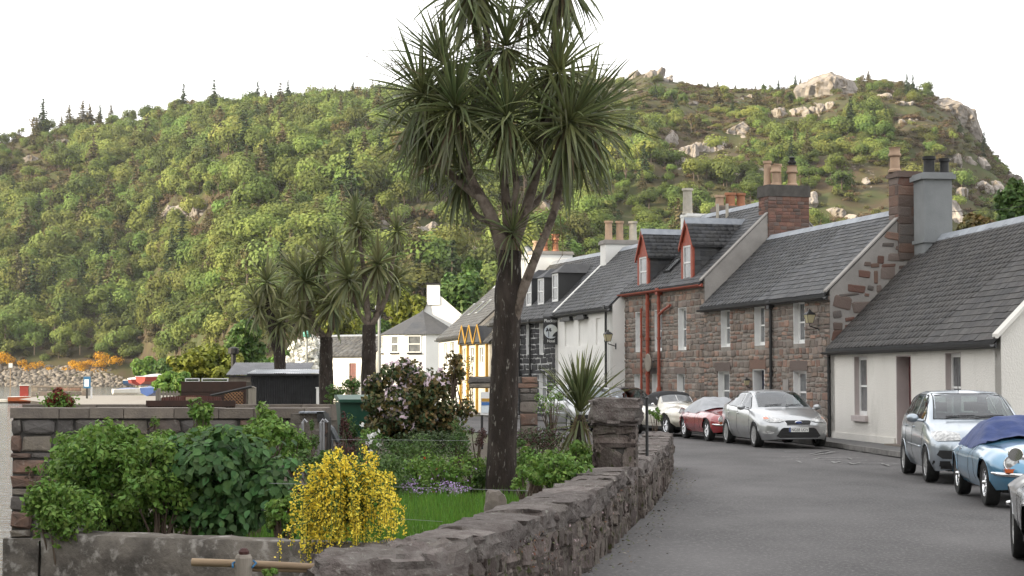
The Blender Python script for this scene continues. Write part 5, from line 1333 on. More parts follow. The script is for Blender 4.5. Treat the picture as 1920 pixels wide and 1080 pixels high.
# rough end stone
ENDB = [rough_block(380 + i, 10, .1, .2) for i in range(5)]
for m_ in ENDB: m_.materials.append(K['stone_wall'])
for c, sz, rz, rx in (((-.98, 11.6, .42), (.74, .64, .52), .35, .1), ((-.62, 11.9, .3), (.6, .55, .75), .2, 0), ((-1.3, 11.1, .12), (.75, .6, .5), .5, .1), ((-1.75, 10.9, .2), (.55, .5, .3), .1, .05), ((-.85, 11.2, .0), (.7, .7, .6), .9, 0)):
    o = new_obj('end_stone', ENDB[(int(c[1] * 10)) % 5], gwall); o.matrix_local = Matrix.Translation(c) @ Matrix.Rotation(rz, 4, 'Z') @ Matrix.Rotation(rx, 4, 'X') @ Matrix.Diagonal((*sz, 1))
# gate pillar
pil = thing('gate_pillar', 'square rubble gate pillar with slab cap on the roadside wall', 'pillar', (1.36, 23.15, 0), radians(-8))
MB().box(-.26, .26, -.26, .26, -.1, 1.25).build('pillar_core', K['mortar_dark'], pil)
rr = random.Random(66); it = []
for k in range(4):
    for cx, cz, w, h in courses(-.28, .28, 0, 1.25, [], rr, (.16, .3), (.2, .55), .01):
        it.append((rr.randrange(9), Matrix.Rotation(k * pi / 2, 4, 'Z') @ Matrix.Translation((cx, -.24, cz)) @ Matrix.Diagonal((w * 1.06, .13, h * 1.08, 1))))
pieces(pil, 'stone', 'stonework', it, BLKF, K['stone_face'], 300)
o = new_obj('cap_slab', BLK[2], pil); o.matrix_local = Matrix.Translation((0, 0, 1.41)) @ Matrix.Diagonal((.74, .74, .33, 1))
o = new_obj('cap_slab', BLK[5], pil); o.matrix_local = Matrix.Translation((.01, 0, 1.27)) @ Matrix.Diagonal((.66, .66, .1, 1))
pil.scale = (.92, .92, .985)
# black iron post on the wall past the pillar
p = at(1213, 800, 25.2); tag(MB().tube([(p.x, p.y, .5), (p.x, p.y, at(1213, 748, 25.2).z)], .022, 8).lathe([(0.001, 0), (.035, .02), (.001, .05)], 8, Matrix.Translation((p.x, p.y, at(1213, 749, 25.2).z))).build('iron_post', K['iron_black']), 'thin black iron post on the wall beside the pillar', 'post')

# ------------------------------------------------------------------ cabbage palms
def strap_leaf(droop, w=.062, segs=6, fold=.35, taper=True, twist=0.0):
    v, f = [], []
    x = z = 0.0; ang = 0.0
    for i in range(segs + 1):
        t = i / segs; ww = w * (.5 + .9 * t if t < .4 else .86 * (1 - ((t - .4) / .6) ** 1.6)) * .5 + .001
        a = twist * t
        v += [(x, -ww * cos(a), z + fold * ww), (x, 0, z), (x, ww * cos(a), z + fold * ww)]
        ang = -droop * (t + .5 / segs) ** 1.5 * 1.9
        x += cos(ang) / segs; z += sin(ang) / segs
    for i in range(segs):
        for k in range(2): q = i * 3 + k; f.append((q, q + 1, q + 4, q + 3))
    return v, f
def strap_set(material, w): return [mesh_data('leaf', *strap_leaf(dr, w, twist=tw), material) for dr, tw in ((.03, .1), (.16, -.2), (.34, .3), (.6, .1), (.9, -.3), (1.2, .3))]
STRAP = strap_set(K['cordyline'], .05); STRAP_DRY = strap_set(K['cordyline_dry'], .05); STRAP_FAR = strap_set(K['cordyline_far'], .1); STRAP_YOUNG = strap_set(K['cordyline'], .055)
def aim(pos, d, L, roll=0.0):
    d = d.normalized(); y = Vector((0, 0, 1)).cross(d)
    if y.length < 1e-3: y = Vector((1, 0, 0)).cross(d)
    y.normalize(); z = d.cross(y)
    Mx = Matrix((d, y, z)).transposed().to_4x4()
    return Matrix.Translation(pos) @ Mx @ Matrix.Rotation(roll, 4, 'X') @ Matrix.Scale(L, 4)
def head_leaves(pos, axis, L, n, rr, low=1.15, hang=0.0):
    """leaves of one rosette; the old ones hang"""
    axis = axis.normalized(); out = []
    for i in range(n):
        t = i / n; th = (.08 + low * 1.75 * t ** .8) + rr.gauss(0, .09); ph = i * 2.39996 + rr.gauss(0, .2)
        e1 = axis.orthogonal().normalized(); e2 = axis.cross(e1)
        d = axis * cos(th) + (e1 * cos(ph) + e2 * sin(ph)) * sin(th)
        vi = min(5, max(0, int(th * 1.9 + rr.gauss(0, .9))))
        if d.z < -.5: vi = min(vi, 2)
        lk = 1.0 + .3 * max(0, t - .6)
        out.append((vi, aim(pos + axis * (.12 * L * (1 - t)) + d * .02, d, L * lk * rr.uniform(.72, 1.12), rr.gauss(0, .5))))
    for i in range(int(n * hang)):
        ph = rr.uniform(0, 6.28); k = rr.uniform(.25, .75); d = Vector((cos(ph) * k, sin(ph) * k, -1)); out.append((rr.choice((0, 1, 1, 2)), aim(pos - Vector((0, 0, .03)) + d * .03, d, L * rr.uniform(.8, 1.2), rr.gauss(0, .6))))
    return out
def dry_leaves(pos, L, n, rr):
    out = []
    for i in range(n):
        a = rr.uniform(0, 6.28); d = Vector((cos(a) * .35, sin(a) * .35, -1)); out.append((rr.randrange(2), aim(pos + Vector((cos(a) * .05, sin(a) * .05, -.02)), d, L * rr.uniform(.45, .8), rr.uniform(-1, 1))))
    return out
def palm(name, label, base, limbs, heads, straps, limit, seed, dry=STRAP_DRY, matk='cordyline', group=None, trunk_mat='bark', limb_mat='bark_limb', gain=(1, 1, 1), thin=.8, hang=.12):
    rr = random.Random(seed); t = thing(name, label, 'palm', base, 0, group); b = Vector(base)
    for i, (pts, rad) in enumerate(limbs):
        pts = [Vector(p) - b for p in pts]
        # smooth and roughen the limb
        fine, fr = [], []
        for k in range(len(pts) - 1):
            p0, p1, p2, p3 = pts[max(k - 1, 0)], pts[k], pts[k + 1], pts[min(k + 2, len(pts) - 1)]
            m_ = max(4, int((p2 - p1).length / .1))
            for q in range(m_):
                u = q / m_; fine.append(.5 * ((2 * p1) + (p2 - p0) * u + (2 * p0 - 5 * p1 + 4 * p2 - p3) * u * u + (3 * p1 - p0 - 3 * p2 + p3) * u ** 3)); fr.append(rad[k] + (rad[k + 1] - rad[k]) * u)
        fine.append(pts[-1]); fr.append(rad[-1])
        fr = [r_ * (thin if i else 1) * (1 + .08 * noise.noise(p * 5 + Vector((i * 7, 0, 0))) + rr.uniform(-.03, .03)) for r_, p in zip(fr, fine)]
        MB().tube(fine, fr, 12 if i == 0 else 9).build('trunk' if i == 0 else 'limb', K[trunk_mat if i == 0 else limb_mat], t, True)
    it, dr = [], []
    for pos, ax, L, n, low in heads:
        L, n, low = L * gain[0], int(n * gain[1]), low * gain[2]
        p = Vector(pos) - b; it += head_leaves(p, Vector(ax), L, n, rr, low, hang); dr += dry_leaves(p, L, n // 5, rr)
    w0 = Vector(base)
    it.sort(key=lambda q: (q[1] @ Vector((.6, 0, 0)) + w0).y)
    pieces(t, 'leaf', 'foliage', it, straps, K[matk], limit); pieces(t, 'dead_leaf', 'dead_foliage', dr, dry, K['cordyline_dry'], 40 if limit else 0)
    return t
Y0 = 22.0
def w0(px, py, dy=0.0): return at(px, py, Y0 + dy)
limbs = [([w0(938, 955), w0(941, 850), w0(947, 680), w0(953, 560), w0(956, 470)], [.2, .19, .185, .175, .15]),
  ([w0(952, 500), w0(925, 415), w0(888, 345), w0(865, 285), w0(856, 225)], [.13, .1, .075, .06, .05]),
  ([w0(905, 375), w0(860, 340, .3), w0(815, 290, .4), w0(797, 200, .4)], [.07, .06, .055, .045]),
  ([w0(957, 480), w0(985, 395, .2), w0(1008, 310, .25), w0(1022, 180, .25), w0(1042, 60, .2), w0(1052, -40, .2)], [.1, .085, .07, .06, .05, .045]),
  ([w0(955, 470), w0(948, 370, .3), w0(936, 250, .35), w0(918, 120, .35), w0(905, 10, .35), w0(885, -50, .3)], [.09, .075, .065, .06, .055, .05]),
  ([w0(955, 640), w0(975, 560, -.1), w0(1005, 480, -.15), w0(1042, 385, -.2), w0(1062, 250, -.2)], [.1, .075, .07, .06, .05]),
  ([w0(958, 440), w0(968, 350, -.2), w0(958, 290, -.25), w0(950, 240, -.25)], [.07, .05, .045, .04]),
  ([w0(1000, 335, .2), w0(1025, 240), w0(1045, 160)], [.06, .05, .045]),
  ([w0(960, 430), w0(1000, 385, .5), w0(1060, 320, .6), w0(1095, 240, .5)], [.06, .055, .05, .045]),
  ([w0(930, 420), w0(890, 400, .5), w0(868, 345, .6)], [.05, .045, .04])]
heads = [(w0(856, 212), (-.15, -.45, 1), .66, 80, 1.0), (w0(950, 228, -.25), (.05, -.5, 1), .6, 70, 1.05), (w0(1046, 142, -.05), (.2, -.3, 1), .6, 70, 1.0), (w0(948, 95, .1), (.1, -.2, 1), .58, 62, 1.0),
  (w0(797, 185, .4), (-.6, -.1, .9), .68, 75, 1.05), (w0(835, 130, .6), (-.3, .1, 1), .66, 65, 1.0), (w0(886, -20, .3), (0, 0, 1), .7, 80, 1.1), (w0(1052, -35, .2), (.1, 0, 1), .66, 75, 1.2),
  (w0(1062, 238, -.2), (.5, -.35, .7), .75, 85, 1.1), (w0(1095, 225, .5), (.7, .1, .7), .72, 75, 1.05), (w0(868, 325, .6), (-.3, 0, .9), .55, 50, 1.15), (w0(1020, 210, .5), (.2, .3, 1), .6, 60, 1.1), (w0(800, 255, .8), (-.7, .3, .6), .62, 55, 1.1), (w0(960, 440, -.15), (.2, -.6, .8), .42, 26, .8), (w0(905, 150, .8), (-.1, .3, 1), .6, 55, 1.1), (w0(990, 20, .5), (.1, .1, 1), .5, 30, 1.1)]
palm('cabbage_palm', 'tall many headed cabbage palm growing in the garden beside the roadside wall', (w0(938, 955).x, Y0, BED_Z), limbs, heads, STRAP, 300, 71, gain=(1.32, 1.75, 1.22), hang=.2)
# dry flower stalks on the big palm
rr = random.Random(72); fs = MB()
for (px, py, ex, ey) in ((790, 140, 690, 100), (850, 300, 770, 330), (950, 90, 880, 75), (1060, 150, 1110, 130), (1090, 235, 1150, 250), (1000, 110, 960, 85), (1040, 420, 1035, 470), (1050, 400, 1055, 480)):
    a, b = w0(px, py, -.1), w0(ex, ey, -.1); fs.tube([a, a.lerp(b, .5) + Vector((0, 0, .03)), b], [.008, .006, .003], 4)
    for k in range(16):
        q = a.lerp(b, rr.uniform(.3, 1)); fs.tube([q, q + Vector((rr.uniform(-.12, .12), rr.uniform(-.1, .1), rr.uniform(-.12, .06)))], .0035, 3)
ob = fs.build('flower_stalk', K['cordyline_dry']); pr = bpy.data.objects['cabbage_palm']; ob.parent = pr; ob.location = -pr.location; tag(ob, kind='stuff')
# young palm beside the pillar
Y1 = 24.6
b = at(1083, 850, Y1)
hd = [(at(1088, 775, Y1), (.02, -.05, 1), .82, 95, .44), (at(1085, 800, Y1), (0, 0, 1), .55, 26, 1.25)]
palm('young_palm', 'young single headed cabbage palm with upright leaves next to the gate pillar', (b.x, Y1, BED_Z), [([Vector((b.x, Y1, .3)), at(1085, 830, Y1), at(1088, 778, Y1)], [.07, .06, .05])], hd, STRAP_YOUNG, 200, 74)
# palms further off along the street
def zz(Y): return lambda zx, zy, dy=0.0: at(400 + zx * .389, 360 + zy * .389, Y + dy)
q = zz(52.0)
palm('slender_palm', 'slender forked cabbage palm in front of the octagonal house', (q(748, 950).x, 52, 0), [([Vector((q(748, 950).x, 52, 0)), q(748, 880), q(750, 760), q(750, 640)], [.23, .22, .21, .19]), ([q(750, 650), q(735, 500), q(725, 380), q(710, 270), q(695, 180)], [.14, .11, .09, .07, .06]), ([q(752, 660), q(830, 510), q(862, 350), q(882, 210)], [.13, .1, .07, .06]), ([q(748, 650), q(690, 560), q(665, 450)], [.09, .07, .06]), ([q(790, 590), q(800, 480), q(792, 380)], [.09, .07, .06])],
  [(q(692, 175), (-.1, -.1, 1), .95, 60, 1.1), (q(690, 105, .3), (-.1, 0, 1), .9, 60, 1.1), (q(884, 195), (.2, 0, 1), .8, 55, 1.1), (q(792, 360, -.5), (.1, -.3, 1), 1.15, 75, 1.1), (q(655, 430), (-.3, -.2, 1), 1.25, 75, 1.1), (q(872, 440, .5), (.4, 0, .8), 1.0, 60, 1.1), (q(708, 245, .3), (0, .2, 1), .7, 45, 1.1)], STRAP_FAR, 0, 81, matk='cordyline_far', gain=(.88, 1.0, 1.15))
q = zz(57.0)
palm('bushy_palm', 'bushy cabbage palm with a dark trunk beside the black shed', (q(545, 1000).x, 57, 0), [([Vector((q(545, 1000).x, 57, 0)), q(545, 950), q(543, 820), q(545, 700)], [.25, .24, .22, .2]), ([q(545, 715), q(490, 640), q(455, 560), q(440, 460)], [.13, .11, .08, .07]), ([q(548, 715), q(570, 620), q(560, 500), q(520, 380)], [.13, .1, .08, .07]), ([q(550, 715), q(590, 610), q(610, 480), q(585, 290)], [.1, .08, .07, .06])],
  [(q(440, 440), (-.2, -.2, 1), 1.2, 65, 1.1), (q(515, 330), (0, 0, 1), 1.1, 60, 1.1), (q(400, 390, .8), (-.4, 0, 1), 1.1, 60, 1.1), (q(575, 540, -.5), (.1, -.3, .9), 1.3, 75, 1.2), (q(435, 600), (-.4, -.2, .7), 1.1, 60, 1.2), (q(440, 360, 1), (0, .2, 1), .9, 50, 1.1), (q(585, 240), (0, 0, 1), .8, 45, 1.1), (q(520, 480, .5), (0, 0, 1), 1.1, 55, 1.1), (q(620, 430), (.2, 0, 1), 1.0, 55, 1.1)], STRAP_FAR, 0, 83, matk='cordyline_far', gain=(.88, 1.0, 1.15))
q = zz(78.0)
palm('leaning_palm', 'short leaning cabbage palm behind the corrugated shed', (q(320, 850).x, 78, .2), [([Vector((q(325, 850).x, 78, 0)), q(320, 800), q(305, 740), q(285, 640), q(262, 520), q(258, 450)], [.27, .26, .24, .2, .14, .1]), ([q(315, 780), q(325, 690), q(322, 650)], [.16, .12, .1]), ([q(320, 740), q(350, 620), q(390, 520)], [.14, .11, .08]), ([q(285, 640), q(240, 600), q(225, 570)], [.11, .09, .07])],
  [(q(258, 445), (0, -.2, 1), 1.5, 75, 1.15), (q(222, 560), (-.4, -.2, .8), 1.4, 65, 1.15), (q(325, 535), (.2, -.2, 1), 1.2, 60, 1.1), (q(322, 640), (.1, -.4, .8), 1.5, 70, 1.15), (q(395, 500), (.3, 0, .9), 1.1, 55, 1.1)], STRAP_FAR, 0, 85, matk='cordyline_far', gain=(.88, 1.0, 1.15))
# ------------------------------------------------------------------ shrubs and flowers
K['leaf_fresh'] = mat('leaf_fresh', (0.105, 0.2, 0.032), (0.155, 0.25, 0.05), scale=2.5, rough=.6, var=.4, hue=.02, spec=.35, trans=.3)
K['leaf_mid'] = mat('leaf_mid', (0.06, 0.12, 0.028), (0.095, 0.155, 0.038), scale=2.5, rough=.6, var=.4, hue=.02, spec=.35, trans=.28)
K['leaf_ivy'] = mat('leaf_ivy', (0.036, 0.088, 0.024), (0.06, 0.122, 0.034), scale=3, rough=.62, var=.45, hue=.02, spec=.25, trans=.18)
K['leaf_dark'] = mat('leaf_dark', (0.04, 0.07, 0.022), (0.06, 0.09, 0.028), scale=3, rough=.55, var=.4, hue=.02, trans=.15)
K['leaf_bronze'] = mat('leaf_bronze', (0.16, 0.105, 0.035), (0.095, 0.1, 0.03), scale=3, rough=.55, var=.4, hue=.02, trans=.2)
K['leaf_red'] = mat('leaf_red', (0.16, 0.03, 0.02), (0.2, 0.065, 0.03), scale=3, rough=.55, var=.35, trans=.2)
K['leaf_maroon'] = mat('leaf_maroon', (0.055, 0.024, 0.022), (0.085, 0.036, 0.03), scale=3, rough=.65, var=.35, trans=.15)
K['leaf_yellow'] = mat('leaf_yellow', (0.19, 0.2, 0.025), (0.13, 0.17, 0.03), scale=1.2, rough=.6, var=.35, trans=.3)
K['flower_yellow'] = mat('flower_yellow', (0.92, 0.76, 0.1), (0.86, 0.66, 0.06), scale=4, rough=.6, var=.22, hue=.008, trans=.3)
K['flower_pink'] = mat('flower_pink', (0.78, 0.66, 0.71), (0.7, 0.54, 0.61), scale=4, rough=.6, var=.15, trans=.25)
K['flower_rose'] = mat('flower_rose', (0.6, 0.22, 0.24), rough=.6, var=.15)
K['flower_white'] = mat('flower_white', (0.75, 0.75, 0.72), rough=.6, var=.1, trans=.2)
K['flower_lilac'] = mat('flower_lilac', (0.46, 0.34, 0.55), (0.4, 0.28, 0.5), scale=4, rough=.6, var=.2, trans=.2)
K['flower_scarlet'] = mat('flower_scarlet', (0.55, 0.05, 0.03), rough=.6, var=.2)
K['twig'] = mat('twig', (0.07, 0.05, 0.035), (0.1, 0.075, 0.055), scale=12, rough=.9)

def clump_set(c, r, n, rng, rad=(.2, .34), bottom=-1.1):
    cs, rs = [], []
    while len(cs) < n:
        d = rng.normal(0, 1, 3); d /= np.linalg.norm(d)
        if d[2] < bottom: continue
        q = rng.uniform(.35, .85); cs.append(np.array(c) + d * np.array(r) * q); rs.append(np.array(r) * rng.uniform(*rad))
    return cs, rs
def shrub(name, label, c, r, n, per, leaf, mkey, seed, cat='shrub', extra=(), asp=.55, upright=0.0, group=None, rad=(.2, .34), base=None, jit=.55):
    """c: centre of the crown, r: half sizes; parts are foliage, stems and any flowers"""
    rng = np.random.default_rng(seed); base = BED_Z if base is None else base
    root = thing(name, label, cat, (c[0], c[1], base), 0, group); off = np.array([c[0], c[1], base])
    cs, rs = clump_set(c, r, n, rng, rad)
    P, D = shell_points(per, cs, rs, rng, .3)
    keep = P[:, 2] > base - .05; P, D = P[keep], D[keep]
    V_, F_ = leaf_quads(P - off, D + np.array([0, 0, .35 + upright]), rng.uniform(.6, 1.35, len(P)) * leaf, asp, jit, rng)
    tag(np_mesh('foliage', V_, F_, K[mkey], root), kind='stuff')
    st = MB()
    for i in range(min(16, n)):
        e = cs[i] - off; st.tube([(rng.normal(0, .05), rng.normal(0, .05), -.05), tuple(e * [.45, .45, .55]), tuple(e)], [.014, .01, .004], 5)
    tag(st.build('stem', K['twig'], root), kind='stuff')
    for nm, mk, cnt, size, shape, sel in extra:
        idx_ = rng.integers(0, len(P), cnt * 6); pts_ = P[idx_]; dn = D[idx_]
        s_ = np.array([sel(p) for p in pts_]) if sel else np.ones(len(pts_), bool)
        front = (dn[:, 1] < .5) & s_; pts_, dn = pts_[front][:cnt], dn[front][:cnt]
        if shape == 'cross':
            q = []
            for k in range(2):
                V2, F2 = leaf_quads(pts_ - off + dn * .03 + rng.normal(0, .004, dn.shape), dn + np.array([0, -.6, .2]), np.full(len(pts_), size), .38, .25, rng, .1); q.append((V2, F2))
            V2 = np.concatenate([q[0][0], q[1][0]]); F2 = np.concatenate([q[0][1], q[1][1] + len(q[0][0])])
        else:
            V2, F2 = leaf_quads(pts_ - off + dn * .02, dn + np.array([0, -.5, .2]), np.full(len(pts_), size) * rng.uniform(.7, 1.2, len(pts_)), .8, .5, rng)
        if len(V2): tag(np_mesh(nm, V2, F2, K[mk], root), kind='stuff')
    return root
def pc(px, py, Y): p = at(px, py, Y); return (p.x, p.y, p.z)
def psize(w, h, Y, dep=None): return (w / 2 * Y / FOC, (dep or w / 2 * Y / FOC * .8), h / 2 * Y / FOC)

# pale leafy shrub over the wall
shrub('trailing_shrub', 'fresh green leafy shrub spilling over the retaining wall', pc(220, 900, 14.3), psize(330, 235, 14.3, .6), 80, 190, .052, 'leaf_fresh', 401, rad=(.16, .26))
shrub('trailing_shrub', 'light green trailing growth hanging down the wall face under the leafy shrub', pc(120, 965, 13.2), psize(150, 170, 13.2, .22), 34, 100, .045, 'leaf_fresh', 402, rad=(.2, .4), base=-.1)
shrub('trailing_shrub', 'upper sprays of fresh shrub reaching above the sea wall coping', pc(360, 835, 15.8), psize(230, 110, 15.8, .4), 26, 120, .05, 'leaf_fresh', 403, rad=(.18, .3))
shrub('trailing_shrub', 'fresh green growth filling the gap between the leafy shrub and the dark shrub', pc(300, 915, 13.8), psize(170, 190, 13.8, .35), 40, 130, .05, 'leaf_fresh', 406, rad=(.18, .3))
shrub('trailing_shrub', 'small fresh shrub on the wall top below the dark shrub and broom', pc(530, 965, 13.0), psize(90, 90, 13.0, .2), 16, 90, .05, 'leaf_fresh', 407, rad=(.2, .34))
shrub('trailing_shrub', 'light green shrub behind the dark shrub under the sapling', pc(470, 835, 15.5), psize(190, 110, 15.5, .35), 30, 110, .05, 'leaf_fresh', 408, rad=(.18, .3))
shrub('trailing_shrub', 'thick green growth in the corner beside the sea wall face', pc(190, 860, 16.5), psize(220, 130, 16.5, .4), 34, 120, .055, 'leaf_fresh', 409, rad=(.18, .3))
# dark large leaved shrub: single leaves
def heart_leaf(w=.8):
    v = [(0, 0, 0), (.12, .34 * w, .05), (.4, .5 * w, .07), (.75, .28 * w, .03), (1, 0, -.06), (.75, -.28 * w, .03), (.4, -.5 * w, .07), (.12, -.34 * w, .05), (.45, 0, -.02)]
    return v, [(8, i, (i + 1) % 8) for i in range(8)]
HEART = [mesh_data('leaf', *heart_leaf(w), K['leaf_ivy'], False) for w in (.7, .85, 1.0)]
rng = np.random.default_rng(410); c, r = np.array(pc(420, 905, 13.9)), np.array(psize(300, 215, 13.9, .5))
iv_root = thing('ivy_leaved_shrub', 'dense dark green shrub with large heart shaped leaves beside the yellow broom', 'shrub', (c[0], c[1], BED_Z))
cs, rs = clump_set(c, r, 64, rng, (.2, .32)); P, D = shell_points(95, cs, rs, rng, .75); P2, D2 = shell_points(26, [np.array(pc(480, 850, 14.2)), np.array(pc(390, 850, 14.2)), np.array(pc(520, 900, 13.8)), np.array(pc(520, 960, 13.4))], [np.array((.35, .3, .22))] * 4, rng, .5)
P, D = np.concatenate([P, P2]), np.concatenate([D, D2]); keep = P[:, 2] > BED_Z; P, D = P[keep], D[keep]
it = []
off = np.array([c[0], c[1], BED_Z])
for p, d in zip(P, D):
    n_ = Vector(d) + Vector((0, -.5, .5)) + Vector(rng.normal(0, .3, 3)); n_.normalize()
    dn = Vector((rng.normal(0, .6), rng.normal(0, .4), -1)); dn = (dn - n_ * dn.dot(n_)).normalized(); yv = n_.cross(dn)
    Mx = Matrix((dn, yv, n_)).transposed().to_4x4(); it.append((int(rng.integers(3)), Matrix.Translation(p - off) @ Mx @ Matrix.Scale(float(rng.uniform(.045, .085)), 4)))
it.sort(key=lambda q: (q[1].translation.y - .3 * q[1].translation.z))
pieces(iv_root, 'leaf', 'foliage', it, HEART, K['leaf_ivy'], 300)
st = MB()
for i in range(14): e = cs[i] - off; st.tube([(0, 0, 0), tuple(e * [.5, .5, .5]), tuple(e)], [.016, .011, .005], 5)
tag(st.build('stem', K['twig'], iv_root), kind='stuff')
shrub('elder_sapling', 'pale leafed sapling poking above the wall coping next to the sheds', pc(495, 800, 17), psize(70, 90, 17, .15), 9, 60, .055, 'leaf_fresh', 404, rad=(.3, .5))
shrub('elder_sapling', 'thin sapling with light leaves standing over the leafy shrub', pc(375, 775, 17), psize(70, 60, 17, .15), 7, 60, .055, 'leaf_fresh', 405, rad=(.3, .5))
for i, (px, py) in enumerate(((165, 800), (200, 800), (95, 870), (290, 790), (60, 880))):
    shrub('wall_weed', 'small tuft of light green leaves growing out of the sea wall face', pc(px, py, 26.85), psize(22, 20, 26.85, .08), 4, 22, .05, 'leaf_fresh', 420 + i, cat='weed', group='weeds on the sea wall', rad=(.4, .6), base=at(px, py + 10, 26.85).z)

# yellow broom
rng = np.random.default_rng(430); bc = Vector(pc(652, 945, 12.42))
br = thing('yellow_broom', 'yellow flowering broom with drooping sprays hanging over the concrete wall', 'broom', (bc.x, bc.y, .5))
fp, fd, gp, gd, stems = [], [], [], [], MB(); off = np.array([bc.x, bc.y, .5])
BUNCH = [(rng.uniform(0, 2 * pi), rng.uniform(.08, .31), rng.uniform(.0, .17), rng.uniform(.22, .5)) for _ in range(34)]
for i in range(270):
    a0, r0, l0, L0 = BUNCH[i % 34]; a = a0 + rng.normal(0, .13); reach = r0 + rng.normal(0, .035); lift = l0 + rng.normal(0, .03); L = L0 * rng.uniform(.75, 1.1)
    if rng.random() < .12: lift, reach, L = rng.uniform(.16, .25), rng.uniform(.05, .25), .14
    p0 = np.array([rng.normal(0, .07), rng.normal(0, .07), rng.uniform(-.12, .1)]); dx, dy = cos(a) * reach, sin(a) * reach * .75 - .08
    pts_ = []
    for k in range(12):
        t = k / 11; xr = min(1, t / .55) ** .8 + .1 * t; x = p0[0] + dx * xr; y = p0[1] + dy * xr; z = p0[2] + lift * sin(pi * min(.5, t * 1.1)) * 1.25 - L * max(0, t - .38) ** 1.35 * 1.45
        pts_.append(np.array([x, y, z if z > -.35 or y < -.1 else -.35 + (z + .35) * .2]) + np.array([bc.x, bc.y, bc.z]) - off)
    stems.tube(pts_, [.004] * 6 + [.0025] * 6, 3, False)
    dense = rng.integers(34, 72)
    tq = rng.uniform(.28, 1, dense); ii = np.minimum((tq * 11).astype(int), 10); fr_ = (tq * 11 - ii)[:, None]; A_ = np.array(pts_)
    q = A_[ii] * (1 - fr_) + A_[ii + 1] * fr_ + rng.normal(0, .012, (dense, 3)); fp.append(q); fd.append(rng.normal(0, 1, (dense, 3)) + np.array([0, -.5, .4]))
    g_n = 14; tq = rng.uniform(.0, .8, g_n); ii = np.minimum((tq * 11).astype(int), 10); gp.append(A_[ii] + rng.normal(0, .02, (g_n, 3))); gd.append(rng.normal(0, 1, (g_n, 3)))
V_, F_ = leaf_quads(np.concatenate(fp), np.concatenate(fd), rng.uniform(.013, .026, sum(len(x) for x in fp)), .8, .5, rng); tag(np_mesh('blossom', V_, F_, K['flower_yellow'], br), kind='stuff')
V_, F_ = leaf_quads(np.concatenate(gp), np.concatenate(gd), rng.uniform(.02, .04, sum(len(x) for x in gp)), .35, .5, rng); tag(np_mesh('foliage', V_, F_, K['leaf_mid'], br), kind='stuff')
tag(stems.build('stem', K['leaf_mid'], br), kind='stuff')

# big bronze shrub with pale pink clematis
def clem(p):
    q = (p[0] - big_c[0]) / big_r[0], (p[2] - big_c[2]) / big_r[2]
    return (q[1] > .45) or (abs(q[0] - .82) < .22 and -.1 < q[1] < .6) or (abs(q[0] + .32) < .2 and abs(q[1] - .12) < .3) or (abs(q[0] + .1) < .12 and abs(q[1] + .4) < .12)
big_c, big_r = np.array(pc(785, 765, 27.5)), np.array(psize(250, 195, 27.5, .8))
root = shrub('clematis_bush', 'large dark bush with bronze shoots draped in pale pink clematis flowers', big_c, big_r, 90, 150, .075, 'leaf_dark', 441, rad=(.14, .24), extra=[('blossom', 'flower_pink', 440, .11, 'cross', clem), ('shoot', 'leaf_bronze', 5200, .075, 'leaf', lambda p: (p[2] - big_c[2]) / big_r[2] > -.6), ('rose', 'flower_rose', 5, .1, 'leaf', lambda p: True)])
shrub('bronze_shrub', 'small bronze leaved shoot rising from the clematis bush', pc(850, 690, 27.3), psize(40, 60, 27.3, .15), 8, 40, .07, 'leaf_bronze', 442, rad=(.3, .5), base=at(850, 760, 27.3).z)

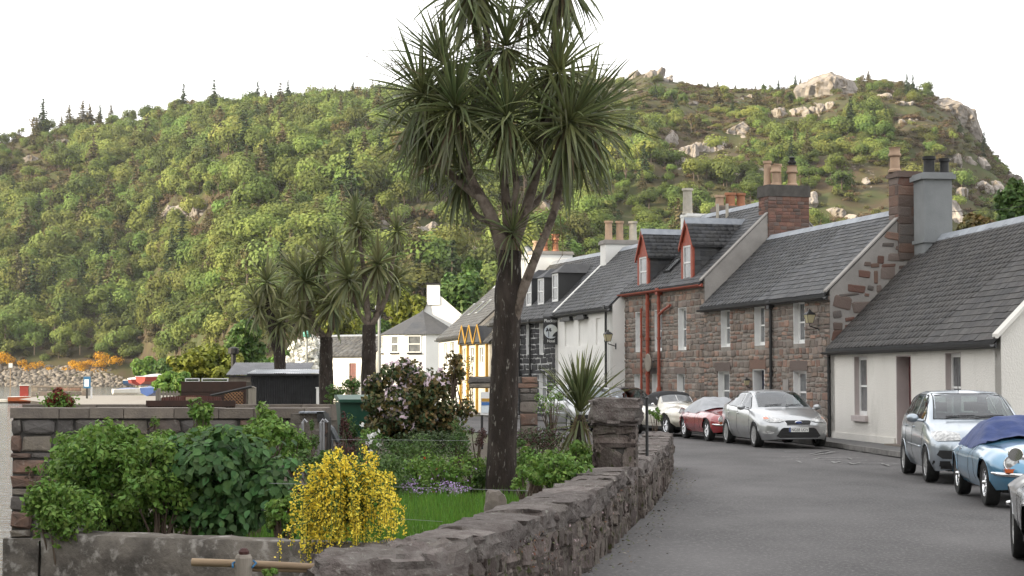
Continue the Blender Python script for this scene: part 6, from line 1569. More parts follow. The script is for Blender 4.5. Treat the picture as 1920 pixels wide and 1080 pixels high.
# border plants between the lawn and the bush
SPEC = [('border_shrub', 'leafy green shrub at the back of the lawn beside the lilac flowers', 830, 893, 22.0, 130, 84, .055, 'leaf_fresh'), ('border_shrub', 'mid green shrub between the broom and the rose bush', 725, 898, 20.9, 130, 96, .055, 'leaf_mid'), ('border_shrub', 'small bushy plant tucked against the palm trunk foot', 900, 905, 22.3, 50, 76, .055, 'leaf_mid'), ('border_shrub', 'leafy shrub hiding the lower part of the green bin', 668, 806, 27.6, 74, 60, .055, 'leaf_mid'),
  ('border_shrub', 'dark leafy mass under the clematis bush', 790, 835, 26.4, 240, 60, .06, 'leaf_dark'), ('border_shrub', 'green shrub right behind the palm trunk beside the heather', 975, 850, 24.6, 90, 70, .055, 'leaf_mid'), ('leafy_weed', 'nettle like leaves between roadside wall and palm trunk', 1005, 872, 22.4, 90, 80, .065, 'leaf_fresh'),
  ('border_shrub', 'olive green upright shrub in front of the clematis bush', 770, 850, 25, 160, 80, .05, 'leaf_mid'), ('border_shrub', 'conifer like green shrub between the clematis bush and the palm trunk', 855, 840, 25.4, 70, 110, .04, 'leaf_mid'), ('rose_bush', 'light green rose bush above the lilac flowers', 800, 890, 22.6, 150, 90, .06, 'leaf_fresh'),
  ('rose_bush', 'leafy rose bush behind the yellow broom', 715, 885, 22.6, 120, 90, .055, 'leaf_mid'), ('border_shrub', 'light green leafy plant leaning on the palm trunk', 885, 890, 22.4, 60, 100, .06, 'leaf_fresh'), ('border_shrub', 'feathery yellow green shrub near the metal gate', 690, 830, 25.5, 70, 70, .04, 'leaf_fresh'), ('border_shrub', 'low spreading green plants behind the broom blossoms', 640, 880, 21.5, 160, 60, .055, 'leaf_mid'),
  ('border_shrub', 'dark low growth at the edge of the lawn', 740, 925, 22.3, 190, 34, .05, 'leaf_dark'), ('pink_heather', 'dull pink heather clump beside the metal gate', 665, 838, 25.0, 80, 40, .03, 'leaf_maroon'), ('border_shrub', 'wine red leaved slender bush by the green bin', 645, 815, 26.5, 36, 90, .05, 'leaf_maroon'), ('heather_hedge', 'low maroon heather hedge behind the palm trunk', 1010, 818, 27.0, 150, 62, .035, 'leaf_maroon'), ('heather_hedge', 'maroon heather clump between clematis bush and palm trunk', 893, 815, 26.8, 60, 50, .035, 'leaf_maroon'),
  ('leafy_weed', 'tall leafy weeds crowding the wall below the young palm', 1040, 880, 20.8, 130, 90, .075, 'leaf_fresh'), ('leafy_weed', 'leafy weeds around the foot of the young palm', 1085, 855, 24.0, 80, 60, .08, 'leaf_fresh'), ('leafy_weed', 'leafy stems between the palm trunk and the roadside wall', 985, 900, 18.9, 60, 60, .06, 'leaf_fresh'), ('round_shrub', 'round clipped green shrub by the parked cars', 1035, 752, 36, 75, 70, .05, 'leaf_fresh'), ('wall_weed', 'bright green weed growing at the road foot of the wall', 1236, 850, 34.6, 26, 46, .07, 'leaf_fresh'), ('wall_weed', 'small green weed rooted in the wall face', 1050, 985, 16.0, 20, 20, .035, 'leaf_fresh'),
  ('dark_shrub', 'dark glossy shrub beside the green wheelie bin', 650, 738, 34, 80, 70, .08, 'leaf_mid'), ('leafy_weed', 'light green weeds at the gate pillar foot behind the wall', 1228, 775, 38, 30, 40, .06, 'leaf_fresh'), ('border_shrub', 'green bush under the concrete pier with red tipped leaves', 550, 830, 22, 80, 90, .055, 'leaf_fresh'), ('border_shrub', 'green plant climbing in front of the metal gate', 583, 815, 25, 30, 80, .05, 'leaf_mid'), ('border_shrub', 'broad green leaves filling the space behind the broom', 590, 870, 20.5, 110, 60, .07, 'leaf_mid'), ('low_plant', 'small pale plant at the foot of the retaining wall', 505, 1076, 11.2, 36, 22, .04, 'leaf_fresh')]
for i, (nm, lb, px, py, Y, w, h, leaf, mk) in enumerate(SPEC):
    ex = ()
    if 'lilac' in lb: ex = [('blossom', 'flower_lilac', 30, .03, 'leaf', lambda p: p[2] < .75), ('bud', 'flower_scarlet', 4, .05, 'leaf', None)]
    if 'behind the yellow' in lb: ex = [('blossom', 'flower_lilac', 40, .03, 'leaf', lambda p: p[2] < .7), ('bud', 'flower_scarlet', 3, .05, 'leaf', None)]
    if 'heather hedge' in lb: ex = [('tip', 'leaf_dark', 900, .035, 'leaf', None)]
    n_ = max(6, int(w * h / 420)); sz = psize(w, h, Y, min(.5, w / 2 * Y / FOC))
    b_ = at(px, py + h / 2, Y).z - .1
    shrub(nm, lb, pc(px, py, Y), sz, n_, int(5200 / 60) if leaf < .05 else 70, leaf * .85, mk, 460 + i, extra=ex, rad=(.22, .4), base=min(b_, BED_Z) if 'wall face' not in lb else b_)
# lilac flower heads along the lawn edge, white lilies
rng = np.random.default_rng(500)
for px, py, Y, lab in ((765, 905, 21.4, 'lilac flower spray beside the broom at the lawn edge'), (785, 925, 21.4, 'low pale lilac flowers spreading at the lawn edge'), (835, 912, 21.2, 'rounded lilac flower head between the rose bush and palm trunk'), (860, 918, 21.2, 'single upright lilac flower spike near the palm trunk')):
    c = np.array(pc(px, py, Y)); t = thing('lilac_flower', lab, 'flower', (c[0], c[1], BED_Z))
    n_ = 90; P = rng.normal(0, 1, (n_, 3)) * np.array([.075, .05, .045]) + np.array([0, 0, c[2] - BED_Z])
    V_, F_ = leaf_quads(P, rng.normal(0, 1, (n_, 3)) + np.array([0, -1, .4]), np.full(n_, .026), .8, .5, rng); tag(np_mesh('petals', V_, F_, K['flower_lilac'], t), kind='stuff')
    MB().tube([(0, 0, 0), (.01, 0, (c[2] - BED_Z) * .6), (0, 0, c[2] - BED_Z)], .006, 5).build('stalk', K['leaf_mid'], t)
for px, py, Y, lab in ((698, 808, 25.2, 'white lily flowers on a tall stalk by the clematis bush'), (697, 833, 25.0, 'white lily flowers low on a short stalk by the clematis bush')):
    c = np.array(pc(px, py, Y)); t = thing('white_lily', lab, 'flower', (c[0], c[1], BED_Z)); n_ = 20; cl = rng.normal(0, .065, (4, 3)); P = cl[rng.integers(0, 4, n_)] + rng.normal(0, .015, (n_, 3)) + np.array([0, 0, c[2] - BED_Z])
    V_, F_ = leaf_quads(P, rng.normal(0, 1, (n_, 3)) + np.array([0, -1, 0]), np.full(n_, .075), .5, .5, rng); tag(np_mesh('petals', V_, F_, K['flower_white'], t), kind='stuff')
    MB().tube([(0, 0, 0), (.01, 0, (c[2] - BED_Z) * .6), (0, 0, c[2] - BED_Z)], .008, 5).build('stalk', K['leaf_mid'], t)
# small pink and rust plants rooted in the road face of the wall
f, L = path_wall([(-.92, 11.9), (-.57, 12.7), (-.16, 14.2), (.33, 16.4), (.74, 18.8), (1.32, 22.9)]); P = []; D = []
for i in range(900):
    s_ = abs(rng.normal(1.8, 2.2)) if i < 650 else rng.uniform(0, L); p, d = f(min(s_, L - .01)); nr = Vector((d.y, -d.x, 0)); z = rng.uniform(.02, .55)
    if noise.noise(Vector((s_ * 2.2, z * 2.5, 5))) < .05: continue
    q = p + nr * (.5 / 2 + .05) + Vector((0, 0, z)); P.append(q[:]); D.append((nr + Vector((0, 0, .4)))[:])
V_, F_ = leaf_quads(np.array(P), np.array(D), rng.uniform(.012, .04, len(P)), .5, .6, rng)
K['wall_plant'] = mat('wall_plant', (.2, .09, .06), rough=.7, palette=[(.13, .05, .035), (.45, .32, .34), (.09, .1, .03), (.16, .08, .04), (.2, .1, .07)], var=.3)
tag(np_mesh('wall_stonecrop', V_, F_, K['wall_plant']), 'tiny rust and pink stonecrop scattered over the road face of the wall', 'stonecrop', kind='stuff')

# ---- trees and bushes of the middle distance
def mid_tree(name, label, px, py, Y, w, h, leaf, mk, seed, n=40, per=90, trunk=True, base=0.0, cat='tree', group=None):
    rng = np.random.default_rng(seed); c, r = np.array(pc(px, py, Y)), np.array(psize(w, h, Y)); t = thing(name, label, cat, (c[0], c[1], base), 0, group); off = np.array([c[0], c[1], base])
    cs, rs = clump_set(c, r, n, rng, (.2, .32)); P, D = shell_points(per, cs, rs, rng, .4)
    V_, F_ = leaf_quads(P - off, D + np.array([0, 0, .3]), rng.uniform(.6, 1.3, len(P)) * leaf, .65, .5, rng); np_mesh('crown', V_, F_, K[mk], t)
    tb = MB(); zc = c[2] - base; tb.tube([(0, 0, -.2), (.05, 0, zc * .5), (0, 0, zc)], [max(.05, zc * .035), max(.04, zc * .028), .03], 8)
    for i in range(8): e = cs[i] - off; tb.tube([(0, 0, zc * .55), tuple(e * [.5, .5, .9]), tuple(e)], [zc * .015 + .01, zc * .01 + .005, .006], 5)
    tb.build('trunk', K['bark_far'], t); return t
mid_tree('sycamore_tree', 'bright yellow green spreading tree behind the wooden fences', 388, 695, 92, 150, 95, .3, 'leaf_yellow', 601, 60, 120, base=.3)
mid_tree('willow_tree', 'bushy green shrub tree beside the boats and yellow tree', 330, 722, 88, 90, 50, .28, 'leaf_fresh', 602, 30, 90, base=.3)
mid_tree('blossom_tree', 'white blossoming tree behind the black shed', 575, 668, 100, 90, 90, .28, 'flower_white', 603, 40, 90, base=.5)
mid_tree('garden_tree', 'dark green tree behind the leaning palm', 455, 640, 115, 90, 110, .35, 'leaf_mid', 604, 40, 90, base=.5)
for i, (px, py, w, h, lab) in enumerate(((705, 640, 70, 90, 'green tree behind the slender palm'), (760, 590, 110, 110, 'green yellow tree rising behind the octagonal house'), (860, 560, 110, 120, 'leafy tree behind the broad white chimney'), (640, 600, 90, 110, 'rounded green tree behind the low white building'), (880, 520, 60, 80, 'dark tree above the roof lights of the white house'))):
    mid_tree('roadside_tree', lab, px, py, 165 + 12 * i, w, h, .6, 'leaf_yellow' if i in (1, 3) else 'leaf_mid', 610 + i, 36, 80, base=1.0)
for i, (px, py, Y, w, h, lab) in enumerate(((480, 690, 190, 90, 70, 'low green bush behind the corrugated sheds'), (540, 690, 205, 90, 70, 'green thicket behind the white blossoming tree'), (430, 700, 170, 80, 50, 'green bush between the yellow tree and the sheds'), (620, 700, 180, 90, 60, 'green bush beside the low white building'), (310, 695, 240, 60, 60, 'pale green bushy tree by the boats on the quay'), (270, 690, 300, 50, 50, 'round pale green bush on the far side of the boats'))):
    mid_tree('roadside_bush', lab, px, py, Y, w, h, .7, 'leaf_fresh' if i % 2 else 'leaf_mid', 640 + i, 30, 80, base=.5, cat='bush')
mid_tree('roadside_tree', 'dark leafy tree top rising over the cottage ridge', 1905, 400, 62, 90, 130, .22, 'leaf_mid', 620, 40, 110, base=0)
mid_tree('roadside_tree', 'bronze tinted tree top behind the cottage ridge beside the grey chimney', 1835, 432, 66, 90, 70, .22, 'leaf_bronze', 621, 34, 110, base=0)
mid_tree('red_shrub', 'red and green leaved photinia shrub on top of the sea wall', 111, 748, 33, 58, 40, .07, 'leaf_red', 622, 26, 60, base=1.0, cat='shrub')
rt = bpy.data.objects['red_shrub']; rng = np.random.default_rng(9); c = np.array(pc(111, 754, 33)); P = c + rng.normal(0, 1, (700, 3)) * np.array(psize(58, 34, 33)) * .45
V_, F_ = leaf_quads(P - np.array(rt.location), rng.normal(0, 1, (700, 3)) + np.array([0, -.5, .5]), np.full(700, .07), .6, .5, rng); tag(np_mesh('green_growth', V_, F_, K['leaf_fresh'], rt), kind='stuff')
# ------------------------------------------------------------------ cars
def smooth_key(keys, S, sig=.05):
    y = np.interp(S, [k[0] for k in keys], [k[1] for k in keys]); ds = S[1] - S[0]; n = max(1, int(sig * 3 / ds)); w = np.exp(-.5 * (np.arange(-n, n + 1) * ds / sig) ** 2); w /= w.sum()
    return np.convolve(np.pad(y, n, 'edge'), w, 'valid')
def in_poly(poly, x, y): return inside(poly, x, y)

class Car:
    """Built with the nose towards +x; s runs from the nose (0) to the tail (L)."""
    def __init__(c, name, label, L, keys, wheels, paint, sig=.05, cat='car', cuts=(), front_cut=None, rear_cut=None):
        c.root = thing(name, label, cat); c.L = L; c.paint = paint; c.wheels = wheels
        S = np.linspace(0, L, int(L / .035) + 1); k = {a: smooth_key(b, S, .03 if a in ('zs',) else sig) for a, b in keys.items()}
        sf, sr, Rw, Ra = wheels['sf'], wheels['sr'], wheels['r'], wheels['arch']
        sec = []
        for i, s in enumerate(S):
            zs = k['zs'][i]
            for sa in (sf, sr):
                d = abs(s - sa)
                if d < Ra: zs = max(zs, Rw + sqrt(Ra * Ra - d * d) - .02)
            zb, wb, wm, zr, wr, zt = k['zb'][i], k['wb'][i], k['wm'][i], k['zr'][i], k['wr'][i], k['zt'][i]; ws = k['ws'][i]
            zz_ = k['zs'][i]
            pts = [(wm if zs > zz_ + .02 else ws, zs)]
            for f_, w_ in ((.3, wm * .99), (.55, wm), (.8, wm * .985)):
                z = zz_ + (zb - zz_) * f_; z = max(z, zs + .012 * (1 + f_)); pts.append((w_, min(z, zb - .01 * (1.1 - f_))))
            pts += [(wb, zb), (wb * .45 + wr * .55 + .012, zb * .5 + zr * .5 + (.0 if zr - zb > .1 else .01)), (wr, zr), (wr * .62, zr + (zt - zr) * .66), (wr * .3, zr + (zt - zr) * .92), (0, zt)]
            sec.append(pts)
        m_ = len(sec[0]); sub = 3; rows = []
        for pts in sec:
            q = []
            for j in range(m_ - 1):
                p0, p1, p2, p3 = pts[max(j - 1, 0)], pts[j], pts[j + 1], pts[min(j + 2, m_ - 1)]
                if j + 2 > m_ - 1: p3 = (-pts[m_ - 2][0], pts[m_ - 2][1])
                for t_ in range(sub):
                    u = t_ / sub; q.append(tuple(.5 * ((2 * p1[e]) + (p2[e] - p0[e]) * u * .9 + (2 * p0[e] - 5 * p1[e] + 4 * p2[e] - p3[e]) * u * u * .9 + (3 * p1[e] - p0[e] - 3 * p2[e] + p3[e]) * u ** 3 * .9 + (p2[e] - p1[e]) * u * .1 * 2 * 0) if False else p1[e] + (p2[e] - p1[e]) * u + .5 * u * (1 - u) * ((p1[e] - p0[e]) * (1 - u) - (p3[e] - p2[e]) * u + (p2[e] - p1[e]) * (2 * u - 1)) for e in range(2)))
            q.append(pts[-1]); rows.append(q)
        n = len(rows[0]); V, F = [], []
        for s, q in zip(S, rows):
            for y, z in q: V.append((L - s, y, z))
            for y, z in reversed(q[:-1]): V.append((L - s, -y, z))
        w = 2 * n - 1
        for i in range(len(S) - 1):
            for j in range(w - 1): a = i * w + j; F.append((a, a + 1, a + w + 1, a + w))
        F.append(tuple(range(w - 1, -1, -1))); F.append(tuple((len(S) - 1) * w + j for j in range(w)))
        c.V, c.F = V, F; c.bvh = BVHTree.FromPolygons([Vector(v) for v in V], F); c.hole_side, c.hole_front, c.hole_rear = list(cuts), front_cut, rear_cut
        keep = []
        for f in F[:-2]:
            cc = sum((Vector(V[i]) for i in f), Vector()) / len(f); nn = (Vector(V[f[1]]) - Vector(V[f[0]])).cross(Vector(V[f[3]]) - Vector(V[f[0]])); nn = nn.normalized() if nn.length > 0 else nn
            s = L - cc.x
            if any(in_poly(p, s, cc.z) for p in c.hole_side) and abs(nn.y) > .35 : continue
            if front_cut and in_poly(front_cut[0], cc.y, cc.z) and front_cut[1] < s < front_cut[2] and abs(nn.x) > .2: continue
            if rear_cut and in_poly(rear_cut[0], cc.y, cc.z) and rear_cut[1] < s < rear_cut[2] and abs(nn.x) > .2: continue
            keep.append(f)
        mb = MB(); mb.v, mb.f = V, keep + F[-2:]; c.body = mb.build('body', paint, c.root, True, autos=50)
        # dark underbody closes the wheel wells
        MB().box(L - sr - .3, L - sf + .3, -.56, .56, .2, .52).box(L - sr + .45, L - sf - .45, -.68, .68, .22, .34).box(.3, L - sr - .3, -.4, .4, .3, .5).box(L - sf + .3, L - .3, -.4, .4, .3, .42).build('underbody', K['black_trim'], c.root)
        for sg in (1, -1):
            for sa in (sf, sr): c.wheel(sa, sg)
    def wheel(c, s, sg):
        r, w = c.wheels['r'], c.wheels.get('w', .2); y = sg * (c.wheels['track'] / 2); st = c.wheels['style']
        e = empty('wheel'); e.parent = c.root; e.location = (c.L - s, y, r); e.rotation_euler = (0, 0, 0 if sg > 0 else pi)
        Mx = Matrix.Rotation(-pi / 2, 4, 'X'); h = w / 2; ri = r * c.wheels.get('rim', .66)
        MB().lathe([(ri, -h * .9), (r * .93, -h), (r * .985, -h * .8), (r, -h * .5), (r, h * .5), (r * .985, h * .8), (r * .93, h), (ri, h * .9), (ri * .97, h * .6), (ri * .97, -h * .6), (ri, -h * .9)], 32, Mx, False).build('tyre', K['rubber'], e, True, autos=40)
        rim = MB().lathe([(ri * .98, h * .85), (ri * .93, h * .8), (ri * .9, h * .45), (ri * .9, -h * .5), (ri * .98, -h * .5)], 32, Mx, False)
        MB().lathe([(0.001, -h * .2), (ri * .93, -h * .2), (ri * .93, -h * .1), (0.001, -h * .1)], 20, Mx, False).build('brake_disc', K['black_trim'], e)
        if st == 'alloy':
            for k in range(c.wheels.get('spokes', 10)):
                a = 2 * pi * k / c.wheels.get('spokes', 10); R2 = Matrix.Rotation(a, 4, 'Y')
                rim.box(-.018, .018, h * .55, h * .78, ri * .12, ri * .93, R2)
            rim.lathe([(0.001, h * .84), (ri * .16, h * .82), (ri * .2, h * .6), (ri * .2, h * .3)], 16, Mx, False)
            rim.build('rim', K['alloy'], e, True, autos=40)
        else:
            for k in range(28):
                a = 2 * pi * k / 28; a2 = a + (.35 if k % 2 else -.35)
                rim.tube([(cos(a2) * ri * .18, h * .75, sin(a2) * ri * .18), (cos(a) * ri * .9, h * .3, sin(a) * ri * .9)], .004, 3, False)
            rim.lathe([(0.001, h * 1.25), (ri * .1, h * 1.2), (ri * .17, h * .9), (ri * .2, h * .5), (ri * .22, h * .2)], 12, Mx, False)
            rim.build('rim', K['chrome'], e, True, autos=40)
    def project(c, poly, view, off=.005, cuts=3, sides=(1,), th=0):
        """2D polygon carried onto the bodywork. view 'side': (s, z), 'front'/'rear': (y, z)"""
        out = []
        for sg in sides:
            bm = bmesh.new(); vs_ = [bm.verts.new((p[0], p[1], 0)) for p in poly]; bm.faces.new(vs_)
            bmesh.ops.triangulate(bm, faces=bm.faces[:])
            for _ in range(cuts):
                le = [e for e in bm.edges if e.calc_length() > .07]
                if not le: break
                bmesh.ops.subdivide_edges(bm, edges=le, cuts=1); bmesh.ops.triangulate(bm, faces=[f for f in bm.faces if len(f.verts) > 3])
            pts = []
            for v in bm.verts:
                a, b = v.co.x, v.co.y
                if view == 'side': o_, d_ = Vector((c.L - a, sg * 3, b)), Vector((0, -sg, 0))
                elif view == 'front': o_, d_ = Vector((c.L + 3, a * sg, b)), Vector((-1, 0, 0))
                elif view == 'top': o_, d_ = Vector((c.L - a, b * sg, 4)), Vector((0, 0, -1))
                else: o_, d_ = Vector((-3, a * sg, b)), Vector((1, 0, 0))
                loc, nn, ix, ds = c.bvh.ray_cast(o_, d_)
                if loc is None: loc, nn, ix, ds = c.bvh.find_nearest(o_ + d_ * 3)
                if nn.dot(d_) > 0: nn = -nn
                pts.append(loc + nn * off - d_ * (off * .5))
            bm.verts.index_update(); fs = [tuple(v.index for v in f.verts) for f in bm.faces]; bm.free()
            out.append((pts, fs))
        return out
    def patch(c, name, poly, view, material, sides=(1,), off=.006, parent=None, cuts=3, smooth=True):
        r = []
        for pts, fs in c.project(poly, view, off, cuts, sides):
            mb = MB(); mb.v = [tuple(p) for p in pts]; mb.f = fs; r.append(mb.build(name, material, parent or c.root, smooth))
        return r
    def line(c, name, pts, view, material, sides=(1,), r=.004, off=.0, parent=None):
        for sg in sides:
            P = []
            for i in range(len(pts) - 1):
                for k in range(8):
                    t = k / 8; P.append((pts[i][0] * (1 - t) + pts[i + 1][0] * t, pts[i][1] * (1 - t) + pts[i + 1][1] * t))
            P.append(pts[-1]); Q = []
            for a, b in P:
                if view == 'side': o_, d_ = Vector((c.L - a, sg * 3, b)), Vector((0, -sg, 0))
                elif view == 'front': o_, d_ = Vector((c.L + 3, a * sg, b)), Vector((-1, 0, 0))
                else: o_, d_ = Vector((c.L - a, b * sg, 4)), Vector((0, 0, -1))
                loc, nn, ix, ds = c.bvh.ray_cast(o_, d_)
                if loc is not None: Q.append(loc - d_ * off)
            if len(Q) > 1: MB().tube(Q, r, 5).build(name, material, parent or c.root, True)
    def round_lamp(c, s, y, z, r, ring, sides=(1, -1), deep=.1, yaw=.1, name='headlight'):
        for sg in sides:
            hit = c.bvh.ray_cast(Vector((c.L + 3, y * sg, z)), Vector((-1, 0, 0)))[0]; xl = hit.x + .015 if hit is not None else c.L - s
            e = empty(name); e.parent = c.root; e.location = (xl, y * sg, z); e.rotation_euler = (0, radians(78), yaw * sg)
            MB().lathe([(r * 1.16, -deep), (r * 1.16, .0), (r * 1.08, .025), (r, .02), (r, -.02)], 24, None, False).build('rim', ring, e, True, autos=40)
            MB().lathe([(r, .004), (r * .8, .014), (r * .4, .02), (0.001, .022)], 24, None, False).build('lens', K['lamp_glass'], e, True)
    def seats(c, xs, zf, zt, y=.36):
        for s in xs:
            for sg in (1, -1):
                MB().box(c.L - s - .5, c.L - s, sg * y - .23, sg * y + .23, zf, zf + .22).box(c.L - s - .56, c.L - s - .42, sg * y - .23, sg * y + .23, zf, zt - .2).box(c.L - s - .55, c.L - s - .45, sg * y - .12, sg * y + .12, zt - .17, zt).build('seat', K['interior'], c.root)
    def mirror(c, s, y, z, material, w=.2, h=.13, sides=(1, -1)):
        for sg in sides:
            mb = MB(); mb.lathe([(0.001, -.05), (.55, -.045), (.95, -.01), (1, .03), (.9, .06), (.001, .06)], 16, Matrix.Translation((c.L - s, sg * (y + w / 2 + .04), z)) @ Matrix.Rotation(pi / 2, 4, 'Y') @ Matrix.Rotation(pi, 4, 'X') @ Matrix.Diagonal((h / 2, w / 2, 1, 1)))
            mb.tube([(c.L - s, sg * (y - .05), z - .05), (c.L - s, sg * (y + .08), z - .03)], .025, 6)
            mb.build('mirror', material, c.root, True, autos=50)
    def place(c, front, rear, side):
        """front, rear: ground points under the wheels seen on the given side (+1 = the car's left)"""
        f, r = Vector((*front, 0)), Vector((*rear, 0)); d = (f - r).normalized(); a = atan2(d.y, d.x); nrm = Vector((-d.y, d.x, 0))
        ctr = f - nrm * side * (c.wheels['track'] / 2 + .02)          # point on the centre line at the front axle
        o = ctr - d * (c.L - c.wheels['sf'])
        c.root.location = (o.x, o.y, .004); c.root.rotation_euler = (0, 0, a)

P_silver = paint_mat('paint_silver', (.42, .43, .44), .75, .32); P_blue_silver = paint_mat('paint_blue_silver', (.36, .41, .46), .7, .32)
P_blue = paint_mat('paint_light_blue', (.085, .25, .4), .3, .3); P_red = paint_mat('paint_red', (.3, .018, .024), .1, .25); P_cream = paint_mat('paint_cream', (.74, .7, .6), 0, .28); P_dark = paint_mat('paint_dark', (.03, .034, .045), .3, .3); P_white = paint_mat('paint_white', (.75, .75, .75), 0, .3)

# ---- silver hatchback with the number plate
kM = dict(zs=[(0, .24), (.3, .2), (4.4, .22), (4.78, .32)], ws=[(0, .5), (.12, .68), (.4, .82), (2.4, .84), (4.3, .82), (4.78, .6)], wm=[(0, .52), (.06, .66), (.18, .8), (.45, .9), (1.0, .93), (2.4, .94), (3.9, .93), (4.5, .86), (4.78, .66)],
  zb=[(0, .56), (.06, .66), (.3, .74), (.9, .88), (1.5, .94), (3.0, 1.0), (4.2, 1.06), (4.6, 1.06), (4.78, .95)], wb=[(0, .48), (.08, .62), (.3, .74), (.8, .83), (1.4, .87), (2.6, .88), (3.9, .86), (4.5, .78), (4.78, .62)],
  zr=[(0, .58), (.06, .69), (.3, .775), (.9, .92), (1.25, .985), (1.7, 1.2), (2.1, 1.38), (2.5, 1.44), (3.2, 1.43), (3.8, 1.32), (4.3, 1.14), (4.6, 1.08), (4.78, .97)],
  wr=[(0, .36), (.1, .48), (.5, .62), (1.2, .74), (1.7, .68), (2.2, .61), (3.0, .6), (3.8, .6), (4.3, .64), (4.78, .5)], zt=[(0, .6), (.06, .72), (.3, .82), (.9, .965), (1.22, 1.02), (1.7, 1.26), (2.1, 1.44), (2.5, 1.5), (3.1, 1.49), (3.8, 1.38), (4.3, 1.18), (4.6, 1.11), (4.78, 1.0)])
WM = dict(sf=.95, sr=3.8, r=.325, arch=.37, track=1.66, style='alloy', spokes=16, w=.225, rim=.72)
sideM = [[(1.62, 1.02), (2.02, 1.3), (2.3, 1.385), (2.58, 1.4), (2.55, 1.03)], [(2.64, 1.03), (2.66, 1.4), (3.15, 1.39), (3.55, 1.31), (3.62, 1.07)], [(3.68, 1.08), (3.62, 1.29), (3.85, 1.23), (4.1, 1.12)]]
frM = ([(-.66, 1.055), (.66, 1.055), (.55, 1.42), (-.55, 1.42)], 1.15, 2.35)
mon = Car('silver_hatchback', 'silver family hatchback with front number plate parked by the stone house', 4.78, kM, WM, P_silver, cuts=sideM, front_cut=frM)
for p in sideM: mon.patch('side_window', p, 'side', K['car_glass'], (1, -1), .004)
mon.patch('windscreen', [(-.69, 1.04), (.69, 1.04), (.57, 1.435), (-.57, 1.435)], 'front', K['car_glass'], off=.004)
mon.line('window_trim', [(1.55, .995), (2.55, 1.015), (3.62, 1.055), (4.14, 1.11)], 'side', K['black_trim'], (1, -1), .009)
mon.line('window_trim', [(1.58, 1.01), (2.02, 1.32), (2.3, 1.4), (2.7, 1.415), (3.15, 1.405), (3.6, 1.31), (4.14, 1.115)], 'side', K['black_trim'], (1, -1), .009)
mon.line('door_seam', [(1.5, .94), (1.42, .75), (1.45, .36), (1.6, .3)], 'side', K['black_trim'], (1, -1), .004); mon.line('door_seam', [(2.62, 1.0), (2.64, .7), (2.62, .3)], 'side', K['black_trim'], (1, -1), .004); mon.line('door_seam', [(3.64, 1.05), (3.5, .75), (3.35, .45)], 'side', K['black_trim'], (1, -1), .004)
for s in (2.45, 3.42): mon.line('door_handle', [(s, .86), (s + .16, .865)], 'side', P_silver, (1, -1), .016, .012)
mon.patch('headlight', [(.34, .705), (.5, .66), (.72, .66), (.82, .72), (.8, .8), (.66, .82), (.46, .76)], 'front', K['lamp_glass'], (1, -1), .012)
mon.patch('indicator', [(.7, .74), (.8, .73), (.79, .78), (.72, .79)], 'front', K['amber'], (1, -1), .016)
mon.patch('upper_grille', [(-.36, .7), (-.3, .6), (.3, .6), (.36, .7), (.28, .715), (-.28, .715)], 'front', K['black_trim'], off=.008)
mon.line('grille_trim', [(-.36, .705), (-.28, .72), (.28, .72), (.36, .705), (.3, .595), (-.3, .595), (-.36, .705)], 'front', K['chrome'], (1,), .008, .006)
mon.patch('lower_intake', [(-.58, .32), (-.46, .5), (-.4, .53), (.4, .53), (.46, .5), (.58, .32), (.5, .27), (-.5, .27)], 'front', K['black_trim'], off=.008)
for z in (.36, .42): mon.line('intake_bar', [(-.5, z), (.5, z)], 'front', K['interior'], (1,), .008, .008)
mon.patch('fog_lamp', [(.62, .4), (.7, .36), (.84, .38), (.86, .43), (.7, .46)], 'front', K['lamp_glass'], (1, -1), .01)
em = MB().lathe([(0.001, .014), (.8, .012), (1, 0), (1, -.01)], 24, Matrix.Translation((mon.L + .006, 0, .665)) @ Matrix.Rotation(pi / 2, 4, 'Y') @ Matrix.Diagonal((.045, .1, 1, 1)), False).build('emblem', K['chrome'], mon.root, True)
K['emblem_blue'] = mat('emblem_blue', (.02, .05, .2), rough=.3, coat=1)
MB().lathe([(0.001, .0165), (1, .0155), (1, .01)], 24, Matrix.Translation((mon.L + .006, 0, .665)) @ Matrix.Rotation(pi / 2, 4, 'Y') @ Matrix.Diagonal((.034, .084, 1, 1)), False).build('emblem_oval', K['emblem_blue'], em, True)
K['plate_white'] = mat('plate_white', (.72, .72, .7), rough=.4)
pl = MB().box(mon.L + .01, mon.L + .022, -.26, .26, .42, .535).build('number_plate', K['plate_white'], mon.root)
MB().box(mon.L + .022, mon.L + .024, -.26, -.215, .42, .535).build('plate_band', K['emblem_blue'], pl)
o = lettering('NG58 UOV', .105, K['black_trim'], pl, 'plate_lettering', .001); o.location = (mon.L + .0245, .024, .441); o.rotation_euler = (pi / 2, 0, pi / 2); o.scale = (.86, 1, 1)
mon.mirror(1.72, .9, 1.03, P_silver, .22, .15)
for sg in (0, 1):
    y0 = -.5 + .55 * sg; P0 = mon.project([(y0, 1.07), (y0 + .45, 1.1), (y0 + .45, 1.105)], 'front', .02, 0)[0][0]; MB().tube(P0[:2], .008, 5).build('wiper', K['black_trim'], mon.root)
MB().tube([(mon.L - 2.55, 0, 1.49), (mon.L - 2.6, 0, 1.53), (mon.L - 2.7, 0, 1.6)], .008, 5).build('aerial', K['black_trim'], mon.root)
MB().box(mon.L - 3.9, mon.L - 1.5, -.72, .72, .6, .68).box(mon.L - 1.75, mon.L - 1.35, -.72, .72, .68, .98).build('cabin_floor', K['interior'], mon.root); mon.seats((2.3, 3.2), .7, 1.28)
mon.place((6.4, 46.2), (6.02, 49.0), -1)

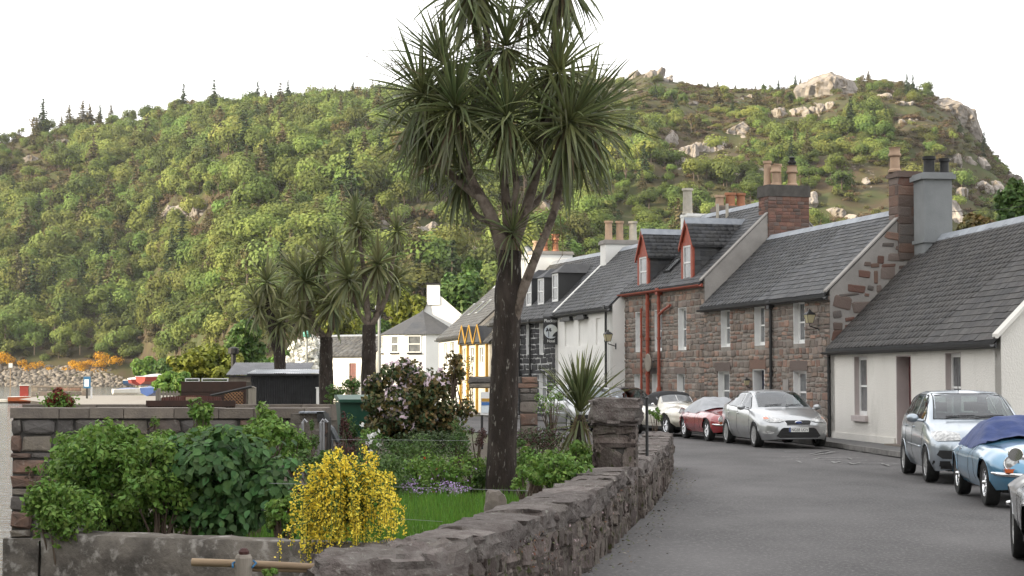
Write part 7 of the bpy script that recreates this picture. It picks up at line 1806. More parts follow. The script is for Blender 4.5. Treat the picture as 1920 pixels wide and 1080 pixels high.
# ---- blue silver people carrier
kC = dict(zs=[(0, .26), (.3, .22), (4.0, .24), (4.33, .34)], ws=[(0, .5), (.15, .68), (.4, .8), (2.2, .82), (3.9, .8), (4.33, .6)], wm=[(0, .55), (.06, .68), (.18, .8), (.45, .88), (1.0, .905), (2.2, .91), (3.6, .9), (4.1, .85), (4.33, .72)],
  zb=[(0, .62), (.05, .74), (.25, .84), (.8, .95), (1.3, 1.0), (2.6, 1.04), (3.8, 1.08), (4.2, 1.06), (4.33, .95)], wb=[(0, .5), (.1, .66), (.4, .77), (.9, .83), (1.4, .855), (2.6, .86), (3.7, .84), (4.2, .78), (4.33, .68)],
  zr=[(0, .64), (.05, .77), (.25, .875), (.8, .99), (1.0, 1.03), (1.4, 1.27), (1.8, 1.46), (2.2, 1.53), (3.0, 1.535), (3.7, 1.48), (4.05, 1.3), (4.25, 1.1), (4.33, .97)],
  wr=[(0, .38), (.1, .5), (.5, .64), (1.0, .75), (1.5, .69), (2.0, .63), (3.0, .62), (3.8, .62), (4.1, .66), (4.33, .58)], zt=[(0, .66), (.05, .8), (.25, .915), (.8, 1.03), (.98, 1.07), (1.4, 1.34), (1.8, 1.53), (2.2, 1.59), (3.0, 1.595), (3.7, 1.545), (4.05, 1.36), (4.25, 1.13), (4.33, 1.0)])
WC = dict(sf=.88, sr=3.52, r=.32, arch=.365, track=1.6, style='alloy', spokes=7, w=.215)
sideC = [[(1.35, 1.08), (1.75, 1.39), (2.0, 1.475), (2.33, 1.495), (2.3, 1.09)], [(2.4, 1.09), (2.42, 1.495), (3.1, 1.495), (3.25, 1.47), (3.2, 1.12)], [(3.28, 1.13), (3.33, 1.45), (3.6, 1.41), (3.8, 1.25), (3.78, 1.15)]]
frC = ([(-.69, 1.1), (.69, 1.1), (.575, 1.52), (-.575, 1.52)], .9, 2.15); rrC = ([(-.6, 1.12), (.6, 1.12), (.54, 1.46), (-.54, 1.46)], 3.55, 4.32)
cm = Car('people_carrier', 'blue silver people carrier parked outside the white cottage', 4.33, kC, WC, P_blue_silver, cuts=sideC, front_cut=frC, rear_cut=rrC)
for p in sideC: cm.patch('side_window', p, 'side', K['car_glass'], (1, -1), .004)
cm.patch('windscreen', [(-.72, 1.085), (.72, 1.085), (.6, 1.53), (-.6, 1.53)], 'front', K['car_glass'], off=.004); cm.patch('rear_window', [(-.62, 1.1), (.62, 1.1), (.56, 1.47), (-.56, 1.47)], 'rear', K['car_glass'], off=.004)
cm.line('window_trim', [(1.28, 1.05), (2.35, 1.07), (3.24, 1.1), (3.82, 1.14)], 'side', K['black_trim'], (1, -1), .009); cm.line('window_trim', [(1.3, 1.06), (1.74, 1.405), (2.0, 1.49), (2.36, 1.508), (3.12, 1.508), (3.6, 1.43), (3.84, 1.2)], 'side', K['black_trim'], (1, -1), .009)
cm.line('window_trim', [(-.71, 1.09), (.71, 1.09), (.59, 1.525), (-.59, 1.525), (-.71, 1.09)], 'front', K['black_trim'], (1,), .01)
cm.line('door_seam', [(1.25, 1.0), (1.22, .7), (1.3, .34)], 'side', K['black_trim'], (1, -1), .004); cm.line('door_seam', [(2.36, 1.05), (2.38, .7), (2.36, .32)], 'side', K['black_trim'], (1, -1), .004); cm.line('door_seam', [(3.22, 1.08), (3.15, .8), (3.0, .5)], 'side', K['black_trim'], (1, -1), .004)
for s in (2.15, 3.02): cm.line('door_handle', [(s, .93), (s + .15, .935)], 'side', P_blue_silver, (1, -1), .016, .012)
cm.line('side_moulding', [(1.32, .6), (2.9, .62)], 'side', P_blue_silver, (1, -1), .016, .004)
cm.patch('headlight', [(.42, .75), (.8, .73), (.84, .8), (.82, .88), (.62, .9), (.42, .86)], 'front', K['lamp_glass'], (1, -1), .012)
cm.patch('upper_grille', [(-.36, .68), (-.34, .76), (.34, .76), (.36, .68)], 'front', K['black_trim'], off=.008); cm.patch('bumper_inset', [(-.84, .26), (-.84, .4), (.84, .4), (.84, .26)], 'front', K['black_trim'], off=.008, cuts=4)
cm.patch('lower_intake', [(-.4, .42), (-.38, .58), (.38, .58), (.4, .42)], 'front', K['black_trim'], off=.008); cm.patch('fog_pocket', [(.46, .44), (.46, .58), (.76, .58), (.8, .5), (.72, .44)], 'front', K['black_trim'], (1, -1), .009)
for sg in (1, -1): MB().lathe([(.055, 0), (.045, .02), (.001, .026)], 14, Matrix.Translation((cm.L - .055, sg * .56, .5)) @ Matrix.Rotation(pi / 2, 4, 'Y'), False).build('fog_lamp', K['lamp_glass'], cm.root, True)
pl = MB().box(cm.L + .01, cm.L + .022, -.26, .26, .48, .595).build('number_plate', K['plate_white'], cm.root)
cm.mirror(1.42, .87, 1.1, P_blue_silver, .22, .16)
for sg in (0, 1):
    y0 = -.5 + .5 * sg; P0 = cm.project([(y0, 1.12), (y0 + .5, 1.14), (y0 + .5, 1.145)], 'front', .02, 0)[0][0]; MB().tube(P0[:2], .009, 5).build('wiper', K['black_trim'], cm.root)
MB().tube([(cm.L - 2.1, -.1, 1.575), (cm.L - 2.25, -.1, 1.98)], [.008, .003], 5).build('aerial', K['black_trim'], cm.root)
MB().box(cm.L - 3.9, cm.L - 1.3, -.72, .72, .62, .7).box(cm.L - 1.6, cm.L - 1.15, -.72, .72, .7, 1.04).build('cabin_floor', K['interior'], cm.root); cm.seats((2.05, 2.95), .74, 1.36)
cm.place((7.28, 30.8), (7.48, 33.4), -1)

# ---- long nosed sports coupes under cabin covers
kE = dict(zs=[(0, .36), (.25, .27), (.6, .24), (3.9, .25), (4.3, .36), (4.45, .45)], ws=[(0, .25), (.2, .5), (.5, .66), (1.2, .72), (2.5, .72), (3.7, .7), (4.2, .5), (4.45, .25)], wm=[(0, .3), (.08, .46), (.25, .62), (.55, .74), (1.0, .8), (1.8, .81), (2.6, .82), (3.4, .82), (3.9, .76), (4.25, .6), (4.45, .36)],
  zb=[(0, .5), (.08, .58), (.25, .66), (.55, .745), (1.0, .8), (1.6, .81), (2.4, .8), (3.2, .82), (3.8, .8), (4.25, .66), (4.45, .54)], wb=[(0, .24), (.1, .4), (.3, .54), (.55, .62), (1.0, .66), (1.7, .68), (2.4, .7), (3.2, .7), (3.8, .64), (4.25, .48), (4.45, .28)],
  zr=[(0, .515), (.1, .61), (.3, .69), (.6, .77), (1.0, .815), (1.7, .845), (1.95, .87), (2.25, 1.05), (2.5, 1.12), (3.0, 1.11), (3.5, 1.0), (3.9, .86), (4.25, .68), (4.45, .55)],
  wr=[(0, .16), (.1, .28), (.4, .4), (1.0, .45), (1.7, .5), (2.0, .56), (2.4, .48), (3.0, .46), (3.6, .46), (4.1, .4), (4.45, .2)], zt=[(0, .52), (.1, .63), (.3, .73), (.6, .82), (1.0, .875), (1.7, .91), (1.95, .93), (2.25, 1.12), (2.5, 1.2), (3.0, 1.19), (3.5, 1.07), (3.9, .91), (4.25, .71), (4.45, .56)])
WE = dict(sf=.95, sr=3.39, r=.33, arch=.36, track=1.35, style='wire', w=.19, rim=.62)
def etype(name, label, paint, cover_mat, cover_label, seed):
    c = Car(name, label, 4.45, kE, WE, paint)
    c.round_lamp(.26, .51, .63, .095, K['chrome'], deep=.14, yaw=.12)
    for sg in (1, -1):
        mb = MB(); mb.tube([(c.L + .0, sg * .12, .47), (c.L - .02, sg * .3, .47), (c.L - .1, sg * .48, .475), (c.L - .26, sg * .64, .48), (c.L - .45, sg * .735, .49)], [.03, .034, .034, .03, .02], 8); mb.build('bumper', K['chrome'], c.root, True)
        MB().box(c.L - .25, c.L - .13, sg * .52 - .09, sg * .52 + .09, .51, .56, None).build('side_lamp', K['amber'], c.root)
    c.patch('mouth', [(.2 * cos(a), .53 + .055 * sin(a)) for a in [k * pi / 8 for k in range(16)]], 'front', K['black_trim'], off=.01)
    MB().tube([(c.L + .01, -.2, .53), (c.L + .015, .2, .53)], .012, 6).build('mouth_bar', K['chrome'], c.root)
    c.line('bonnet_seam', [(1.95, .84), (1.6, .6), (1.55, .35)], 'side', K['black_trim'], (1, -1), .004); c.line('door_seam', [(2.0, .8), (2.02, .4), (2.2, .3), (2.85, .31), (2.95, .5), (2.9, .8)], 'side', K['black_trim'], (1, -1), .004)
    c.line('bonnet_bulge', [(.5, .0), (1.9, .0)], 'top', paint, (1,), .03, -.012)
    for s_ in (2.8,): c.line('door_handle', [(s_, .74), (s_ + .14, .745)], 'side', K['chrome'], (1, -1), .012, .01)
    # fitted cover over the cabin: top level, it only rests on the car
    rr = random.Random(seed); bm = bmesh.new(); S = np.linspace(1.75, 3.98, 60); rows = []
    for s in S:
        ring = []
        for k in range(41):
            a = -1 + 2 * k / 40; zt = float(np.interp(s, [q[0] for q in kE['zt']], [q[1] for q in kE['zt']])); y = a * float(np.interp(s, [1.75, 2.1, 3.4, 3.98], [.6, .74, .74, .56]))
            loc, nn, ix, ds = c.bvh.ray_cast(Vector((c.L - s, y, 4)), Vector((0, 0, -1)))
            z = loc.z if loc is not None else .66
            # cloth spans hollows: blend to a tent between screen top and shoulder
            tent = zt - (zt - .74) * abs(a) ** 3.2
            z = max(z, tent) + .036 + .03 * noise.noise(Vector((s * 3.2 + seed, y * 4.5, 0))) + .022 * noise.noise(Vector((s * 8, y * 6 + s * 5, seed))) - (.03 if abs(a) == 1 else 0)
            ring.append((c.L - s, y, z))
        rows.append(ring)
    V = [p for r_ in rows for p in r_]; F = [(i * 41 + k, i * 41 + k + 1, (i + 1) * 41 + k + 1, (i + 1) * 41 + k) for i in range(59) for k in range(40)]
    me = bpy.data.meshes.new('car_cover'); me.from_pydata(V, [], F); me.update(); me.shade_smooth()
    cv = tag(new_obj('car_cover', me, None, cover_mat), cover_label, 'car cover')
    return c, cv
K['cover_blue'] = mat('cover_blue', (.026, .05, .17), (.02, .04, .135), scale=6, rough=.6, bump=.5, bscale=14, spec=.4)
K['cover_grey'] = mat('cover_grey', (.4, .41, .43), (.34, .35, .37), scale=6, rough=.6, bump=.5, bscale=14, spec=.4)
eb, cvb = etype('blue_sports_coupe', 'light blue classic sports coupe with chrome headlamp rings and blue cabin cover', P_blue, K['cover_blue'], 'dark blue fabric cover stretched over the light blue coupe cabin', 3)
eb.place((6.77, 25.1), (7.0, 27.5), -1); cvb.location, cvb.rotation_euler = eb.root.location.copy(), eb.root.rotation_euler.copy()
er, cvr = etype('red_sports_coupe', 'dark red classic sports coupe behind the silver hatchback', P_red, K['cover_grey'], 'pale grey fabric cover stretched over the red coupe cabin', 8)
er.place((5.64, 50.6), (5.22, 53.0), -1); cvr.location, cvr.rotation_euler = er.root.location.copy(), er.root.rotation_euler.copy()

# ---- cream drophead with black soft top
kX = dict(zs=[(0, .35), (.3, .3), (4.2, .3), (4.47, .42)], ws=[(0, .2), (.3, .45), (.8, .68), (2.4, .72), (4.0, .6), (4.47, .3)], wm=[(0, .26), (.1, .45), (.35, .68), (.8, .79), (1.6, .76), (2.4, .77), (3.4, .82), (4.0, .72), (4.47, .36)],
  zb=[(0, .6), (.1, .7), (.35, .8), (.8, .86), (1.5, .83), (2.2, .84), (3.0, .84), (3.6, .86), (4.1, .74), (4.47, .55)], wb=[(0, .2), (.15, .38), (.4, .55), (.9, .62), (1.5, .6), (2.2, .66), (3.2, .68), (3.9, .56), (4.47, .26)],
  zr=[(0, .64), (.1, .74), (.35, .86), (.9, .94), (1.5, .97), (1.75, 1.0), (1.95, 1.2), (2.2, 1.3), (2.8, 1.3), (3.2, 1.2), (3.5, .98), (4.1, .77), (4.47, .57)],
  wr=[(0, .12), (.2, .24), (.6, .3), (1.2, .36), (1.7, .5), (2.0, .52), (2.5, .5), (3.2, .48), (3.7, .44), (4.47, .16)], zt=[(0, .66), (.1, .8), (.35, .93), (.9, 1.01), (1.5, 1.04), (1.75, 1.06), (1.95, 1.27), (2.2, 1.37), (2.8, 1.38), (3.2, 1.28), (3.5, 1.03), (4.1, .8), (4.47, .58)])
WX = dict(sf=.95, sr=3.54, r=.345, arch=.4, track=1.34, style='wire', w=.18, rim=.6)
frX = ([(-.5, 1.08), (.5, 1.08), (.45, 1.28), (-.45, 1.28)], 1.6, 2.2)
xk = Car('cream_drophead', 'cream classic drophead car with black soft top at the head of the parked row', 4.47, kX, WX, P_cream)
K['soft_top'] = mat('soft_top', (.014, .014, .016), (.022, .022, .024), scale=8, rough=.8, bump=.4, bscale=30)
xk.patch('soft_top', [(1.98, -.62), (1.98, .62), (3.0, .62), (3.55, .5), (3.55, -.5), (3.0, -.62)], 'top', K['soft_top'], off=.012, cuts=5)
xk.patch('soft_top_side', [(1.92, 1.28), (2.0, 1.34), (3.2, 1.3), (3.55, .95), (2.85, .9), (2.8, 1.22)], 'side', K['soft_top'], (1, -1), .01)
for sg in (1, -1): xk.patch('windscreen', [(.015, 1.07), (.5, 1.05), (.46, 1.29), (.015, 1.32)], 'front', K['glass_dark'] if False else K['pane'], (sg,), .008)
xk.line('windscreen_frame', [(-.53, 1.03), (-.47, 1.31), (0, 1.34), (.47, 1.31), (.53, 1.03), (0, 1.055), (-.53, 1.03)], 'front', K['chrome'], (1,), .012, .004); xk.line('windscreen_bar', [(0, 1.06), (0, 1.33)], 'front', K['chrome'], (1,), .01, .006)
xk.patch('side_window', [(1.98, .9), (2.05, 1.24), (2.75, 1.23), (2.8, .9)], 'side', K['pane'], (1, -1), .008)
xk.round_lamp(.28, .46, .78, .1, K['chrome'], deep=.12, yaw=.05)
mb = MB().tube([(xk.L + .04, -.7, .5), (xk.L + .08, -.35, .5), (xk.L + .1, 0, .5), (xk.L + .08, .35, .5), (xk.L + .04, .7, .5)], [.03, .045, .045, .045, .03], 8); mb.build('bumper', K['chrome'], xk.root, True)
xk.patch('grille', [(.13 * cos(a), .66 + .2 * sin(a)) for a in [k * pi / 8 for k in range(16)]], 'front', K['chrome'], off=.012)
xk.line('door_seam', [(1.85, .82), (1.85, .4), (2.8, .38), (2.85, .82)], 'side', K['black_trim'], (1, -1), .004)
xk.mirror(1.85, .7, .98, K['chrome'], .11, .09)
xk.place((4.81, 54.7), (4.05, 57.2), -1)

# ---- silver car at the kerb nearest the cottage end, facing up the street
kN = dict(kM); WN = dict(WM, style='alloy', spokes=10)
sn = Car('silver_saloon', 'silver car with chrome wing mirror in front of the light blue coupe', 4.78, kX and {k_: [(a * 4.78 / 4.47, b) for a, b in v] for k_, v in kX.items()}, dict(WX, sf=1.0, sr=3.75, style='alloy', spokes=10, r=.34), P_silver)
sn.patch('windscreen', [(-.5, 1.05), (.5, 1.05), (.46, 1.31), (-.46, 1.31)], 'front', K['pane'], (1,), .008); sn.patch('side_window', [(2.1, .92), (2.18, 1.25), (3.2, 1.22), (3.4, .95)], 'side', K['pane'], (1, -1), .008)
sn.round_lamp(.3, .48, .78, .1, K['chrome'], deep=.12, yaw=.05)
MB().tube([(sn.L - .2, -.76, .5), (sn.L + .06, -.5, .5), (sn.L + .1, 0, .5), (sn.L + .06, .5, .5), (sn.L - .2, .76, .5)], [.025, .045, .045, .045, .025], 8).build('bumper', K['chrome'], sn.root, True)
sn.mirror(1.35, .62, 1.06, K['chrome'], .15, .14); sn.line('door_seam', [(2.0, .82), (2.0, .4), (3.0, .38), (3.05, .82)], 'side', K['black_trim'], (1, -1), .004)
sn.place((5.1, 17.8), (4.5, 15.15), 1)

# ---- cars partly hidden behind the young palm
def parked(src, name, label, front, rear, side, paint=None):
    t = copy_tree(src.root); t.name = name; tag(t, label, 'car')
    if paint:
        for ch in t.children:
            if ch.name.startswith('body'):
                ch.data = ch.data.copy(); ch.data.materials[0] = paint
    f, r = Vector((*front, 0)), Vector((*rear, 0)); d = (f - r).normalized(); nrm = Vector((-d.y, d.x, 0)); ctr = f - nrm * side * .8; o = ctr - d * (src.L - src.wheels['sf'])
    t.location = (o.x, o.y, .004); t.rotation_euler = (0, 0, atan2(d.y, d.x)); return t
parked(cm, 'silver_car', 'silver car partly hidden behind the round clipped shrub', (2.0, 59.5), (1.3, 62.2), -1, P_silver)
parked(mon, 'dark_car', 'dark car partly hidden behind the young palm and pillar', (3.6, 61.5), (2.9, 64.0), -1, P_dark)
# ------------------------------------------------------------------ sheds, fences, quay and small things
def W(px, py, Y): return at(px, py, Y)
# black corrugated shed
def corrugated(mb, x0, x1, y0, y1, za, zb, pitch=.075, amp=.012, vertical=False):
    """sheet between (x0..x1); roof: from height za at y0 to zb at y1; wall: y0 fixed, za..zb"""
    n = max(2, int((x1 - x0) / pitch * 4)); b = len(mb.v)
    for i in range(n + 1):
        x = x0 + (x1 - x0) * i / n; d = amp * sin(i * pi / 2)
        if vertical: mb.v += [(x, y0 - d, za), (x, y0 - d, zb)]
        else: mb.v += [(x, y0, za + d), (x, y1, zb + d)]
    mb.f += [(b + 2 * i, b + 2 * i + 2, b + 2 * i + 3, b + 2 * i + 1) for i in range(n)]
    return mb
def shed(name, label, px0, px1, py_top, py_eave, Y, depth, wall, roof, base=0.1, apron=.12):
    a, b = W(px0, py_eave, Y), W(px1, py_eave, Y); ze, zr = a.z, W(px0, py_top, Y + depth).z; w = b.x - a.x
    t = thing(name, label, 'shed', (a.x, Y, 0))
    if wall == 'boards':
        n = int(w / .14)
        for i in range(n): MB().box(i * w / n, (i + 1) * w / n - .008, -.012 - .006 * (i % 2), 0, base, ze).build('board', K['wood_grey'], t)
        MB().box(0, w, .002, depth, base, ze - .01).build('shed_wall', K['wood_grey'], t)
    else:
        corrugated(MB(), 0, w, -.02, 0, base, ze, vertical=True, amp=.014).build('front_sheet', K[wall], t)
        MB().box(0.01, w - .01, .0, depth, base, ze - .03).build('shed_wall', K[wall], t)
    corrugated(MB(), -apron, w + apron, -.22, depth + .1, ze + .03, zr + .03, amp=.018).build('roof', K[roof], t)
    MB().box(-apron, w + apron, -.2, -.16, ze - .07, ze).build('fascia', K['black_trim'], t)
    return t
shed('black_shed', 'black corrugated shed with shiny tin roof beside the bushy palm', 470, 598, 694, 701, 74, 2.2, 'shed_black', 'tin')
shed('grey_shed', 'grey tin roofed timber shed behind the black corrugated shed', 430, 573, 681, 704, 80, 2.4, 'boards', 'tin_dark')
p = W(438, 655, 84); sp_ = thing('stove_chimney', 'black metal stove pipe beside the grey shed roof', 'stove pipe', (p.x, 84, 0)); MB().tube([(0, 0, .5), (0, 0, p.z - .2)], .12, 8).build('pipe', K['black_trim'], sp_); MB().lathe([(.12, 0), (.26, .05), (.26, .3), (.1, .36), (.001, .38)], 10, Matrix.Translation((0, 0, p.z - .25))).build('cowl', K['black_trim'], sp_)
p = W(600, 742, 66); tag(MB().box(p.x - .14, p.x + .14, 66, 66.4, .1, W(600, 728, 66).z).box(p.x - .17, p.x + .17, 65.97, 66.43, W(600, 728, 66).z, W(600, 726, 66).z).build('white_gatepost', K['white_wall']), 'short white post between the black shed and the palm trunk', 'post')
# trellis with sloping rail
p0, p1 = W(418, 757, 44), W(459, 735, 44); tr = thing('trellis_panel', 'diagonal lattice trellis panel below a sloping black rail', 'trellis', (p0.x, 44, 0)); w_, z0, z1 = p1.x - p0.x, W(418, 760, 44).z, p1.z; h_ = z1 - z0
for sg in (1, -1):
    k = -h_
    while k < w_:
        pts = []
        for z in (0, h_):
            x = k + (z if sg > 0 else h_ - z); pts.append((x, z))
        (xa, za), (xb, zb) = pts
        def clip(xa, za, xb, zb):
            if xa > xb: xa, za, xb, zb = xb, zb, xa, za
            if xb <= 0 or xa >= w_: return None
            f = (zb - za) / (xb - xa)
            if xa < 0: za, xa = za - f * xa, 0
            if xb > w_: zb, xb = zb - f * (xb - w_), w_
            return xa, za, xb, zb
        c_ = clip(xa, za, xb, zb)
        if c_: MB().tube([(c_[0], .012 * sg, z0 + c_[1]), (c_[2], .012 * sg, z0 + c_[3])], .011, 4).build('lath', K['trellis'], tr)
        k += .085
for x in (0, w_): MB().box(x - .03, x + .03, -.03, .03, z0, z1 + .02).build('post', K['wood_brown'], tr)
a, b = W(395, 742, 43.7), W(472, 725, 43.7); MB().tube([(a.x - p0.x, -.3, a.z), (b.x - p0.x, -.3, b.z)], .035, 6).build('sloping_rail', K['iron_black'], tr)
p = W(473, 740, 46); tag(MB().box(p.x - .09, p.x + .09, 45.9, 46.1, .2, W(473, 727, 46).z).prism([(p.x - .1, 45.88, W(473, 727, 46).z), (p.x + .1, 45.88, W(473, 727, 46).z), (p.x, 45.88, W(473, 724, 46).z)], (0, .24, 0)).build('fence_post', K['wood_grey']), 'grey wooden post at the corner of the black shed', 'post')
# fences
def picket_fence(name, label, px0, px1, py0, py1, Y, n, material, rails=2, gapw=.45, zb=None, bulge=0):
    a, b = W(px0, py0, Y), W(px1, py0, Y); zt, z0 = a.z, W(px0, py1, Y).z if zb is None else zb; w = b.x - a.x; t = thing(name, label, 'fence', (a.x, Y, 0))
    for i in range(n):
        x = w * i / n; MB().box(x, x + w / n * (1 - gapw), -.015, .005, z0, zt + bulge * sin(pi * i / n)).build('picket', K[material], t)
    for k in range(rails):
        z = z0 + (zt - z0) * (.75 if k else .3); MB().box(0, w, .006, .04, z - .035, z + .035).build('rail', K[material], t)
    return t
picket_fence('brown_fence', 'dark brown slatted fence standing behind the sea wall coping', 277, 440, 752, 800, 30, 34, 'wood_brown', 3, .3)
t = bpy.data.objects['brown_fence']; a, b = W(277, 752, 30), W(440, 752, 30); MB().box(-.02, b.x - a.x + .02, -.05, -.016, a.z - .09, a.z + .01).build('top_board', K['wood_brown'], t)
picket_fence('red_fence', 'reddish brown boarded fence with arched top behind the brown fence', 303, 415, 745, 775, 38, 26, 'wood_redbrown', 2, .12, bulge=.04)
p = W(358, 749, 37.9); MB().box(p.x - .12 - bpy.data.objects['red_fence'].location.x, p.x + .12 - bpy.data.objects['red_fence'].location.x, -.06, -.02, p.z - .05, p.z + .05).build('number_board', K['wood_pole'], bpy.data.objects['red_fence'])
picket_fence('pale_fence', 'pale timber picket fence beside the blue covered dinghy', 292, 337, 733, 756, 47, 7, 'wood_grey', 2, .5)
picket_fence('dark_fence', 'dark wooden fence with low posts in front of the black shed', 528, 605, 757, 785, 34, 12, 'wood_brown', 3, .6)
p = W(300, 740, 46.5); tag(MB().box(p.x - .07, p.x + .0, 46.4, 46.6, .2, W(294, 728, 46.5).z).build('gate_post', K['wood_grey']), 'grey timber gate post at the end of the pale fence', 'post')
# dark hedge bank with a glass frame
hb0, hb1 = W(340, 736, 56), W(462, 728, 56); hbk = thing('raised_bank', 'dark raised timber planter bank under the yellow tree', 'planter', (hb0.x, 56, 0))
for k in range(4): MB().box(0, hb1.x - hb0.x, -.06 + .01 * (k % 2), .0, .35 + .34 * k, .35 + .34 * (k + 1) - .015).build('plank', K['wood_brown'], hbk)
MB().box(.02, hb1.x - hb0.x - .02, .003, 1.2, .2, 1.68).build('soil', K['earth'], hbk)
for (px0, px1) in ((347, 374), (378, 428)):
    a, b = W(px0, 721, 56.4), W(px1, 721, 56.4); z0 = 1.68; t = thing('glass_frame', 'white framed cold frame on the dark planter bank' if px0 == 347 else 'long white cold frame rail on the planter bank under the yellow tree', 'cold frame', (a.x, 56.4, z0)); w_ = b.x - a.x; h_ = max(.12, a.z - z0)
    MB().box(0, w_, -.02, .02, h_ - .03, h_).box(0, .03, -.019, .019, 0, h_ - .03).box(w_ - .03, w_, -.019, .019, 0, h_ - .03).box(0.03, w_ - .03, -.019, .019, 0, .03).build('frame', K['white_paint'], t); MB().box(.03, w_ - .03, -.004, .004, .03, h_ - .03).build('pane', K['car_glass'], t)
# concrete pier at the end of the sea wall, metal gate, slate capped bin store
pr = thing('concrete_pier', 'sloping grey concrete pier at the end of the sea wall', 'pier', (0, 0, 0)); a, b = W(536, 842, 26.6), W(600, 842, 26.6); c_, d_ = W(545, 776, 26.6), W(598, 774, 26.6)
MB().prism([(a.x, 26.6, BED_Z - .2), (b.x, 26.6, BED_Z - .2), (d_.x, 26.6, d_.z), (c_.x, 26.6, c_.z)], (0, .9, 0)).build('pier_body', K['concrete'], pr)
cap0, cap1 = W(566, 774, 26.9), W(611, 771, 26.9)
for k in range(5):
    x = cap0.x + (cap1.x - cap0.x) * k / 5; MB().box(x, x + (cap1.x - cap0.x) / 5 - .01, 26.5, 27.2, cap0.z, cap0.z + .025).build('slate_slab', K['lead'], pr)
MB().prism([(cap1.x - .1, 26.5, cap1.z), (cap1.x, 26.5, cap1.z), (cap1.x + .04, 26.5, cap1.z - .14), (cap1.x - .08, 26.5, cap1.z - .16)], (0, .7, 0)).build('slab_end', K['iron_black'], pr)
gt = thing('metal_gate', 'narrow galvanised wire gate with rounded top posts by the concrete pier', 'gate', (0, 0, 0))
for px in (567, 601, 606):
    p = W(px, 842, 25.8); zt = W(px, 787, 25.8).z; MB().tube([(p.x, 25.8, BED_Z), (p.x, 25.8, zt - .05), (p.x + .03, 25.8, zt), (p.x + .06, 25.8, zt - .04)], .022, 8).build('post', K['wire'], gt)
for k in range(9):
    z = BED_Z + .06 + k * .05; a, b = W(567, 800, 25.8), W(603, 800, 25.8); MB().tube([(a.x, 25.8, z), (b.x, 25.8, z)], .004, 4).build('wire', K['wire'], gt)
for k in range(6):
    a = W(567 + 6 * k, 800, 25.8); MB().tube([(a.x, 25.79, BED_Z), (a.x, 25.79, .85)], .004, 4).build('wire', K['wire'], gt)
hr = thing('handrail', 'dark sloping handrail leading down from the metal gate', 'handrail', (0, 0, 0)); a, b, c_ = W(612, 797, 27.5), W(622, 805, 27.5), W(634, 828, 27.5)
MB().tube([a, b, c_], .05, 8).build('rail', K['iron_grey'], hr); MB().tube([b, (b.x, b.y, BED_Z)], .03, 8).build('post', K['iron_grey'], hr); MB().tube([c_, (c_.x, c_.y, BED_Z)], .03, 8).build('post', K['iron_grey'], hr)
tag(MB().box(W(612, 800, 28).x, W(690, 800, 28).x, 27.9, 30.5, BED_Z - .05, BED_Z + .08).build('paved_step', K['concrete']), 'pale concrete step below the metal gate handrail', 'step')
# green wheelie bin
K['bin_green'] = mat('bin_green', (.014, .07, .042), (.012, .058, .036), scale=5, rough=.45, spec=.5)
p = W(665, 790, 29.2); bn = thing('wheelie_bin', 'green plastic wheelie bin beside the clematis bush', 'bin', (p.x, 29.2, BED_Z), radians(12)); hb = W(665, 745, 29.2).z - BED_Z
v = [(-.2, -.22, .06), (.2, -.22, .06), (.2, .22, .06), (-.2, .22, .06), (-.28, -.3, hb - .08), (.28, -.3, hb - .08), (.28, .33, hb - .08), (-.28, .33, hb - .08)]
MB().add(v, [(0, 3, 2, 1), (0, 1, 5, 4), (1, 2, 6, 5), (2, 3, 7, 6), (3, 0, 4, 7)]).build('bin_body', K['bin_green'], bn)
MB().prism([(-.3, -.36, hb - .08), (-.3, .36, hb - .02), (-.3, .36, hb + .04), (-.3, 0, hb + .04), (-.3, -.36, hb - .03)], (.6, 0, 0)).build('lid', K['bin_green'], bn); MB().tube([(-.25, .4, hb - .04), (.25, .4, hb - .04)], .018, 8).build('handle', K['bin_green'], bn)
for sg in (-1, 1): MB().lathe([(.001, -.03), (.1, -.03), (.1, .03), (.001, .03)], 14, Matrix.Translation((sg * .22, .27, .1)) @ Matrix.Rotation(pi / 2, 4, 'Y')).build('wheel', K['rubber'], bn)
# stone shelter with notice board behind the palm trunk
sh = thing('stone_gateway', 'dark stone gateway with lintel behind the main palm trunk', 'gateway', (0, 0, 0)); Yg = 37.0
a, b = W(880, 706, Yg), W(1008, 706, Yg); zl = W(880, 728, Yg).z; q = W(975, 700, Yg).x; rr = random.Random(91); it = []
MB().box(a.x, b.x, Yg, Yg + .5, zl, a.z).build('lintel_core', K['mortar_dark'], sh); MB().box(q, b.x, Yg + .004, Yg + .496, .0, zl).build('pillar_core', K['mortar_dark'], sh)
for cx, cz, w_, h_ in courses(a.x, b.x, zl, a.z, [], rr, (.1, .16), (.5, 1.2), .015) + courses(q, b.x, .2, zl, [], rr, (.12, .36), (.2, .5), .015): it.append((rr.randrange(10), Matrix.Translation((cx, Yg, cz)) @ Matrix.Diagonal((w_, .03, h_, 1))))
pieces(sh, 'stone', 'stonework', it, STONES['stone_sea'], K['stone_sea'], 300)
nb = thing('notice_board', 'white notice board with yellow and blue bands beside the palm trunk', 'notice board', (0, 0, 0)); a, b = W(901, 735, 36.4), W(918, 778, 36.4); K['notice_blue'] = mat('notice_blue', (.06, .16, .4), rough=.5); K['notice_pale'] = mat('notice_pale', (.55, .65, .72), (.7, .75, .78), scale=9, rough=.5)
MB().box(a.x, b.x + .3, 36.4, 36.44, b.z, a.z).build('board', K['white_paint'], nb); y_ = 36.39
for py0, py1, m_ in ((747, 753, 'yellow_paint'), (754, 760, 'notice_blue'), (761, 774, 'notice_pale')): MB().box(a.x + .02, b.x + .28, y_, y_ + .008, W(900, py1, 36.4).z, W(900, py0, 36.4).z).build('notice_band', K[m_], nb)
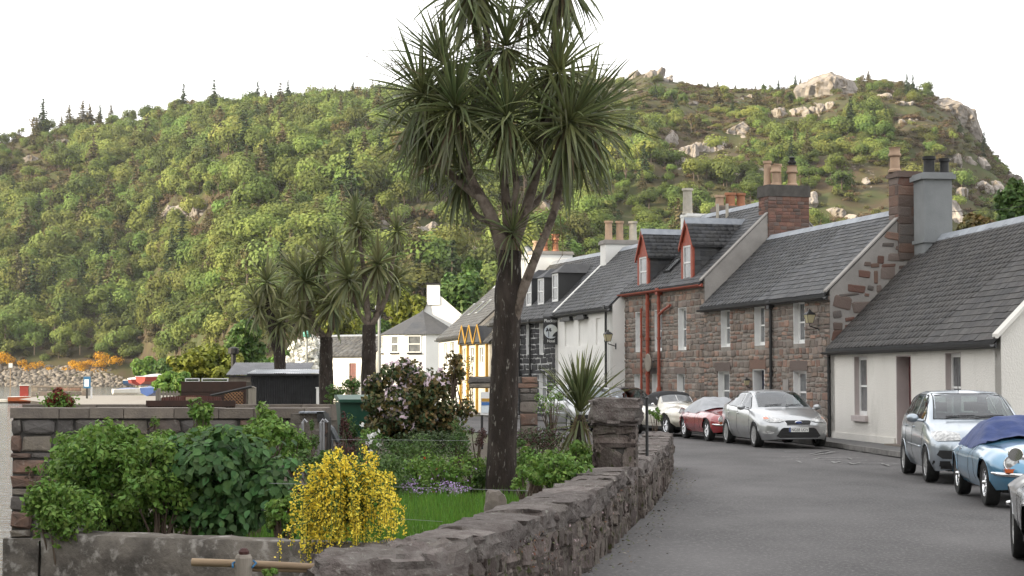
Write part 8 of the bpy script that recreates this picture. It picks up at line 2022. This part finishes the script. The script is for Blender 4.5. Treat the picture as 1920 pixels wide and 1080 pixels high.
for x in (a.x + .03, b.x + .27): MB().box(x - .025, x + .025, 36.442, 36.49, .3, a.z).build('post', K['iron_black'], nb)
# climber on the cream house
rng = np.random.default_rng(7); q = Matrix.Translation(h6.A) @ Matrix.Rotation(h6.rz, 4, 'Z'); cl = thing('wall_climber', 'bare brown climbing plant on the cream house front', 'climber', tuple(q @ Vector((1.55, -.15, 0)))); P = np.stack([rng.normal(0, .16, 260), rng.normal(0, .05, 260), rng.uniform(.6, 2.9, 260)], 1)
V_, F_ = leaf_quads(P, rng.normal(0, 1, (260, 3)) + np.array([0, -1, 0]), rng.uniform(.06, .14, 260), .6, .5, rng); tag(np_mesh('foliage', V_, F_, K['leaf_bronze'], cl), kind='stuff'); MB().tube([(0, 0, 0), (.05, 0, 1), (-.05, 0, 2), (.1, 0, 2.9)], [.04, .03, .02, .01], 6).build('stem', K['twig'], cl)
# timber post with lashed poles at the shore
p = W(457, 1052, 11.35); ps = thing('mooring_post', 'weathered timber post standing below the retaining wall', 'post', (p.x, 11.35, 0)); zt = W(457, 1040, 11.35).z
MB().lathe([(.056, -.6), (.055, zt - .02), (.045, zt), (.001, zt + .005)], 14).build('post', K['wood_grey'], ps)
MB().lathe([(.03, zt), (.035, zt + .02), (.02, zt + .04), (.001, zt + .045)], 8).build('moss_tuft', K['leaf_maroon'], ps)
K['rope_blue'] = mat('rope_blue', (.02, .1, .2), rough=.8)
for sg in (-1, 1): MB().tube([(sg * .062, -.05, W(457, 1062, 11.35).z), (sg * .075, .03, W(457, 1057, 11.35).z), (sg * .05, .08, W(457, 1054, 11.35).z)], .007, 6).build('rope', K['rope_blue'], ps)
for i, (x0, y0, x1, y1, r_, lab) in enumerate(((360, 1054, 672, 1067, .026, 'upper thick wooden pole lashed to the mooring post'), (470, 1066, 690, 1074, .02, 'lower thin wooden pole lashed to the mooring post'))):
    a, b = W(x0, y0, 11.5), W(x1, y1, 11.4); mid = a.lerp(b, .5) + Vector((0, 0, .004)); tag(MB().tube([a, a.lerp(b, .25) + Vector((0, 0, .003)), mid, b], [r_, r_ * .95, r_ * .9, r_ * .75], 10).build('wooden_pole', K['wood_pole'], None, True, autos=40), lab, 'pole')
# boundary stone and fence wires in the garden
p = W(929, 952, 15.9); o = new_obj('boundary_stone', rough_block(395, 5, .08, .2)); o.data.materials.append(K['coping']); o.matrix_world = Matrix.Translation((p.x, 15.9, .55)) @ Matrix.Diagonal((.19, .17, .5, 1)); tag(o, 'small upright grey stone between lawn and roadside wall', 'stone')
for i, (x0, y0, x1, y1, Ya, Yb, lab) in enumerate(((505, 906, 990, 920, 13.2, 16.2, 'thin fence wire stretched in front of the palm trunk'), (490, 956, 830, 978, 13.0, 14.4, 'thin lower fence wire passing behind the yellow broom'), (620, 824, 880, 826, 21, 21.5, 'thin fence wire in front of the clematis bush'))):
    tag(MB().tube([W(x0, y0, Ya), W(x1, y1, Yb)], .0022, 4).build('fence_wire', K['wire']), lab, 'wire')
# lamp posts
def lamp_post(label, px, pyt, pyb, Y, col, head):
    p = W(px, pyb, Y); zt = W(px, pyt, Y).z; t = thing('lamp_post', label, 'lamp post', (p.x, Y, 0)); MB().tube([(0, 0, -.1), (0, 0, .9), (0, 0, 1.0), (0, 0, zt - .3)], [.08, .08, .05, .04], 8).build('post', K[col], t)
    MB().lathe([(.06, 0), (.2, .06), (.24, .2), (.2, .3), (.05, .36), (.001, .38)], 12, Matrix.Translation((0, 0, zt - .32))).build('lamp_head', K[head], t)
K['lamp_green'] = mat('lamp_green', (.1, .28, .24), rough=.5)
lamp_post('slim lamp post with green shade in front of the blossom tree', 575, 622, 720, 92, 'iron_grey', 'lamp_green')
lamp_post('plain grey lamp post beside the octagonal house', 711, 572, 720, 88, 'iron_grey', 'iron_grey')
# overhead wire above the cottage
a, b, c_ = W(1690, 398, 58), W(1800, 396, 60), W(1960, 380, 62)
tag(MB().tube([a, a.lerp(b, .5) - Vector((0, 0, .03)), b, b.lerp(c_, .5) - Vector((0, 0, .08)), c_], .012, 4).build('overhead_wire', K['black_trim']), 'thin black overhead wire above the cottage roof', 'wire')
# ---- the quay: path, parapet, notice board, boats
V = [W(150, 745, 128), W(300, 742, 128)]
tag(MB().poly([(-38, 143.5, .375), (-33, 118, .375), (-20, 84, .375), (-10, 66, .375), (-7, 66, .375), (-14, 90, .375), (-22, 128, .375), (-28, 143.5, .375)]).build('quay_path', mat('quay_path', (.27, .25, .22), (.22, .2, .18), scale=1.5, rough=.95)), kind='structure')
pq = thing('pier_parapet', 'grey stone pier parapet standing out of the water', 'wall', (-38.2, 140, 0)); wq = W(165, 730, 140).x + 38.2
MB().box(0, wq, 0, .6, -2.5, 1.05).build('parapet_core', K['mortar'], pq); rr = random.Random(95); it = []
for cx, cz, w_, h_ in courses(0, wq, -1.6, 1.05, [], rr, (.25, .5), (.4, 1.0), .03): it.append((rr.randrange(10), Matrix.Translation((cx, 0, cz)) @ Matrix.Diagonal((w_, .04, h_, 1))))
pieces(pq, 'stone', 'stonework', it, STONES['stone_sea'], K['stone_sea'], 120)
for k in range(4): MB().box(wq * k / 4, wq * (k + 1) / 4 - .02, -.06, .66, 1.05, 1.2).build('coping_stone', K['coping'], pq)
p = W(163, 745, 122); ib = thing('information_board', 'blue framed information board on a post beside the quay path', 'sign', (p.x, 122, .37)); zb, zt = W(163, 728, 122).z - .37, W(163, 706, 122).z - .37
K['board_blue'] = mat('board_blue', (.03, .12, .24), (.025, .1, .2), scale=3, rough=.5); MB().box(-.24, .24, -.05, .05, zb, zt).build('board', K['board_blue'], ib); MB().box(-.17, .13, -.06, -.052, zb + .12, zt - .2).build('poster', K['notice_pale'], ib); MB().box(-.06, .06, -.05, .05, -.1, zb).build('post', K['iron_black'], ib); MB().box(.22, .32, .1, .2, -.1, zb + .1).build('bollard', K['white_paint'], ib)
def dinghy(name, label, px, py, Y, L, w, h, hull, top, rz, z=None, cover=True):
    p = W(px, py, Y); t = thing(name, label, 'boat', (p.x, Y, p.z if z is None else z), rz); n = 14; V, F = [], []
    for i in range(n):
        u = i / (n - 1); b = w / 2 * (sin(pi * min(1, .15 + u * .62)) ** .7 if u < .98 else .02); b = w / 2 * (1 - max(0, u - .45) ** 2 * 3.1) ; b = max(.02, b); x = -L / 2 + L * u; k_ = .08 + .25 * max(0, u - .6) ** 1.5 * h * 4
        V += [(x, -b, h + .2 * u * u * h), (x, -b * .85, h * .45), (x, 0, k_ * h), (x, b * .85, h * .45), (x, b, h + .2 * u * u * h)]
        if i: q = 5 * (i - 1); F += [(q + j, q + j + 1, q + j + 6, q + j + 5) for j in range(4)]
    F.append((0, 1, 2, 3, 4)); mb = MB(); mb.v, mb.f = V, F; mb.build('hull', hull, t, True, autos=35)
    mb = MB(); V = []; F = []
    for i in range(n):
        u = i / (n - 1); b = max(.02, w / 2 * (1 - max(0, u - .45) ** 2 * 3.1)); x = -L / 2 + L * u; z_ = h + .2 * u * u * h
        V += [(x, -b, z_ + .01), (x, 0, z_ + (.28 * h * sin(pi * u) if cover else -.1 * h)), (x, b, z_ + .01)]
        if i: q = 3 * (i - 1); F += [(q + j, q + j + 1, q + j + 4, q + j + 3) for j in range(2)]
    mb.v, mb.f = V, F; mb.build('cover' if cover else 'deck', top, t, True); MB().tube([V[3 * i] for i in range(n)] + [V[3 * i + 2] for i in reversed(range(n))], .03, 5).build('gunwale', K['white_paint'], t)
    return t
B_ = {k: mat('boat_' + k, c, tuple(x * .8 for x in c), scale=2, rough=.5, coat=.3) for k, c in dict(blue=(.025, .07, .24), red=(.26, .035, .025), white=(.7, .7, .66), orange=(.34, .085, .03), navy=(.04, .1, .22), green=(.05, .25, .15)).items()}
dinghy('covered_dinghy', 'small blue covered dinghy on the quay edge', 238, 741, 118, 1.9, .8, .38, B_['white'], B_['blue'], .4)
dinghy('covered_dinghy', 'bright blue tarpaulined dinghy next to the pale picket fence', 287, 744, 100, 1.5, .9, .5, B_['blue'], B_['blue'], 1.3)
dinghy('upturned_dinghy', 'red and white dinghy on the quay with red topsides', 252, 724, 132, 2.2, 1.0, .5, B_['red'], B_['white'], 2.0)
dinghy('upturned_dinghy', 'navy blue skiff between the red dinghies on the quay', 268, 724, 138, 3.0, 1.0, .45, B_['navy'], B_['navy'], .1)
dinghy('upturned_dinghy', 'red bowed dinghy with white upturned hull under the bushy green tree', 290, 722, 126, 2.6, 1.1, .6, B_['red'], B_['white'], .9)
fb = dinghy('fishing_boat', 'orange hulled creel boat with mast moored off the pier', 52, 756, 236, 5.0, 1.9, 1.0, B_['orange'], B_['white'], .15, z=-1.75, cover=False)
zd = 1.0
MB().box(-1.0, .1, -.5, .5, zd, zd + 1.5).build('wheelhouse', B_['red'], fb); MB().box(.12, .14, -.4, .4, zd + .8, zd + 1.3).build('window', K['pane'], fb); MB().box(-1.1, .2, -.6, .6, zd + 1.5, zd + 1.6).build('wheelhouse_roof', B_['white'], fb)
MB().tube([(-2.3, 0, zd), (-2.3, 0, zd + 4.2)], .05, 6).build('mast', K['wood_pole'], fb)
for x in (-4.4, .6): MB().tube([(-2.3, 0, zd + 4.1), (x * .6 - 1, 0, zd + .1)], .02, 4).build('stay', K['wire'], fb)
MB().box(-2.55, -2.05, -.1, .1, zd + 3.9, zd + 4.5).build('mast_light', B_['white'], fb)
for x, m_ in ((.8, 'red'), (1.35, 'green'), (1.9, 'orange')): MB().lathe([(.22, 0), (.28, .3), (.24, .8), (.1, .9), (.001, .92)], 10, Matrix.Translation((x, -.2, zd + .15))).build('creel', B_[m_], fb)
dinghy('white_boat', 'low white open boat moored beside the creel boat', 14, 752, 238, 3.6, 1.4, .6, B_['white'], B_['white'], .1, z=-1.75, cover=False)
# grit and fallen leaves along the foot of the roadside wall
rng = np.random.default_rng(77); P = []
for i in range(420):
    Y = rng.uniform(11.5, 35); x = edge(ROAD_L, Y) + .12 + abs(rng.normal(0, .22)); P.append((x, Y, .014))
V_, F_ = leaf_quads(np.array(P), np.tile([0, 0, 1.0], (len(P), 1)), rng.uniform(.02, .06, len(P)), .6, .25, rng); V_[:, 2] += .014
K['litter'] = mat('litter', (.1, .075, .045), rough=.9, palette=[(.12, .085, .05), (.07, .055, .04), (.2, .18, .15), (.08, .09, .03)], var=.3)
tag(np_mesh('fallen_leaves', V_, F_, K['litter']), 'dry leaves and grit gathered along the foot of the roadside wall', 'leaves', kind='stuff')

# ------------------------------------------------------------------ evening haze
hz_ = MB().box(-6020, 3020, -3020, 7020, -5.5, 210).build('haze', None); m = bpy.data.materials.new('haze'); m.use_nodes = True
N_ = m.node_tree.nodes; N_.remove(N_['Principled BSDF']); pv = N_.new('ShaderNodeVolumePrincipled'); pv.inputs['Density'].default_value = 0.00005; pv.inputs['Color'].default_value = (.93, .95, 1, 1); pv.inputs['Anisotropy'].default_value = .2
m.node_tree.links.new(pv.outputs['Volume'], N_['Material Output'].inputs['Volume']); hz_.data.materials.append(m); tag(hz_, kind='stuff')
